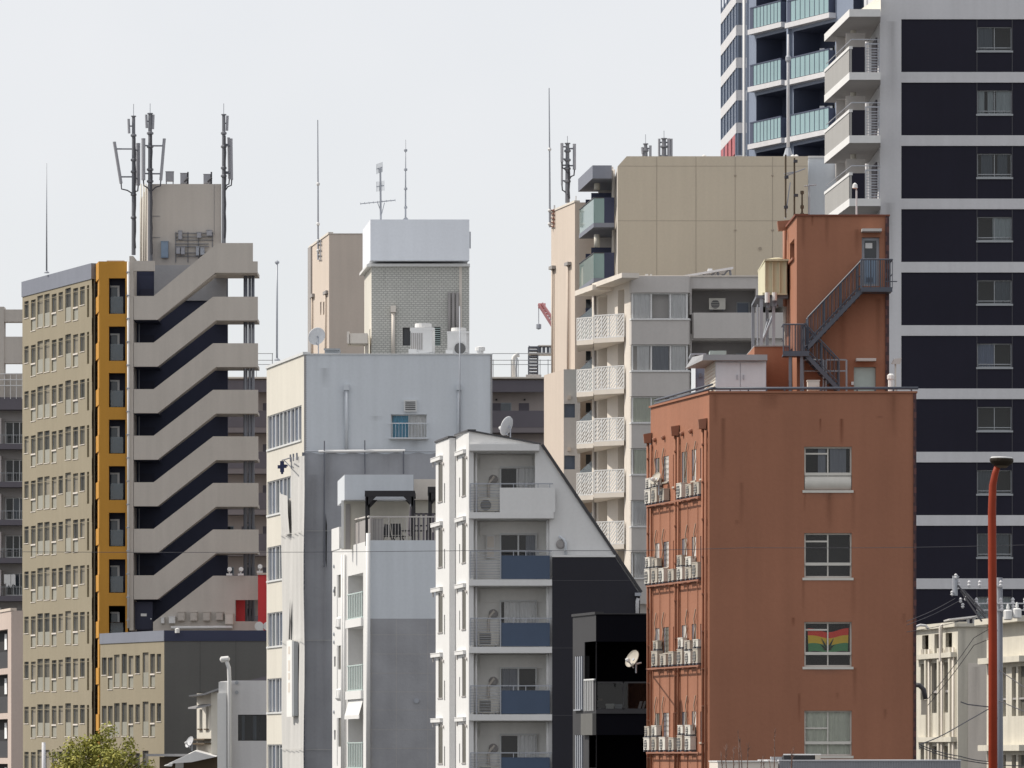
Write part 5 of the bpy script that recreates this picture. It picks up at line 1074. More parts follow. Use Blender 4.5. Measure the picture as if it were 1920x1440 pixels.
# penthouse
Dh=186.
def penthouse():
    F=Face((1474.5,190.5),(1494,Dh)); G=FR(1494,1667,Dh); t=thing('stair_penthouse','terracotta stair penthouse with blue door on the terracotta roof','penthouse',(X(1494,Dh),Dh,zR)); zt=Z(405,Dh)
    W=Wall(F,0,F.len,zR,zt,.2); h=W.px(1481,1489.5,452,487); V=Wall(G,0,G.len,zR,zt,.15); d1=V.px(1616,1649,445,536); d2=V.px(1601,1642,688,734)
    m=MB(); W.build(m); m.build('side_wall',['terracotta'],t); m=MB(); V.build(m); shell(m,F.A,F.B,(1667,Dh),zR,zt); m.build('front_wall',['terracotta'],t)
    a,b,c,d=h; m=MB(); m.face([F.P(a,c,-.2),F.P(b,c,-.2),F.P(b,d,-.2),F.P(a,d,-.2)]); m.fb(F,a-.05,b+.05,c-.08,c-.004,-.1,.08,1); m.build('window',['plum','terrapipe'],t)
    m=MB(); m.pb(G,1660,1667,406,735,.003,.06); m.build('brick_edge',['brickedge'],t)
    m=MB(); m.fb(F,-.05,F.len+.05,zt,zt+.07,-.4,.07); m.pb(G,1494.5,1668.5,402.5,405-.05,-.4,.07); m.build('coping',['rust'],t)
    a,b,c,d=d1; m=MB(); n=-.15; m.fb(G,a,b,c,d,n-.1,n)
    dd=m.build('door',['steel'],t); m=MB(); m.fb(G,a+.1,b-.1,c+.98,d-.1,n+.002,n+.02); m.build('door_glass',['darkglass'],dd); m=MB(); m.fb(G,a+.1,b-.1,c+.08,c+.92,n+.002,n+.025); m.build('door_panel',['doorblue'],dd); m=MB(); m.pb(G,1623,1636,455,465,n+.025,n+.035); m.build('notice',['white'],dd)
    m=MB()
    for i in range(4): m.pb(G,1625,1637,520+i*2.4,521.3+i*2.4,n+.026,n+.04)
    m.build('door_vent',['steelblue'],dd)
    m=MB(); a,b,c,d=d2; m.fb(G,a,b,c,d,n-.1,n); d_=m.build('door',['tealpale'],t); m=MB(); m.pb(G,1596,1600.5,716,722,n,.1); m.build('switch_box',['white'],d_)
    for x0,x1,y0,y1 in ((1614.5,1651.5,431,436),(1604,1641,673.5,678.5)): m=MB(); m.pb(G,x0,x1,y0,y1,.0,.5); m.build('door_canopy',['taupe'],t)
    m=MB(); q=F.pt(1475,424,.14); m.hexa([(q.x-.16,q.y-.2,q.z-.17),(q.x+.2,q.y-.2,q.z-.17),(q.x+.2,q.y+.2,q.z-.17),(q.x-.16,q.y+.2,q.z-.17),(q.x-.2,q.y-.25,q.z+.15),(q.x+.27,q.y-.25,q.z+.2),(q.x+.27,q.y+.25,q.z+.2),(q.x-.2,q.y+.25,q.z+.15)]); m.build('hopper',['terrapipe'],t)
    pipe(t,[F.pt(1477.5,433,.12),F.pt(1478,575,.12)],.07,'terrapipe'); pipe(t,[F.pt(1478,575,.12),F.pt(1478,735,.12)],.07,'taupelight')
    for x0,x1,y0,y1,mm in ((1500,1512,407,470,'stain'),(1545,1556,407,470,'stain'),(1570,1590,560,700,'stain'),(1600,1612,430,480,'stain'),(1640,1655,560,670,'stain'),(1520,1526,404,425,'rustrun')): stain(t,G,x0,x1,y0,y1,mm)
penthouse()
# exterior stair
t=thing('outdoor_stair','dark blue steel outdoor stair with railings zigzagging up the penthouse','steel stair',(X(1540,Dh),Dh-1,zR))
def S(x,y,o=0): return Vector((X(x,Dh),Dh-o,Z(y,Dh)))
b=MB(); b.box(X(1611,Dh),X(1669,Dh),Dh-1.05,Dh-.01,Z(551,Dh),Z(547.5,Dh)); b.box(X(1611,Dh),X(1669,Dh),Dh-1.1,Dh-1.05,Z(552,Dh),Z(543.5,Dh)); b.build('upper_landing',['steelblue'],t)
b=MB(); b.box(X(1466,Dh),X(1514,Dh),Dh-1.05,Dh-.01,Z(670.5,Dh),Z(667,Dh)); b.box(X(1465,Dh),X(1514,Dh),Dh-1.1,Dh-1.05,Z(672,Dh),Z(662.5,Dh)); b.build('lower_landing',['steelblue'],t)
def flight(x0,y0,x1,y1,n,o0,o1,sw):
    for o in (o0,o1): b=MB(); b.ext([S(x0,y0-5,o),S(x1,y1-5,o),S(x1,y1+6,o),S(x0,y0+6,o)],(0,-.05,0)); fl=b.build('stringer',['steelblue'],t)
    b=MB()
    for i in range(n): k=(i+.5)/n; p=S(x0+(x1-x0)*k,y0+(y1-y0)*k); b.box(p.x-.13,p.x+.13,Dh-o0+.0,Dh-o1-.05,p.z-.02,p.z+.02)
    b.build('tread',['steelblue'],fl)
    for o in (o0,o1):
        b=MB(); b.tube([S(x0,y0-56,o),S(x1,y1-56,o)],.028,5)
        b.tube([S(x0,y0-12,o),S(x1,y1-12,o)],.02,5)
        for i in range(n+1): k=i/n; b.tube([S(x0+(x1-x0)*k,y0+(y1-y0)*k-5,o),S(x0+(x1-x0)*k,y0+(y1-y0)*k-56,o)],.012 if i%4 else .025,4)
        b.build('stair_railing',['steelblue'],t)
flight(1512,655,1613,548,13,.95,.1,1); flight(1506,666,1570,734,8,.95,.1,1)
b=MB()
for (x0,x1,y) in ((1611,1669,492),(1466,1503,613)):
    b.tube([S(x0,y,1.08),S(x1,y,1.08)],.03,5); 
    for i in range(14): x=x0+(x1-x0)*i/13; b.tube([S(x,y,1.08),S(x,y+54,1.08)],.012 if i%4 else .024,4)
    for xx in (x0,x1): b.tube([S(xx,y,1.08),S(xx,y,.05)],.03,5); b.tube([S(xx,y+27,1.08),S(xx,y+27,.05)],.02,5)
b.tube([S(1655,533,1.08),S(1678,533,1.08)],.02,5); b.build('landing_railing',['steelblue'],t)
for x in (1479,1500): b=MB(); b.box(X(x,Dh)-.05,X(x,Dh)+.05,Dh-1.0,Dh-.9,zR,Z(672,Dh)); b.build('support_post',['steeldark'],t)
b=MB(); 
for x0,x1 in ((1505,1543),(1548,1586)):
    for y in (676,697): b.tube([S(x0,y,.3),S(x1,y,.3)],.03,5)
    for x in (x0,x1): b.tube([S(x,676,.3),S(x,735,.3)],.035,5)
b.build('base_frame',['steel'],t)
cabinet('utility_box',GT.off(-1.2),1513,1535,716,734,0,.5,'acwhite','small white utility box under the penthouse stair','utility box')
b_=thing('flood_lamp','grey tilted flood lamp on a post at the right end of the terracotta roof','lamp',(X(1679,185),185,zR)); b=MB(); b.tube([(0,0,0),(0,0,Z(682,185)-zR)],.03,6); b.build('post',['acwhite'],b_,local=True); b=MB(); z=Z(681,185)-zR; b.hexa([(-.14,-.2,z-.05),(.15,-.2,z-.05),(.15,.2,z),(-.14,.2,z),(-.05,-.2,z+.12),(.2,-.2,z+.17),(.2,.2,z+.2),(-.05,.2,z+.17)]); b.build('lamp_head',['taupe'],b_,local=True)
b_=thing('roof_tap','short white stand pipe beside the flood lamp','stand pipe',(X(1670.5,184.6),184.6,zR)); b=MB(); b.lathe([(.1,0),(.1,.55),(.13,.6),(.13,.72),(.06,.78)],(0,0,0),8); b.build('pipe',['white'],b_,local=True); b=MB(); b.tube([(0,0,.3),(.2,0,.3),(.2,0,0)],.03,5); b.build('elbow',['steel'],b_,local=True)
# aerials on the penthouse roof
t=thing('television_antenna','dark double aerial pole frame with crossbars on the penthouse roof','television antenna',(X(1482,188),188,Z(405,188)))
def Q(x,y,o=0): return (X(x,188),188+o,Z(y,188))
for x in (1473,1489.5): b=MB(); b.tube([Q(x,408),Q(x,290 if x<1480 else 296)],.032,6); b.build('pole',['bark'],t)
for p in (((1471,331),(1510,316)),((1470,326),(1492,322)),((1472,410),(1482,342))): b=MB(); b.tube([Q(*p[0]),Q(*p[1])],.022,5); b.build('yagi_antenna',['steel'],t)
b=MB()
for x,y in ((1492,364),(1491,300),(1473,386),(1474,330)): b.box(X(x,188)-.06,X(x,188)+.08,187.9,188.05,Z(y+5,188),Z(y,188))
b.build('terminal_box',['cable'],t)
pole_thing('aerial_pole',1504,188,360,405,.035,'short bare pole with clamps right of the double aerial frame','aerial pole','bark',.03,(361,388))
t=thing('small_antenna','slim pole with a tiny yagi arm at the penthouse roof middle','television antenna',(X(1517.5,188),188,Z(404,188))); b=MB(); b.tube([Q(1517.5,404),Q(1517.5,345)],.03,5); b.build('pole',['steel'],t); b=MB(); b.tube([Q(1508,349),Q(1531,346)],.016,4)
for i in range(6): b.tube([Q(1510+i*4,349-i*.5,-.2),Q(1510+i*4,349-i*.5,.2)],.01,4)
b.build('yagi_antenna',['steel'],t)
t=thing('swan_lamp','thin swan-neck lamp standing on the penthouse roof','lamp',(X(1606,187.5),187.5,Z(404,187.5))); b=MB(); b.tube([(X(1606,187.5),187.5,Z(404,187.5)),(X(1606,187.5),187.5,Z(358,187.5)),(X(1605,187.5),187.4,Z(351,187.5)),(X(1602,187.5),187.2,Z(348.5,187.5))],.03,6); b.build('pole',['pier'],t); b=MB(); b.lathe([(.02,.1),(.08,.05),(.1,-.08),(.05,-.1)],(X(1602,187.5),187.2,Z(350,187.5)),10); b.build('lamp_head',['white'],t)
# ================================================================ tan slab block and its peach tower
def tan_block():
    D=315.; G=FR(1158,1515,D); t=thing('tan_block','big blank tan apartment block with teal glass balconies on its left','apartment building',(X(1158,D),D,0)); F=Face((1148.5,327),(1158,D)); zt=Z(293,D)
    P=lambda x,y,o=0:(X(x,D),D-o,Z(y,D))
    m=MB(); m.face([P(1158,1700),P(1515,1700),P(1515,293),P(1175,293),P(1158,312)]); m.build('front_wall',['tan'],t)
    m=MB(); shell(m,F.A,F.B,(1515,D),0,zt-.6,left=False,roof=0); bv=(F.a-F.b); b3=Vector((bv.x,bv.y,0))
    pts=[Vector(P(1158,312)),Vector(P(1175,293)),Vector(P(1515,293))]
    for p,q in zip(pts[:-1],pts[1:]): m.face([p,q,q+b3,p+b3])
    m.face([F.P(0,0),F.P(F.len,0),F.P(F.len,Z(312,D)),F.P(0,Z(312,D))]); m.build('side_wall',['taupelight'],t)
    m=MB()
    for y in (311,413.5,517): m.pb(G,1159,1515,y,y+.9,0,.006)
    for x in (1231,1304.5,1378,1448): m.pb(G,x,x+.9,294,530,.007,.012)
    m.build('panel_joint',['tanseam'],t)
    for x in (1378.5,1448.5):
        for y in (329,431.5): m=MB(); m.lathe([(.07,0),(.06,.05),(.02,.06)],G.pt(x,y),8,0,(0,-1,0)); m.build('vent_cap',['tanseam'],t)
    m=MB(); m.lathe([(.09,0),(.1,.05)],G.pt(1425,466),12,0,(0,-1,0)); m.build('vent_cap',['tanseam'],t)
    m=MB()
    for x in (1321,1487.5,1494): m.lathe([(.12,0),(.12,.1),(.04,.15)],(X(x,D),D+.5,zt),8)
    m.build('roof_lamp',['white'],t)
    pipe(t,[F.pt(1155,318,.15),F.pt(1155,560,.15)],.1,'taupelight')
    # balconies: plan corner points (photo column, distance)
    for k in range(4):
        y=437+103*k; D2=318.
        pl=[(1085.5,324.),(1113,317.),(1152,317.),(1152,324.)]; xy=[XY(p) for p in pl]
        m=MB(); m.prism(xy,Z(y,D2)+.25,Z(y-16,D2)); b=m.build('balcony_slab',['capgrey'],t)
        Fa=Face(pl[0],pl[1]); Ga=Face(pl[1],(1133,317.)); m=MB(); z0,z1=Z(y-16,D2)+.003,Z(y-62,D2)
        m.fb(Fa,.02,Fa.len,z0,z1,-.08,-.03); m.fb(Ga,0,Ga.len,z0,z1,-.06,-.02); m.build('glass_balustrade',['tealglass'],b)
        m=MB(); m.fb(Fa,0,Fa.len,z1,z1+.06,-.1,0); m.fb(Ga,0,Ga.len,z1,z1+.06,-.1,0); m.build('rail',['darkframe'],b)
        m=MB(); Gb=Face((1133,317.),(1152,317.)); m.fb(Gb,0,Gb.len,z0,z1+.05,-.1,-.01); m.build('solid_panel',['navystripe'],b)
        m=MB(); m.box(X(1098,322),X(1108,322),322,322.1,z0,Z(y-76,D2)); m.build('privacy_screen',['navystripe'],b); m=MB(); m.box(X(1108.5,320),X(1146,320),320,320.1,z0,Z(y-82,D2)); m.build('privacy_screen',['navystripe'],b)
        if k<3: pipe(t,[(X(1119.5,319),319.2,Z(y+26,319)),(X(1119.5,319),319.2,Z(y+2,319))],.18,'cream','post')
        m=MB(); m.box(X(1124,323),X(1150,323),323,323.2,z0,Z(y-103,D2)+.2); m.build('recess_wall',['taupe'],b)
    pl=[(1084,324.),(1111,316.5),(1147,316.5),(1147,324.)]; m=MB(); m.prism([XY(p) for p in pl],Z(334.5,316.5),Z(310,316.5)); m.build('roof_canopy',['capgrey'],t)
    pipe(t,[(X(1119.5,319),319.2,Z(355,319)),(X(1119.5,319),319.2,Z(334,319))],.18,'cream','post'); m=MB(); m.box(X(1122,323.1),X(1150,323.1),323.2,324,Z(360,323),Z(312,323)); m.build('upper_wall',['taupelight'],t)
    # peach lift tower
    t2=thing('lift_tower','peach lift tower with antenna mast left of the tan block','apartment building',(X(1078,325),325,0)); F=Face((1033.5,331),(1078,325)); G2=FR(1078,1160,325); zt=F.Zp(1078,379.5)
    W=Wall(F,0,F.len,0,zt,.35); h=[W.px(1063.5,1067,510,545),W.px(1063.5,1067,745,790)]; V=Wall(G2,0,G2.len,0,zt,.2); w=[]
    for k in range(4): w.append(V.px(1098.5,1108,561+97*k,579+97*k)); w.append(V.px(1109.5,1115,561+97*k,579+97*k))
    m=MB(); W.build(m); m.build('side_wall',['peach'],t2); m=MB(); V.build(m); shell(m,F.A,F.B,(1160,325),0,zt); m.build('front_wall',['peach'],t2)
    for a,b,c,d in h: m=MB(); m.face([F.P(a,c,-.35),F.P(b,c,-.35),F.P(b,d,-.35),F.P(a,d,-.35)]); m.build('window',['plum'],t2)
    for a,b,c,d in w: m=MB(); m.face([G2.P(a,c,-.2),G2.P(b,c,-.2),G2.P(b,d,-.2),G2.P(a,d,-.2)]); m.fb(G2,a-.05,b+.05,c-.06,c-.004,-.1,.05,1); m.build('window',['darkglass','alugrey'],t2)
    for x,y in ((1039,499),(1068.3,492)):
        p=pipe(t2,[F.pt(x,y+4,.12),F.pt(x,700,.12)],.07,'peach'); m=MB(); m.pb(F,x-3.2,x+3.2,y,y+6,.02,.25); m.build('hopper',['recess'],p)
    m=MB(); m.fb(F,-.05,F.len+.05,zt,zt+.12,-.3,.05); m.build('coping',['taupelight'],t2)
    m=MB(); m.box(X(1079,326),X(1081,326),326,326.4,zt,zt+.5); m.box(X(1038,331),X(1041,331),330,330.4,zt,zt+.35); m.build('roof_vent',['white'],t2)
    r=MB()
    for y in (394,401,409,417,425): r.tube([F.pt(1034,y,.08),F.pt(1041,y,.08)],.035,5)
    r.tube([F.pt(1041,392,.08),F.pt(1041,426,.08)],.035,5); r.build('ladder',['rust'],t2)
    # lower peach wing
    t3=thing('peach_wing','lower peach wing with a dark square window in its shaded side','apartment building',(X(1057,321),321,0)); F=Face((1020,326),(1057,321)); G3=FR(1057,1088,321); zt=F.Zp(1057,692.5)
    V=Wall(G3,0,G3.len,0,zt,.25); w=[V.px(1056.8 +.6,1078,757+97*k,783+97*k) for k in range(4)]
    m=MB(); shell(m,F.A,F.B,(1088,321),0,zt,left=True); m.build('side_wall',['peach'],t3); m=MB(); V.build(m); m.build('front_wall',['taupe'],t3)
    for k,(a,b,c,d) in enumerate(w):
        m=MB(); m.face([G3.P(a,c,-.25),G3.P(b,c,-.25),G3.P(b,d,-.25),G3.P(a,d,-.25)]); m.fb(G3,a,a+.05,c,d,-.24,-.18,1); m.build('window',['winblue','alugrey'],t3)
        m=MB(); m.pb(G3,1064,1070,742+97*k,749+97*k,.0,.2); m.build('vent_hood',['peach'],t3)
tan_block()
q=Vector((X(1031,330.5),330.5,Z(426,330.5))); t=thing('lightning_rod','tallest thin whip rod clamped to the peach lift tower','lightning rod',q); b=MB(); b.tube([q,(X(1030.5,330.5),330.5,Z(300,330.5)),(X(1029.5,330.5),330.5,Z(165,330.5))],.07,6,0,.03); b.build('pole',['steel'],t); b=MB()
for y in (280,395,420): b.lathe([(.07,-.1),(.12,0),(.07,.1)],(X(1030.4,330.5),330.5,Z(y,330.5)),8)
b.build('collar',['white'],t)
antenna_mast(1064,328,269,380,'grey cell antenna mast with white side panels on the peach lift tower',[(1053.5,270,1053.5,304,5,-.1),(1077,271,1077,318,5.2,0),(1053.5,303,1053.5,346,3.4,0)],255,.12,(),(283,300,316,340))
antenna_mast(1210.5,330,270,296,'left short antenna cluster rising behind the tan block roof',[(1219.5,274,1219.5,300,4,0),(1206,278,1206,300,4,.2)],252,.11,[(1204,276,288)],(282,),False)
antenna_mast(1245,331,260,296,'right short antenna cluster with flat panels behind the tan block roof',[(1236,261,1236,298,4,.1),(1254,261,1254,298,5,0),(1259,261,1259,298,4,.1)],245,.13,(),(275,),False)
D=316; t=thing('slender_mast','tall silver mast at the right roof corner of the tan block','mast',(X(1479.5,D),D+1,Z(296,D))); b=MB(); b.tube([(X(1479.5,D),D+1,Z(296,D)),(X(1479.5,D),D+1,Z(110,D)),(X(1479.5,D),D+1,Z(60,D))],.1,8,0,.05); b.build('pole',['pier'],t,smooth=True); b=MB(); b.box(X(1472,D),X(1486,D),D+.5,D+1.5,Z(293,D),Z(290,D)); b.build('base_plate',['steel'],t); b=MB(); b.lathe([(.3,0),(.15,.5)],(X(1479.5,D),D+1,Z(290,D)),8); b.build('foot_cone',['steel'],t); b=MB(); b.lathe([(.1,-.2),(.16,-.1),(.16,.1),(.1,.2)],(X(1479.5,D),D+1,Z(106,D)),8); b.build('collar',['steel'],t)
# pale block behind
t=thing('pale_block','plain pale lilac block squeezed between the tan block and the dark tower','apartment building',(X(1530,320),320,0)); b=MB(); shell(b,(1514,326),(1515.5,320),(1660,320),0,Z(296,320),left=True,front=True); b.build('wall',['whiteblue'],t); b=MB(); b.pb(FR(1515.5,1660,320),1515,1660,292.5,296-.1,-.3,.06); b.build('coping',['white'],t); b=MB(); b.box(X(1566,320),X(1592,320),319.4,319.99,Z(334,320),Z(306,320)); b.build('wall_box',['taupe'],t)
# ================================================================ tan-grey apartment house with lattice balconies
def lattice_house():
    D=300.; F=Face((1110,309),(1183,D)); G=FR(1183,1475,D); t=thing('lattice_apartments','tan-grey apartment house with white lattice balconies and curtained bay windows','apartment building',(X(1183,D),D,0)); zt=Z(519,D); fl=97*D/FP
    W=Wall(F,0,F.len,0,zt,.6); P=F.P; bal=[]
    sA=[(1121.5,1138.5),(1158.5,1170.5)]
    for k in range(6):
        for x0,x1 in sA: a=F.S(x0); b=F.S(x1); z1=F.Zp(1146,549)-k*fl; W.hole(a,b,z1-2.6,z1); bal.append((a,b,z1-2.6,z1,x0<1130))
    m=MB(); W.build(m); shell(m,F.A,F.B,(1475,D),0,zt-.3); m.build('side_wall',['taupelight'],t)
    for a,b,c,d,big in bal:
        m=MB(); m.face([P(a,c,-.6),P(b,c,-.6),P(b,d,-.6),P(a,d,-.6)]); x=a+(b-a)*(.3 if big else .1)
        m.fb(F,x,x+(b-a)*.6,c+.1,c+2.0,-.59,-.52,1); m.fb(F,x+(b-a)*.06,x+(b-a)*.54,c+.18,c+1.92,-.519,-.5,2); m.build('balcony_window',['taupe','alugrey','darkglass'],t)
    Fo=F.off(.95)
    for k in range(6):
        for (x0,d0,x1,d1,bk,yb,yt) in ((1113.5,302.4,1170,301.1,((1172,301.7),(1114,308.4)),633,589),(1081,307.4,1112.5,306.5,((1112.8,309.),(1083,312.5)),638,595)):
            Fx=Face((x0,d0),(x1,d1)); s0,s1=0,Fx.len; z0=Z(yb+97*k,301.7 if x0>1100 else 307); z1=Z(yt+97*k,301.7 if x0>1100 else 307)
            m=MB(); m.prism([XY((x0,d0)),XY((x1,d1)),XY(bk[0]),XY(bk[1])],z0-.26,z0-.003); sl=m.build('balcony_slab',['taupelight'],t)
            m=MB(); L=s1-s0; N=4 if L>1.2 else 3
            for z in (z0,z1-.06): m.fb(Fx,s0,s1,z,z+.06,-.06,0)
            for i in range(N+1): s=s0+(L-.05)*i/N; m.fb(Fx,s,s+.05,z0+.06,z1-.06,-.06,0)
            H=z1-z0-.12; st=.19; sl_=.8; s=s0-H*sl_
            while s<s1:
                u0=max(s,s0+.01); u1=min(s+H*sl_,s1-.01)
                if u1-u0>.03:
                    za=z0+.06+(u0-s)/sl_; zc=z0+.06+(u1-s)/sl_; w=.052
                    m.ext([Fx.P(u0-w,za,-.045),Fx.P(u0+w,za,-.045),Fx.P(u1+w,zc,-.045),Fx.P(u1-w,zc,-.045)],Fx.n.to_3d()*.03)
                s+=st
            m.build('lattice_railing',['white'],sl)
            if x0<1100:
                m=MB(); q=Face((1084,311),(1112,309.5)); m.ext([q.P(0,z0+.9),q.P(q.len,z0+.9),q.P(q.len,z0+2.2),q.P(.2,z0+1.6)],(0,.04,0)); m.build('privacy_screen',['frost'],sl)
    m=MB()
    for n,x0,x1,y,h in ((1.0,1110,1166,539,4.5),(1.2,1078,1111,544,5)):
        Fx=F.off(n); s0,s1=Fx.S(x0),Fx.S(x1); pa,pb_,i1,i0=Fx.P(s0,0),Fx.P(s1,0),Fx.P(s1,0,-n),Fx.P(s0,0,-n); z=F.Zp(1140,y); m.prism([(pa.x,pa.y),(pb_.x,pb_.y),(i1.x,i1.y),(i0.x,i0.y)],z-.02*h,z+.04*h)
    m.build('top_canopy',['taupelight'],t)
    m=MB(); m.fb(F,-.1,F.len+.05,zt,zt+.13,-.3,.35); m.pb(G,1183.5,1476,516.5,519-.05,-.3,.08); m.build('roof_edge',['taupelight'],t)
    for k in range(7): pipe(t,[P(F.S(1117.8),F.Zp(1141,541)-k*fl,.08),P(F.S(1117.8),F.Zp(1141,637)-k*fl,.08)],.07,'recess') if k<5 else None
    # front: wall right of the bay with balcony recesses
    s0=G.S(1292); Wg=Wall(G,0,G.len,0,zt,1.8); rec=[]
    for k in range(6): rec.append(Wg.px(1297,1417,541+97*k,587+97*k))
    for k in range(6): Wg.px(1425,1470,560+97*k,586+97*k,.15)
    m=MB(); Wg.build(m); m.build('front_wall',['taupe'],t)
    for k,(a,b,c,d) in enumerate(rec):
        m=MB(); m.face([G.P(a,c-.9,-1.8),G.P(b,c-.9,-1.8),G.P(b,d,-1.8),G.P(a,d,-1.8)]); m.fb(G,G.S(1383),b-.25,c-.4,c+.78,-1.79,-1.7,1); m.fb(G,G.S(1385),b-.35,c-.4,c+.7,-1.69,-1.66,2); m.build('loggia_wall',['recess','alugrey','winblue'],t)
        m=MB(); m.pb(G,1300,1474,587+97*k,635+97*k,.0,.3); m.build('loggia_parapet',['taupe'],t)
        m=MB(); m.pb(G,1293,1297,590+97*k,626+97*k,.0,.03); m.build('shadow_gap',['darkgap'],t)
    # bay
    zt2=Z(549.5,D); bay=FR(1184,1290,D-.6); ch=Face((1180.5,D-.02),(1184,D-.6)); P2=bay.P
    for k in range(7):
        m=MB(); y0,y1=(602+97*k,647.5+97*k); pl=[(X(1180.2,D),D-.004),(X(1183.5,D),D-.65),(X(1290.5,D),D-.65),(X(1295,D),D-.004)]
        m.prism(pl,Z(y1,D),Z(y0,D)); m.build('bay_spandrel',['taupe'],t)
    m=MB(); m.prism(pl,Z(550.5,D),Z(519.5,D)); m.build('bay_parapet',['taupe'],t)
    for k in range(6):
        z0,z1=Z(602+97*k,D)+.003,Z(551+97*k,D)-.003; Gb=FR(1184,1290,D-.5); m=MB(); a,b=0,Gb.len
        m.prism([(X(1179.6,D),D-.006),(X(1182.8,D),D-.72),(X(1291.5,D),D-.72),(X(1296,D),D-.006)],z0,z0+.1)
        for x in (1185.5,1221,1257,1288): m.fb(Gb,Gb.S(x)-.045,Gb.S(x)+.045,z0+.1,z1-.06,-.08,.0)
        m.fb(Gb,a,b,z1-.06,z1,-.08,0); m.face([Gb.P(a+.05,z0,-1.1),Gb.P(b-.05,z0,-1.1),Gb.P(b-.05,z1,-1.1),Gb.P(a+.05,z1,-1.1)],1)
        w=m.build('bay_window',['white','room'],t)
        g=MB(); g.face([Gb.P(a+.05,z0+.1,-.04),Gb.P(b-.03,z0+.1,-.04),Gb.P(b-.03,z1-.06,-.04),Gb.P(a+.05,z1-.06,-.04)])
        for xa,xb,ya,yb in ((1181,1185.3,D-.06,D-.5),(1289,1294,D-.5,D-.06)): g.face([(X(xa,D),ya,z0+.1),(X(xb,D),yb,z0+.1),(X(xb,D),yb,z1-.06),(X(xa,D),ya,z1-.06)])
        g.build('pane',['glass'],w)
        cs=[[(.02,.33),(.66,.97)],[(.1,.32),(.36,.66),(.70,.95)],[(.03,.34),(.36,.6)],[(.05,.33),(.4,.9)],[(.02,.3),(.5,.9)],[(.05,.5),(.6,.9)]][k]
        mm=['curtain','curtaindark','curtaingreen','curtaingreen','curtain','curtain'][k]
        for j,(u0,u1) in enumerate(cs): drape(Gb,a+(b-a)*u0,a+(b-a)*u1,z0+.1,z1-.05,-.14,.02,.25).build('curtain',[mm if not(k==1 and j!=1) else 'curtain'],w,smooth=True)
    return F,G
FL,GL=lattice_house()
q=GL.pt(1346,587,-1.2); ac_unit((q.x,q.y,q.z+.22),0,'white air conditioner in the loggia beside the curtained bay','loggia air conditioners',.92,.66,.32,'acwhite')
D=302; t=thing('solar_panel','tilted solar panel rack on the roof of the tan-grey apartment house','solar panel',(X(1318,D),D+1,Z(519,D))); 
def Q(x,y,o): return Vector((X(x,D),D+o,Z(y,D)))
b=MB(); b.ext([Q(1265,519,0),Q(1375,500,0),Q(1360,501,4),Q(1255,519,4)],(0,0,-.12)); b.build('panel',['pier'],t); b=MB()
for x,y in ((1290,514.5),(1318,509.5),(1345,505),(1368,501.5)): b.tube([Q(x,y,.4),Q(x+3,519,.4)],.07,5); b.tube([Q(x,y,.4),Q(x-14,519,.4)],.05,5); b.tube([Q(x-10,y+1,3),Q(x-9,519,3)],.06,5)
b.build('frame',['steeldark'],t); b=MB(); b.box(X(1329,D),X(1337,D),D+1,D+2,Z(507,D),Z(500.5,D)); b.build('box',['white'],t)
b=MB(); b.box(X(1211,D),X(1216,D),D+1,D+1.4,Z(518,D),Z(511,D)); b.box(X(1216.2,D),X(1238,D),D+1,D+1.4,Z(518,D),Z(514,D)); b.box(X(1220,D),X(1223,D),D+.9,D+1,Z(515.5,D),Z(511.5,D)); b.top('roof_box','white','low white equipment box on the tan-grey roof edge','equipment box',loc=(X(1222,D),D+1.2,Z(518,D)))
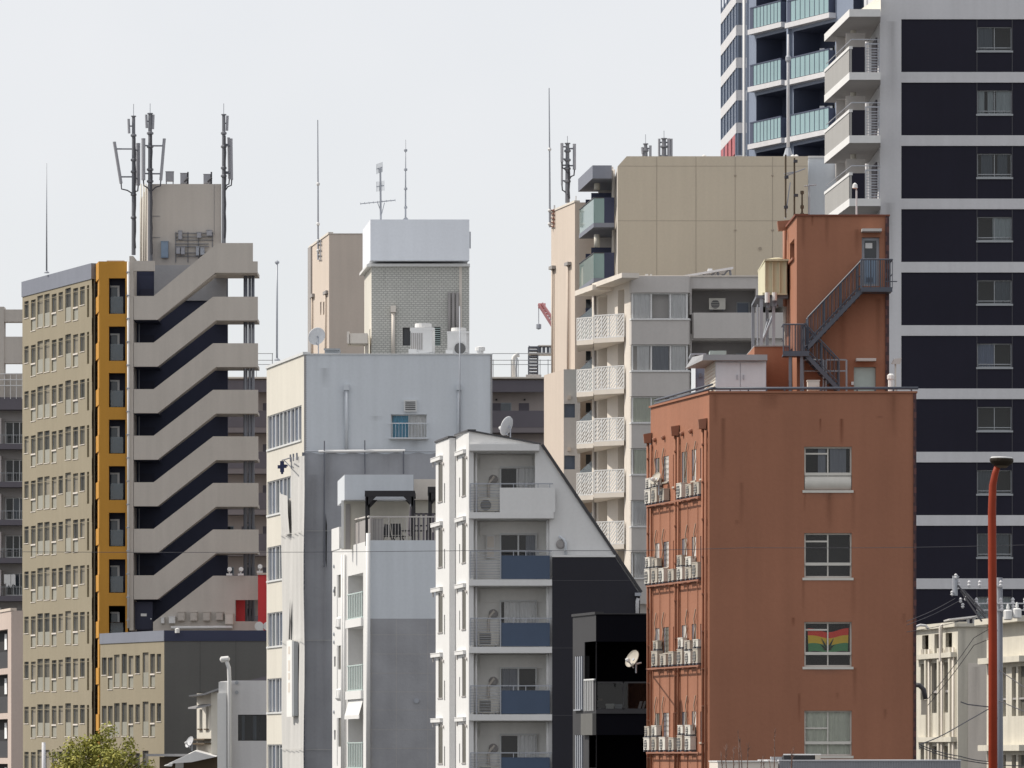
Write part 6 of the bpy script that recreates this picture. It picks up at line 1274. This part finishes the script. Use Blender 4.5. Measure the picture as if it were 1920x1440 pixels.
# ================================================================ dark banded tower
def dark_tower():
    D=255.; F=Face((1622,264),(1650,D)); G=FR(1650,2060,D); t=thing('dark_tower','tall dark slate tower with pale grey floor bands and stacked balconies','apartment building',(X(1650,D),D,0)); p=118.7; zt=Z(-70,D)
    W=Wall(G,0,G.len,0,zt,.14); pan=[]
    for k in range(0,11): pan.append(W.px(1690,2052,36+p*k,135+p*k,.06))
    m=MB(); W.build(m); m.build('frame_wall',['pier'],t); m=MB(); shell(m,F.A,F.B,(2060,D),0,zt,left=True); m.build('side_wall',['pier'],t)
    cur=['curtaindark','curtain','curtaindark','curtain','curtaindark','curtainlilac',None,'curtaindark','curtaindark','curtain']
    cov=[(.0,.45),[(0,.2),(.3,.48),(.55,1)],[(.1,.45),(.6,.9)],[(.45,1)],(.5,1),[(0,.5)],None,[(.0,.4)],[(0,.4),(.55,.95)],[(0,1)]]
    for k,(a,b,c,d) in enumerate(pan):
        kk=k; y0=36+p*kk
        V=Wall(G.off(-.06),a,b,c,d,.1); Go=V.F; w=Go.rect(1832.5,1897,y0+14.5,y0+59); w2=Go.rect(1962,2027,y0+14.5,y0+59); V.hole(*w); V.hole(*w2)
        m=MB(); V.build(m); pw=m.build('dark_panel',['slate'],t)
        m=MB()
        for x in (1831.2,1897.3): m.fb(Go,Go.S(x),Go.S(x)+.03,c,d,.001,.02)
        m.build('panel_joint',['slateline'],pw)
        if kk<0: continue
        i=kk%10
        for j,ww in enumerate((w,w2)):
            if j: 
                m=MB(); m.face([Go.P(ww[0],ww[2],-.1),Go.P(ww[1],ww[2],-.1),Go.P(ww[1],ww[3],-.1),Go.P(ww[0],ww[3],-.1)]); m.build('window',['midglass'],t); continue
            window(t,Go,ww,.1,bars=(.5,),hbars=(.1,),fw=.04,frame='alugrey',pane='glassdim',curtain=cur[i],ccover=cov[i],sill=.06,room='room')
    for k in range(0,4):
        y=172+118*(k-1)
        pl=[(1545.5,262.),(1592.5,253.2),(1651,253.2),(1651,262.)]; xy=[XY(q) for q in pl]; Dm=254.
        m=MB(); m.prism(xy,Z(y-18.5,Dm),Z(y-18.5-14,Dm)); m.face([(q.x if hasattr(q,'x') else q[0],q[1],Z(y-18.5,Dm)-.004) for q in xy],1); sl=m.build('balcony_slab',['white','recess'],t)  # darker sheet under each slab: soffit shade put into the colour
        if k==0: continue
        z0=Z(y-32.5,Dm)+.003; z1=Z(y-76,Dm); Fa=Face(pl[0],pl[1]); Ga=Face(pl[1],(1622,253.2))
        m=MB(); m.fb(Fa,.03,Fa.len-.02,z0,z1,-.12,-.02); m.build('balcony_panel',['balcgrey'],sl)
        m=MB(); m.fb(Fa,0,Fa.len,z1+.002,z1+.14,-.16,.01); m.build('panel_cap',['white'],sl)
        m=MB(); m.fb(Ga,.0,Ga.len,z0,z1+.1,-.12,-.03); m.build('dark_screen',['slate'],sl)
        m=MB(); Gb=Face((1622.5,253.2),(1650,253.2)); m.fb(Gb,0,Gb.len,z1+.22,z1+.28,-.1,-.05)
        for i in range(9): z=z0+.08+i*.13; m.fb(Gb,.05,Gb.len,z,z+.035,-.09,-.06)
        for s in (0,Gb.len-.05): m.fb(Gb,s,s+.05,z0,z1+.22,-.1,-.04)
        m.tube([Fa.P(0,z1+.45,-.1),Fa.P(Fa.len,z1+.45,-.1),Gb.P(Gb.len,z1+.45,-.07)],.025,5); m.build('railing',['steel'],sl)
        m=MB(); m.box(X(1586,257),X(1622,257),257,257.1,z0,Z(y-110,257)); m.build('privacy_screen',['taupe'],sl); m=MB(); m.box(X(1568,260),X(1586,260),260,260.1,z0,Z(y-103,260)); m.build('privacy_screen',['taupe'],sl)
        m=MB(); m.fb(F,F.S(1637),F.S(1645),z0,z0+2.1,.005,.08); m.build('balcony_door',['plum'],t)
        if k==1 or k==2: pass
        pipe(t,[(X(1600,258),258.,Z(y-110,258)),(X(1600,258),258.,Z(y-133,258))],.14,'cream','post')
    m=MB(); m.box(X(1620,264),X(1651,262),262.2,264,0,zt); m.build('rear_wall',['pier'],t)
    m=MB(); m.ext([(X(1615,258),258,Z(17,258)),(X(1652,254),254.2,Z(-10,254)),(X(1652,254),254.2,Z(20,254)),(X(1615,258),258,Z(22,258))],(.0,.2,0)); m.build('roof_wing',['cream'],t)
    for x0,x1,y0,y1 in ((1655,1680,380,600),(1660,1685,40,200)): stain(t,G,x0,x1,y0,y1,'stainlight',.01)
dark_tower()
# ================================================================ blue balcony tower and the striped tower behind it
def blue_tower():
    F=Face((1400,341.5),(1600,329.5)); t=thing('blue_tower','tall blue tower with teal glass balconies behind the tan block','apartment building',(X(1500,335),335,0)); zt=Z(-90,335)
    W=Wall(F,0,F.len,0,zt,1.9); rec=[]; mrev=1
    for k in range(-1,4):
        for x0,x1 in ((1418,1476),(1488,1566)):
            y=163+108*k if x0<1430 else 148+108*k
            rec.append((W.hole(F.S(x0),F.S(x1),F.Zp((x0+x1)/2,y-6),F.Zp((x0+x1)/2,y-98)),x0,x1))
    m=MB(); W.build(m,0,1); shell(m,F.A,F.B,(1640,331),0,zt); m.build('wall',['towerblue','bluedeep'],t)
    for (a,b,c,d),x0,x1 in rec:
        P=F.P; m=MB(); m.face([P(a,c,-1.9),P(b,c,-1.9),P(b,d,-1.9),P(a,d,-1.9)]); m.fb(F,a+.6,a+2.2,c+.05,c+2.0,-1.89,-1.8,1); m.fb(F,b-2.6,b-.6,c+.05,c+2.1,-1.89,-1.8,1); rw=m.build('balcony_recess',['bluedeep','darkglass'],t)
        m=MB(); m.fb(F,a+2.5,a+3.3,c+1.4,c+2.0,-1.88,-1.5); m.build('wall_unit',['balcgrey'],rw)
        m=MB(); m.fb(F,a-.25,b+.1,c-.32,c-.004,-1.88,.5); sl=m.build('balcony_slab',['pier'],t)
        m=MB(); N=8; e=b-.1
        for i in range(N): s=a+.35+(e-a-.35)*i/N; m.fb(F,s+.02,s+(e-a-.35)/N-.02,c+.05,c+1.32,.36,.4)
        m.build('glass_balustrade',['tealpanel'],sl)
        m=MB(); m.fb(F,a-.1,e,c+1.32,c+1.4,.33,.43)
        for i in range(N+1): s=a+.35+(e-a-.35)*i/N; m.fb(F,s-.02,s+.02,c,c+1.32,.34,.42)
        m.build('rail',['bluedeep'],sl)
        m=MB(); m.fb(F,a-.1,a+.3,c+.02,c+1.3,.36,.41); p=F.P(e,0,0); m.fb(F,e-.06,e,c,c+1.3,-1.0,.33); m.build('dark_panel',['bluedeep'],sl)
    m=MB(); m.fb(F,F.S(1481),F.S(1484),0,zt,.0,.25); m.build('pier',['towerblue'],t)
    pipe(t,[F.pt(1400.5,700,.2),F.pt(1400.5,-80,.2)],.1,'white')
    for k in range(4):
        for i,x in enumerate((1522,1537)):
            m=MB(); z=F.Zp(x,118+108*k); m.ext([F.P(F.S(x),z,-.6),F.P(F.S(x)+.5,z,-.6),F.P(F.S(x)+.55,z+.9,-.6),F.P(F.S(x)-.05,z+.95,-.6)],(0,.06,0)); m.build('laundry',['curtaindark'],t)
    # far striped tower
    A=Face((1353.5,500),(1382,486)); B=Face((1382,486),(1470,486)); t2=thing('striped_tower','far glassy tower with white bands and red lower panels','office tower',(X(1382,486),486,0)); zt=Z(-25,486)
    m=MB(); shell(m,A.A,A.B,(1470,486),0,zt,left=True,front=True); m.build('wall',['winblue'],t2)
    per=61.*486/FP; z0=Z(47,486)
    for k in range(-1,6):
        z=z0-k*per
        for Fc in (A,B):
            m=MB(); m.fb(Fc,.01,Fc.len-.01,z-.95,z,.003,.1); 
            m.build('white_band',['pier'],t2)
            m=MB(); n=5 if Fc is A else 10
            for i in range(n+1): s=(Fc.len-.4)*i/n; m.fb(Fc,s,s+.2 if Fc is A else s+.12,z+.003,z+per-.953,.003,.12)
            m.build('mullion',['towerblue'],t2)
        if k==3:
            m=MB()
            for i in range(4): s=A.len*(i+.12)/4; m.fb(A,s,s+A.len*.17,z-per+.2,z-1.0,.01,.13)
            m.build('red_panel',['redfade'],t2)
    m=MB(); B2=FR(1382,1396.5,485.9); m.build('corner',['pier'],t2) if m.f else None
blue_tower()
# ================================================================ cream building lower right
def cream_building():
    D=236.; t=thing('cream_building','old cream concrete office building with pilasters at the lower right','office building',(X(1796,D),D,0)); F=Face((1715,244),(1796,D)); G=FR(1796,1856,D); fl=159*D/FP; zt=F.Zp(1796,1175)
    W=Wall(F,0,F.len,0,zt,.14); hs=[]
    for k in range(3):
        for x0,x1 in ((1726,1739),(1747,1763),(1770,1785)): a,b=F.S(x0),F.S(x1); z1=F.Zp(1765,1238)-.1-k*fl; W.hole(a,b,z1-2.25,z1); hs.append((a,b,z1-2.25,z1))
    for x0,x1 in ((1729,1741),(1752,1764),(1773,1785)): W.hole(F.S(x0),F.S(x1),F.Zp(1765,1224),F.Zp(1765,1188),.15)
    m=MB(); W.build(m); shell(m,F.A,F.B,(1900,D),0,zt,front=True); m.build('wall',['creamold'],t)
    for a,b,c,d in hs: m=MB(); n=-.14; m.face([F.P(a,c,n),F.P(b,c,n),F.P(b,d,n),F.P(a,d,n)]); m.fb(F,(a+b)/2-.05,(a+b)/2+.05,c+.02,d-.02,n+.01,n+.08,1); m.fb(F,a+.01,b-.01,c+(d-c)*.4,c+(d-c)*.45,n+.01,n+.08,1); m.build('window',['slotglass','recess'],t)
    for k in range(3):
        z=F.Zp(1765,1230)-k*fl; m=MB(); m.fb(F,F.S(1722),F.S(1794),z-.1,z+.12,.0,.28); m.build('ledge',['creamold'],t)
    for x in (1743,1767,1788):
        m=MB(); s=F.S(x); m.fb(F,s-.15,s+.15,0,zt-.9,.003,.22); m.build('pilaster',['creamold'],t)
        pipe(t,[F.P(s+.4,zt-.9,.12),F.P(s+.4,0,.12)],.06,'taupelight')
    for x in (1738,1785): m=MB(); m.fb(F,F.S(x)-.25,F.S(x)+.25,F.Zp(1765,1228),F.Zp(1765,1215),.0,.22); m.build('wall_box',['acbeige'],t)
    m=MB(); m.fb(F,-.2,F.len+.1,zt,zt+.22,-.4,.18); m.pb(G,1796.5,1900,1169,1175-.05,-.4,.15); m.build('coping',['creamold'],t)
    m=MB(); m.pb(G,1815,1856,1243,1440,0,.02); m.build('wall_panel',['taupelight'],t)
    for x0,x1,y0,y1 in ((1800,1812,1180,1330),(1830,1850,1180,1250),(1820,1840,1250,1400)): stain(t,G,x0,x1,y0,y1,'stainlight',.025)
    t2=thing('cream_building','cream building wing with deep ledges at the right picture edge','office building',(X(1925,224),224,0)); F=Face((1850,231),(1928,224)); z2=F.Zp(1928,1165); G2=FR(1928,2010,224)
    W=Wall(F,0,F.len,0,z2,.14); hs=[]
    for k in range(2):
        for x0,x1 in ((1879,1886),(1897,1905),(1909,1926)): a,b=F.S(x0),F.S(x1); z1=F.Zp(1900,1250)-k*3.75; W.hole(a,b,z1-2.1,z1); hs.append((a,b,z1-2.1,z1))
    m=MB(); W.build(m); shell(m,F.A,F.B,(2010,224),0,z2,front=True); m.build('wall',['creamold'],t2)
    for a,b,c,d in hs: m=MB(); n=-.14; m.face([F.P(a,c,n),F.P(b,c,n),F.P(b,d,n),F.P(a,d,n)]); m.fb(F,a+.01,b-.01,c+.7,c+.78,n+.01,n+.1,1); m.build('window',['slotglass','recess'],t2)
    for k in range(2): m=MB(); z=F.Zp(1900,1240)-k*3.75; m.fb(F,0,F.len,z-.05,z+.2,.0,.4); m.build('ledge',['creamold'],t2)
    m=MB(); m.fb(F,-.2,F.len+.1,z2,z2+.25,-.4,.5); m.build('coping',['creamold'],t2)
    return F
cream_building()
D=238.; b=MB(); t=thing('roof_pipes','pale looping handrail pipes along the cream roof','roof pipes',(X(1760,D),D,Z(1175,D)))
b=MB()
def Q(x,y,o=0): return (X(x,D),D+o,Z(y,D))
b.tube([Q(1722,1180,2),Q(1724,1173,2),Q(1732,1170,2),Q(1742,1171,2),Q(1748,1178,2)],.06,6); b.build('loop',['pier'],t)
b=MB(); b.tube([Q(1764,1240),Q(1764,1176),Q(1766,1172.5),Q(1800,1172),Q(1806,1176)],.09,7); b.build('pipe',['taupelight'],t)
D=239.; b=MB(); t=thing('roof_awning','thin grey awning roof on posts above the cream building','awning',(X(1815,D),D,Z(1172,D))); b=MB(); b.ext([Q(1779,1160),Q(1836,1153.5),Q(1836,1157),Q(1780,1162.5)],(0,3,0)); b.build('roof',['pier'],t); b=MB()
for x in (1816,1827): b.tube([Q(x,1157,.3),Q(x,1175,.3)],.08,6)
b.build('post',['steel'],t)
# pipe elbow on the right edge of the terracotta front
b=MB(); D=200.; t=thing('wall_elbow','black curved pipe elbow with pale box beside the terracotta edge','pipe',(X(1728,D),D,Z(1340,D))); b.tube([Q(1716,1284),Q(1724,1285),Q(1732,1293),Q(1735.5,1311)],.09,8); b.build('elbow',['cable'],t,smooth=True); b=MB(); b.box(X(1727,D),X(1738,D),D,D+.5,Z(1340,D),Z(1312,D)); b.build('box',['creamold'],t)
# ================================================================ utility poles and wires
D=178.; t=thing('utility_pole','grey concrete utility pole with crossarms and insulators at the right','utility pole',(X(1873,D),D,0))
b=MB(); b.tube([(X(1873,D),D,0),(X(1873,D),D,Z(1083,D))],.17,10,0,.12); b.build('pole',['steeldark'],t,smooth=True)
for (x0,x1,y) in ((1793,1880,1098),(1826,1925,1130.5),(1830,1925,1143)):
    b=MB(); b.box(X(x0,D),X(x1,D),D-.2,D-.1,Z(y+2.2,D),Z(y,D)); ca=b.build('crossarm',['pier'],t)
    for i in range(5):
        b=MB(); x=x0+4+(x1-x0-8)*i/4; b.lathe([(.02,-.16),(.05,-.12),(.065,-.07),(.04,-.03),(.065,.02),(.03,.07),(.02,.09)],(X(x,D),D-.15,Z(y-5,D)),8)
        b.build('insulator',['pier'],ca)
b=MB(); b.tube([(X(1790,D),D-.15,Z(1117,D)),(X(1790,D),D-.15,Z(1080,D))],.09,8); b.tube([(X(1790,D),D-.15,Z(1090,D)),(X(1796,D),D-.15,Z(1080,D))],.05,6); b.build('arm_post',['steel'],t)
for x,y in ((1791,1081),(1784,1113),(1800,1126),(1809,1122),(1833,1138),(1804,1136)): b=MB(); b.lathe([(.02,-.09),(.06,-.04),(.035,0),(.06,.04),(.02,.09)],(X(x,D),D-.25,Z(y,D)),8); b.build('insulator',['pier'],t)
b=MB()
for p,q in (((1795,1098),(1845,1160)),((1805,1106),(1845,1152)),((1800,1108),(1838,1166))): b.tube([(X(p[0],D),D-.2,Z(p[1],D)),(X(q[0],D),D-.6,Z(q[1],D))],.03,6)
b.build('stay',['cable'],t)
for i,(x,y) in enumerate(((1888,1154),(1905,1151))):
    b=MB(); b.lathe([(.1,0),(.15,.03),(.15,.3),(.1,.34)],(X(x,D),D-.35,Z(y+9,D)),12); tr=b.build('transformer',['white'],t); b=MB(); b.lathe([(.03,0),(.06,.05),(.03,.2)],(X(x,D),D-.35,Z(y+9,D)+.34),8); b.build('bushing',['white'],tr)
def wire(label,pts,r,o=0.,m='cable',name='power_cable',g='wires on the right'):
    b=MB(); P_=[]
    for i in range(len(pts)-1):
        (x0,y0,d0),(x1,y1,d1)=pts[i],pts[i+1]
        for j in range(8):
            u=j/8; d=d0+(d1-d0)*u; P_.append((X(x0+(x1-x0)*u,d),d,Z(y0+(y1-y0)*u+3*math.sin(u*math.pi)*(abs(x1-x0)>60),d)))
    x,y,d=pts[-1]; P_.append((X(x,d),d,Z(y,d))); b.tube(P_,r*.55,5); return b.top(name,m,label,'cable',g,loc=P_[0])
wire('thin wire running across the dark tower to the arm post, uppermost',[(1700,1165,176),(1791,1122,178)],.02)
wire('second thin wire running across the dark tower to the arm post',[(1700,1172,176),(1800,1126,178)],.02)
wire('third thin wire crossing the dark tower below the crossarm',[(1700,1185,174),(1845,1152,178)],.018)
wire('thick sagging cable in front of the cream building from the pole down left',[(1724,1396,172),(1800,1360,175),(1856,1328,178)],.035)
wire('straight cable descending right past the red lamp post',[(1724,1396,172),(1800,1418,176),(1870,1428,178)],.03)
wire('lower straight cable descending right beside another',[(1724,1400,172),(1800,1424,176),(1920,1436,180)],.03)
wire('thin cable from the cream wall up to the crossarm',[(1740,1310,200),(1826,1196,190),(1860,1176,178)],.022)
wire('thin paired cable just below the one on the cream wall',[(1740,1322,200),(1826,1210,190),(1860,1196,178)],.022)
wire('short dark branch cable left of the lamp post',[(1801,1316,150),(1815,1321,150),(1858,1326,150)],.035)
wire('cable sloping right from the utility pole to the picture edge',[(1873,1256,178),(1925,1292,170)],.03)
wire('lower cable sloping right from the utility pole',[(1873,1314,178),(1925,1336,170)],.03)
wire('long thin cable spanning the whole view in front of the buildings',[(-60,1034,120),(960,1031.5,120),(1400,1027,120),(1990,1020,120)],.011,g=None)
# ================================================================ red street lamp
D=105.; t=thing('street_lamp','rusty red street lamp with flat bent-over head','street lamp',(X(1862,D),D,0))
b=MB(); b.tube([(X(1862.5,D),D,0),(X(1861.5,D),D,Z(1200,D)),(X(1860,D),D,Z(960,D)),(X(1861.5,D),D,Z(910,D)),(X(1866,D),D,Z(888,D)),(X(1873,D),D,Z(866,D))],.095,14,0,.06); b.build('pole',['lampred'],t,smooth=True)
q=(X(1878,D),D,Z(863,D)); b=MB(); b.lathe([(.15,-.11),(.21,-.06),(.235,-.02),(.235,.02),(.225,.035)],q,18,0,(.03,0,1)); b.build('lamp_head',['lamphead'],t,smooth=False); b=MB(); b.lathe([(.225,.036),(.21,.06),(.1,.068),(.02,.07)],q,18,0,(.03,0,1)); b.build('lamp_cap',['white'],t,smooth=True); b=MB(); b.lathe([(.1,-.15),(.14,-.112)],q,14); b.build('lamp_glass',['bark'],t)
# ================================================================ nearest low roof, unit and twigs
D=140.; t=thing('low_roof','low grey corrugated metal roof at the bottom edge','roof shed',(X(1620,D),D,0)); b=MB(); G=FR(1461,1800,D); b.pb(G,1461,1800,1426,1560,-12,0); b.build('wall',['roofmetal'],t); b=MB()
for i in range(110): x=1462+i*3.1; b.pb(G,x,x+1.3,1427.5,1560,.003,.03)
b.build('corrugation',['roofmetal'],t); b=MB(); b.pb(G,1460,1802,1424.5,1427,-12.02,.05); b.build('flashing',['pier'],t)
t=thing('low_parapet','short cream parapet wall beside the grey metal roof','wall',(X(1400,D),D-1,0)); b=MB(); b.pb(FR(1346,1460,D-1),1346,1459,1428.5,1560,-6,0); b.build('wall',['taupelight'],t); b=MB(); b.pb(FR(1346,1460,D-1),1344.5,1460,1426.5,1428.5,-6.02,.05); b.build('coping',['white'],t)
t=thing('roof_unit','dark low ventilation unit with white lid on the metal roof','ventilation unit',(X(1507,D),D+.5,Z(1424.5,D))); b=MB(); b.box(X(1471,D),X(1529,D),D+.4,D+1.2,Z(1424.5,D),Z(1416,D)); b.build('body',['roomdark'],t); b=MB(); b.prism([(X(1470,D),D+.38),(X(1541,D),D+.38),(X(1539,D),D+1.3),(X(1474,D),D+1.3)],Z(1416,D)+.002,Z(1413.5,D)); b.build('lid',['white'],t); b=MB(); b.box(X(1530,D),X(1540,D),D+.35,D+1.2,Z(1424.5,D),Z(1416,D)); b.build('end_panel',['acbeige'],t); b=MB(); b.box(X(1449,D),X(1470,D),D+.8,D+1.4,Z(1426,D),Z(1419,D)); b.build('side_box',['concrete'],t)
t=thing('bare_shrub','bare leafless twigs rising before the terracotta wall','shrub',(X(1420,128),128,0)); rnd=random.Random(3); D=128.
for x0,x1,y1 in ((1368,1361,1394),(1372,1376,1400),(1388,1384,1372),(1395,1404,1392),(1400,1387,1384),(1452,1452.5,1370),(1455,1443,1425),(1470,1489,1400),(1478,1484,1412),(1425,1428,1425),(1364,1352,1412),(1440,1431,1418)):
    b=MB(); pts=[(X(x0+(x1-x0)*u+rnd.uniform(-1.2,1.2),D),D+rnd.uniform(-.1,.1),Z(1560+(y1-1560)*u,D)) for u in (0,.3,.55,.8,.92,1)]; b.tube(pts,.02,5,0,.006)
    for j in range(6):
        u=.75+.25*rnd.random(); x=x0+(x1-x0)*u; y=1560+(y1-1560)*u; b.tube([(X(x,D),D,Z(y,D)),(X(x+rnd.uniform(-5,5),D),D+rnd.uniform(-.2,.2),Z(y-rnd.uniform(3,10),D))],.007,4,0,.003)
    b.build('branch',['twig'],t)
# ================================================================ lower left: old house, tree
D=300.; t=thing('old_house','small old cream house with dark eaves and tilted awning at the lower left','house',(X(385,D),D,0)); F=Face((369,303),(396,D))
W=Wall(F,0,F.len,0,F.Zp(385,1300),.15); ws=[W.px(374,379.5,1330,1366),W.px(386,391,1325,1366)]
b=MB(); W.build(b); shell(b,F.A,F.B,(414,D),0,Z(1298,D),front=True); b.build('wall',['cream'],t)
for a,b_,c,d in ws: m=MB(); m.face([F.P(a,c,-.15),F.P(b_,c,-.15),F.P(b_,d,-.15),F.P(a,d,-.15)]); m.fb(F,a-.05,b_+.05,c-.08,c-.004,-.1,.12,1); m.build('window',['midglass','bark'],t)
def Q(x,y,o=0): return (X(x,D),D+o,Z(y,D))
b=MB(); b.ext([Q(355,1306,-.5),Q(385,1303,-.5),Q(414,1293,-.5),Q(414,1289,-.5),Q(384,1300,-.5),Q(355,1304,-.5)],(0,4,0)); b.build('roof',['tin'],t)
b=MB(); b.ext([Q(368,1326,-.2),Q(396,1320,-.2),Q(396,1323,-.2),Q(368,1329,-.2)],(-.5,.8,0)); b.build('window_eave',['tin'],t)
for y in (1388,1396): b=MB(); b.fb(F,0,F.len,F.Zp(385,y),F.Zp(385,y-3),.0,.4); b.build('ledge',['bark'],t)
b=MB(); b.ext([Q(318,1432,-1.5),Q(368,1409,-1.5),Q(408,1419,-1.5),Q(362,1429,-1.5)],(0,2.2,.1)); b.build('awning',['white'],t)
b=MB(); b.ext([Q(311,1436,-1.6),Q(327,1431,-1.6),Q(325,1437,-1.6)],(0,1.4,.1)); b.build('awning',['white'],t)
b=MB(); b.box(X(276,D),X(372,D),D-1,D+1,Z(1418,D),Z(1413.5,D)); b.build('lean_to_roof',['tin'],t)
b=MB(); b.box(X(300,D),X(412,D),D-.4,D+3,0,Z(1419,D)); b.build('lower_wall',['bark'],t)
b=MB(); b.box(X(330,D),X(345,D),D-.6,D-.41,Z(1440,D),Z(1427,D)); b.build('meter_box',['white'],t)
dish((X(360,298.8),298.8,Z(1408,299)),.34,215,'small grey dish on the old house eave at the lower left',post=.42,el=25)
D=291.; t=thing('grey_house','plain grey rendered house with one dark window at the lower left','house',(X(433,D),D,0)); G=FR(433,540,D); W=Wall(G,0,G.len,0,Z(1276,D),.2); w=W.px(446,502,1340,1389)
b=MB(); W.build(b); shell(b,(412,295),(433,D),(540,D),0,Z(1276,D),left=True); b.build('wall',['pier'],t); window(t,G,w,.2,bars=(.45,.75),frame='darkframe',pane='glassdim',curtain='curtaindark',ccover=[(.1,.2),(.5,.62)])
b=MB(); b.ext([(X(440,D),D+.1,Z(1276,D)),(X(540,D),D+.1,Z(1276,D)),(X(540,D),D+.1,Z(1256,D)),(X(470,D),D+.1,Z(1275,D))],(0,4,0)); b.build('roof',['plum'],t)
b=MB(); b.box(X(411,D),X(433,D),D-.6,D-.02,0,Z(1279,D)); b.box(X(409,D),X(426,D),D-.75,D-.61,0,Z(1300,D)); b.build('chimney_stack',['white'],t)
b=MB(); b.tube([(X(432,D),D-.75,0),(X(431.5,D),D-.75,Z(1276,D)),(X(430.5,D),D-.75,Z(1252,D)),(X(425.5,D),D-.75,Z(1239,D))],.11,8); p=b.build('flue_pipe',['white'],t,smooth=True); b=MB(); b.lathe([(.03,-.28),(.16,-.2),(.16,.2),(.03,.28)],(X(423,D),D-.75,Z(1236.5,D)),10,0,(1,0,.1)); b.build('cowl',['white'],p)
b=MB()
for x,y in ((444,1280),(444,1298)): b.lathe([(.1,0),(.1,.1)],G.pt(x,y),8,0,(0,-1,0))
b.build('vent_cap',['steel'],t)
pole_thing('thin_post',82,250,1392,1560,.09,'thin grey post standing left of the tree','post','pier')
def tree():
    D=190.; c=Vector((X(193,D),D,Z(1440,D)-.9)); t=thing('leafy_tree','round yellow-green tree with loose foliage at the lower left','tree',(c.x,D,0)); rnd=random.Random(11)
    b=MB(); b.tube([(c.x,D,0),(c.x+.1,D,c.z*.5),(c.x,D,c.z+.3)],.22,9,0,.1)
    for i in range(16):
        a=rnd.random()*6.28; e=rnd.uniform(.2,1.2); l=rnd.uniform(1,1.9); d=Vector((math.cos(a)*math.cos(e),math.sin(a)*math.cos(e),math.sin(e))); p=Vector((c.x,D,c.z-.5+rnd.random()*.9)); b.tube([p,p+d*l*.5+Vector((0,0,.1)),p+d*l],.06,5,0,.012)
    b.build('trunk',['bark'],t)
    b=MB(); R_=Vector((2.25,2.0,2.5)); cl=[]
    for i in range(190):
        while True:
            v=Vector((rnd.uniform(-1,1),rnd.uniform(-1,1),rnd.uniform(-.75,1)))
            if .35<v.length<1: break
        v*=.86+.2*math.sin(v.x*5+i)*.4; cl.append((c+Vector((v.x*R_.x,v.y*R_.y,v.z*R_.z)),rnd.uniform(.22,.46)))
    for p,r in cl:
        mi=rnd.choice((0,0,0,1,2,2))
        for j in range(95):
            u=Vector((rnd.gauss(0,1),rnd.gauss(0,1),rnd.gauss(0,.85))).normalized()*r*rnd.random()**.4; q=p+u
            n=(u.normalized()+Vector((rnd.gauss(0,.6),rnd.gauss(0,.6),rnd.gauss(.3,.6)))).normalized(); x=n.cross(Vector((rnd.gauss(0,1),rnd.gauss(0,1),rnd.gauss(0,1)))).normalized(); y=n.cross(x); s=rnd.uniform(.04,.085)
            b.face([q-x*s,q+y*s*.5,q+x*s*1.2,q-y*s*.5],mi)
    b.build('crown',['leaf','leafdark','leaflight'],t)
tree()
# ================================================================ ground
b=MB(); b.face([(-3000,-200,0),(3000,-200,0),(3000,6000,0),(-3000,6000,0)]); g=b.build('ground',['ground']); g['kind']='structure'
# ================================================================ sky, sun, camera
SUN_EL,SUN_T=48,7     # height, and how far the sun stands behind the fronts
s=Vector((-math.cos(R(SUN_T))*math.cos(R(SUN_EL)),math.sin(R(SUN_T))*math.cos(R(SUN_EL)),math.sin(R(SUN_EL))))
l=bpy.data.lights.new('sun','SUN'); l.energy=4.2; l.angle=R(.53); l.color=(1,.93,.83); lo=bpy.data.objects.new('sun',l); COL.objects.link(lo); lo.rotation_euler=s.to_track_quat('Z','Y').to_euler(); lo.location=(0,150,200)
w=bpy.data.worlds.new('World'); sc.world=w; w.use_nodes=True; nt=w.node_tree; bg=nt.nodes['Background']
k=nt.nodes.new('ShaderNodeTexSky'); k.sky_type='NISHITA'; k.sun_disc=False; k.sun_elevation=R(SUN_EL); k.sun_rotation=math.atan2(s.x,s.y)
k.air_density=1.0; k.dust_density=1.0; k.ozone_density=1.0; k.altitude=0
mxr=nt.nodes.new('ShaderNodeMix'); mxr.data_type='RGBA'; tc=nt.nodes.new('ShaderNodeTexCoord'); nz=nt.nodes.new('ShaderNodeTexNoise'); nz.inputs['Scale'].default_value=9; nz.inputs['Detail'].default_value=4; nt.links.new(tc.outputs['Generated'],nz.inputs['Vector']); mr=nt.nodes.new('ShaderNodeMapRange'); mr.inputs['From Min'].default_value=.3; mr.inputs['From Max'].default_value=.7; mr.inputs['To Min'].default_value=.76; mr.inputs['To Max'].default_value=.88; nt.links.new(nz.outputs['Fac'],mr.inputs['Value']); nt.links.new(mr.outputs[0],mxr.inputs['Factor'])     # thin white spring haze over the clear sky
nt.links.new(k.outputs[0],mxr.inputs['A']); mxr.inputs['B'].default_value=(9.15,9.15,9.32,1); nt.links.new(mxr.outputs['Result'],bg.inputs[0]); bg.inputs[1].default_value=.1
c=bpy.data.cameras.new('camera'); co=bpy.data.objects.new('camera',c); COL.objects.link(co); co.location=(0,0,HC); co.rotation_euler=(R(90),0,0)
c.sensor_width=36; c.lens=36*FP/1920; c.shift_y=(YH-720)/1920; c.clip_start=1; c.clip_end=12000; sc.camera=co
vs=sc.view_settings; sc.display_settings.display_device='sRGB'; vs.view_transform='Standard'; vs.look='None'; vs.gamma=1; vs.exposure=0; vs.use_curve_mapping=False
sc.cycles.max_bounces=8; sc.cycles.transparent_max_bounces=12; sc.cycles.diffuse_bounces=4; sc.cycles.caustics_reflective=False; sc.cycles.caustics_refractive=False
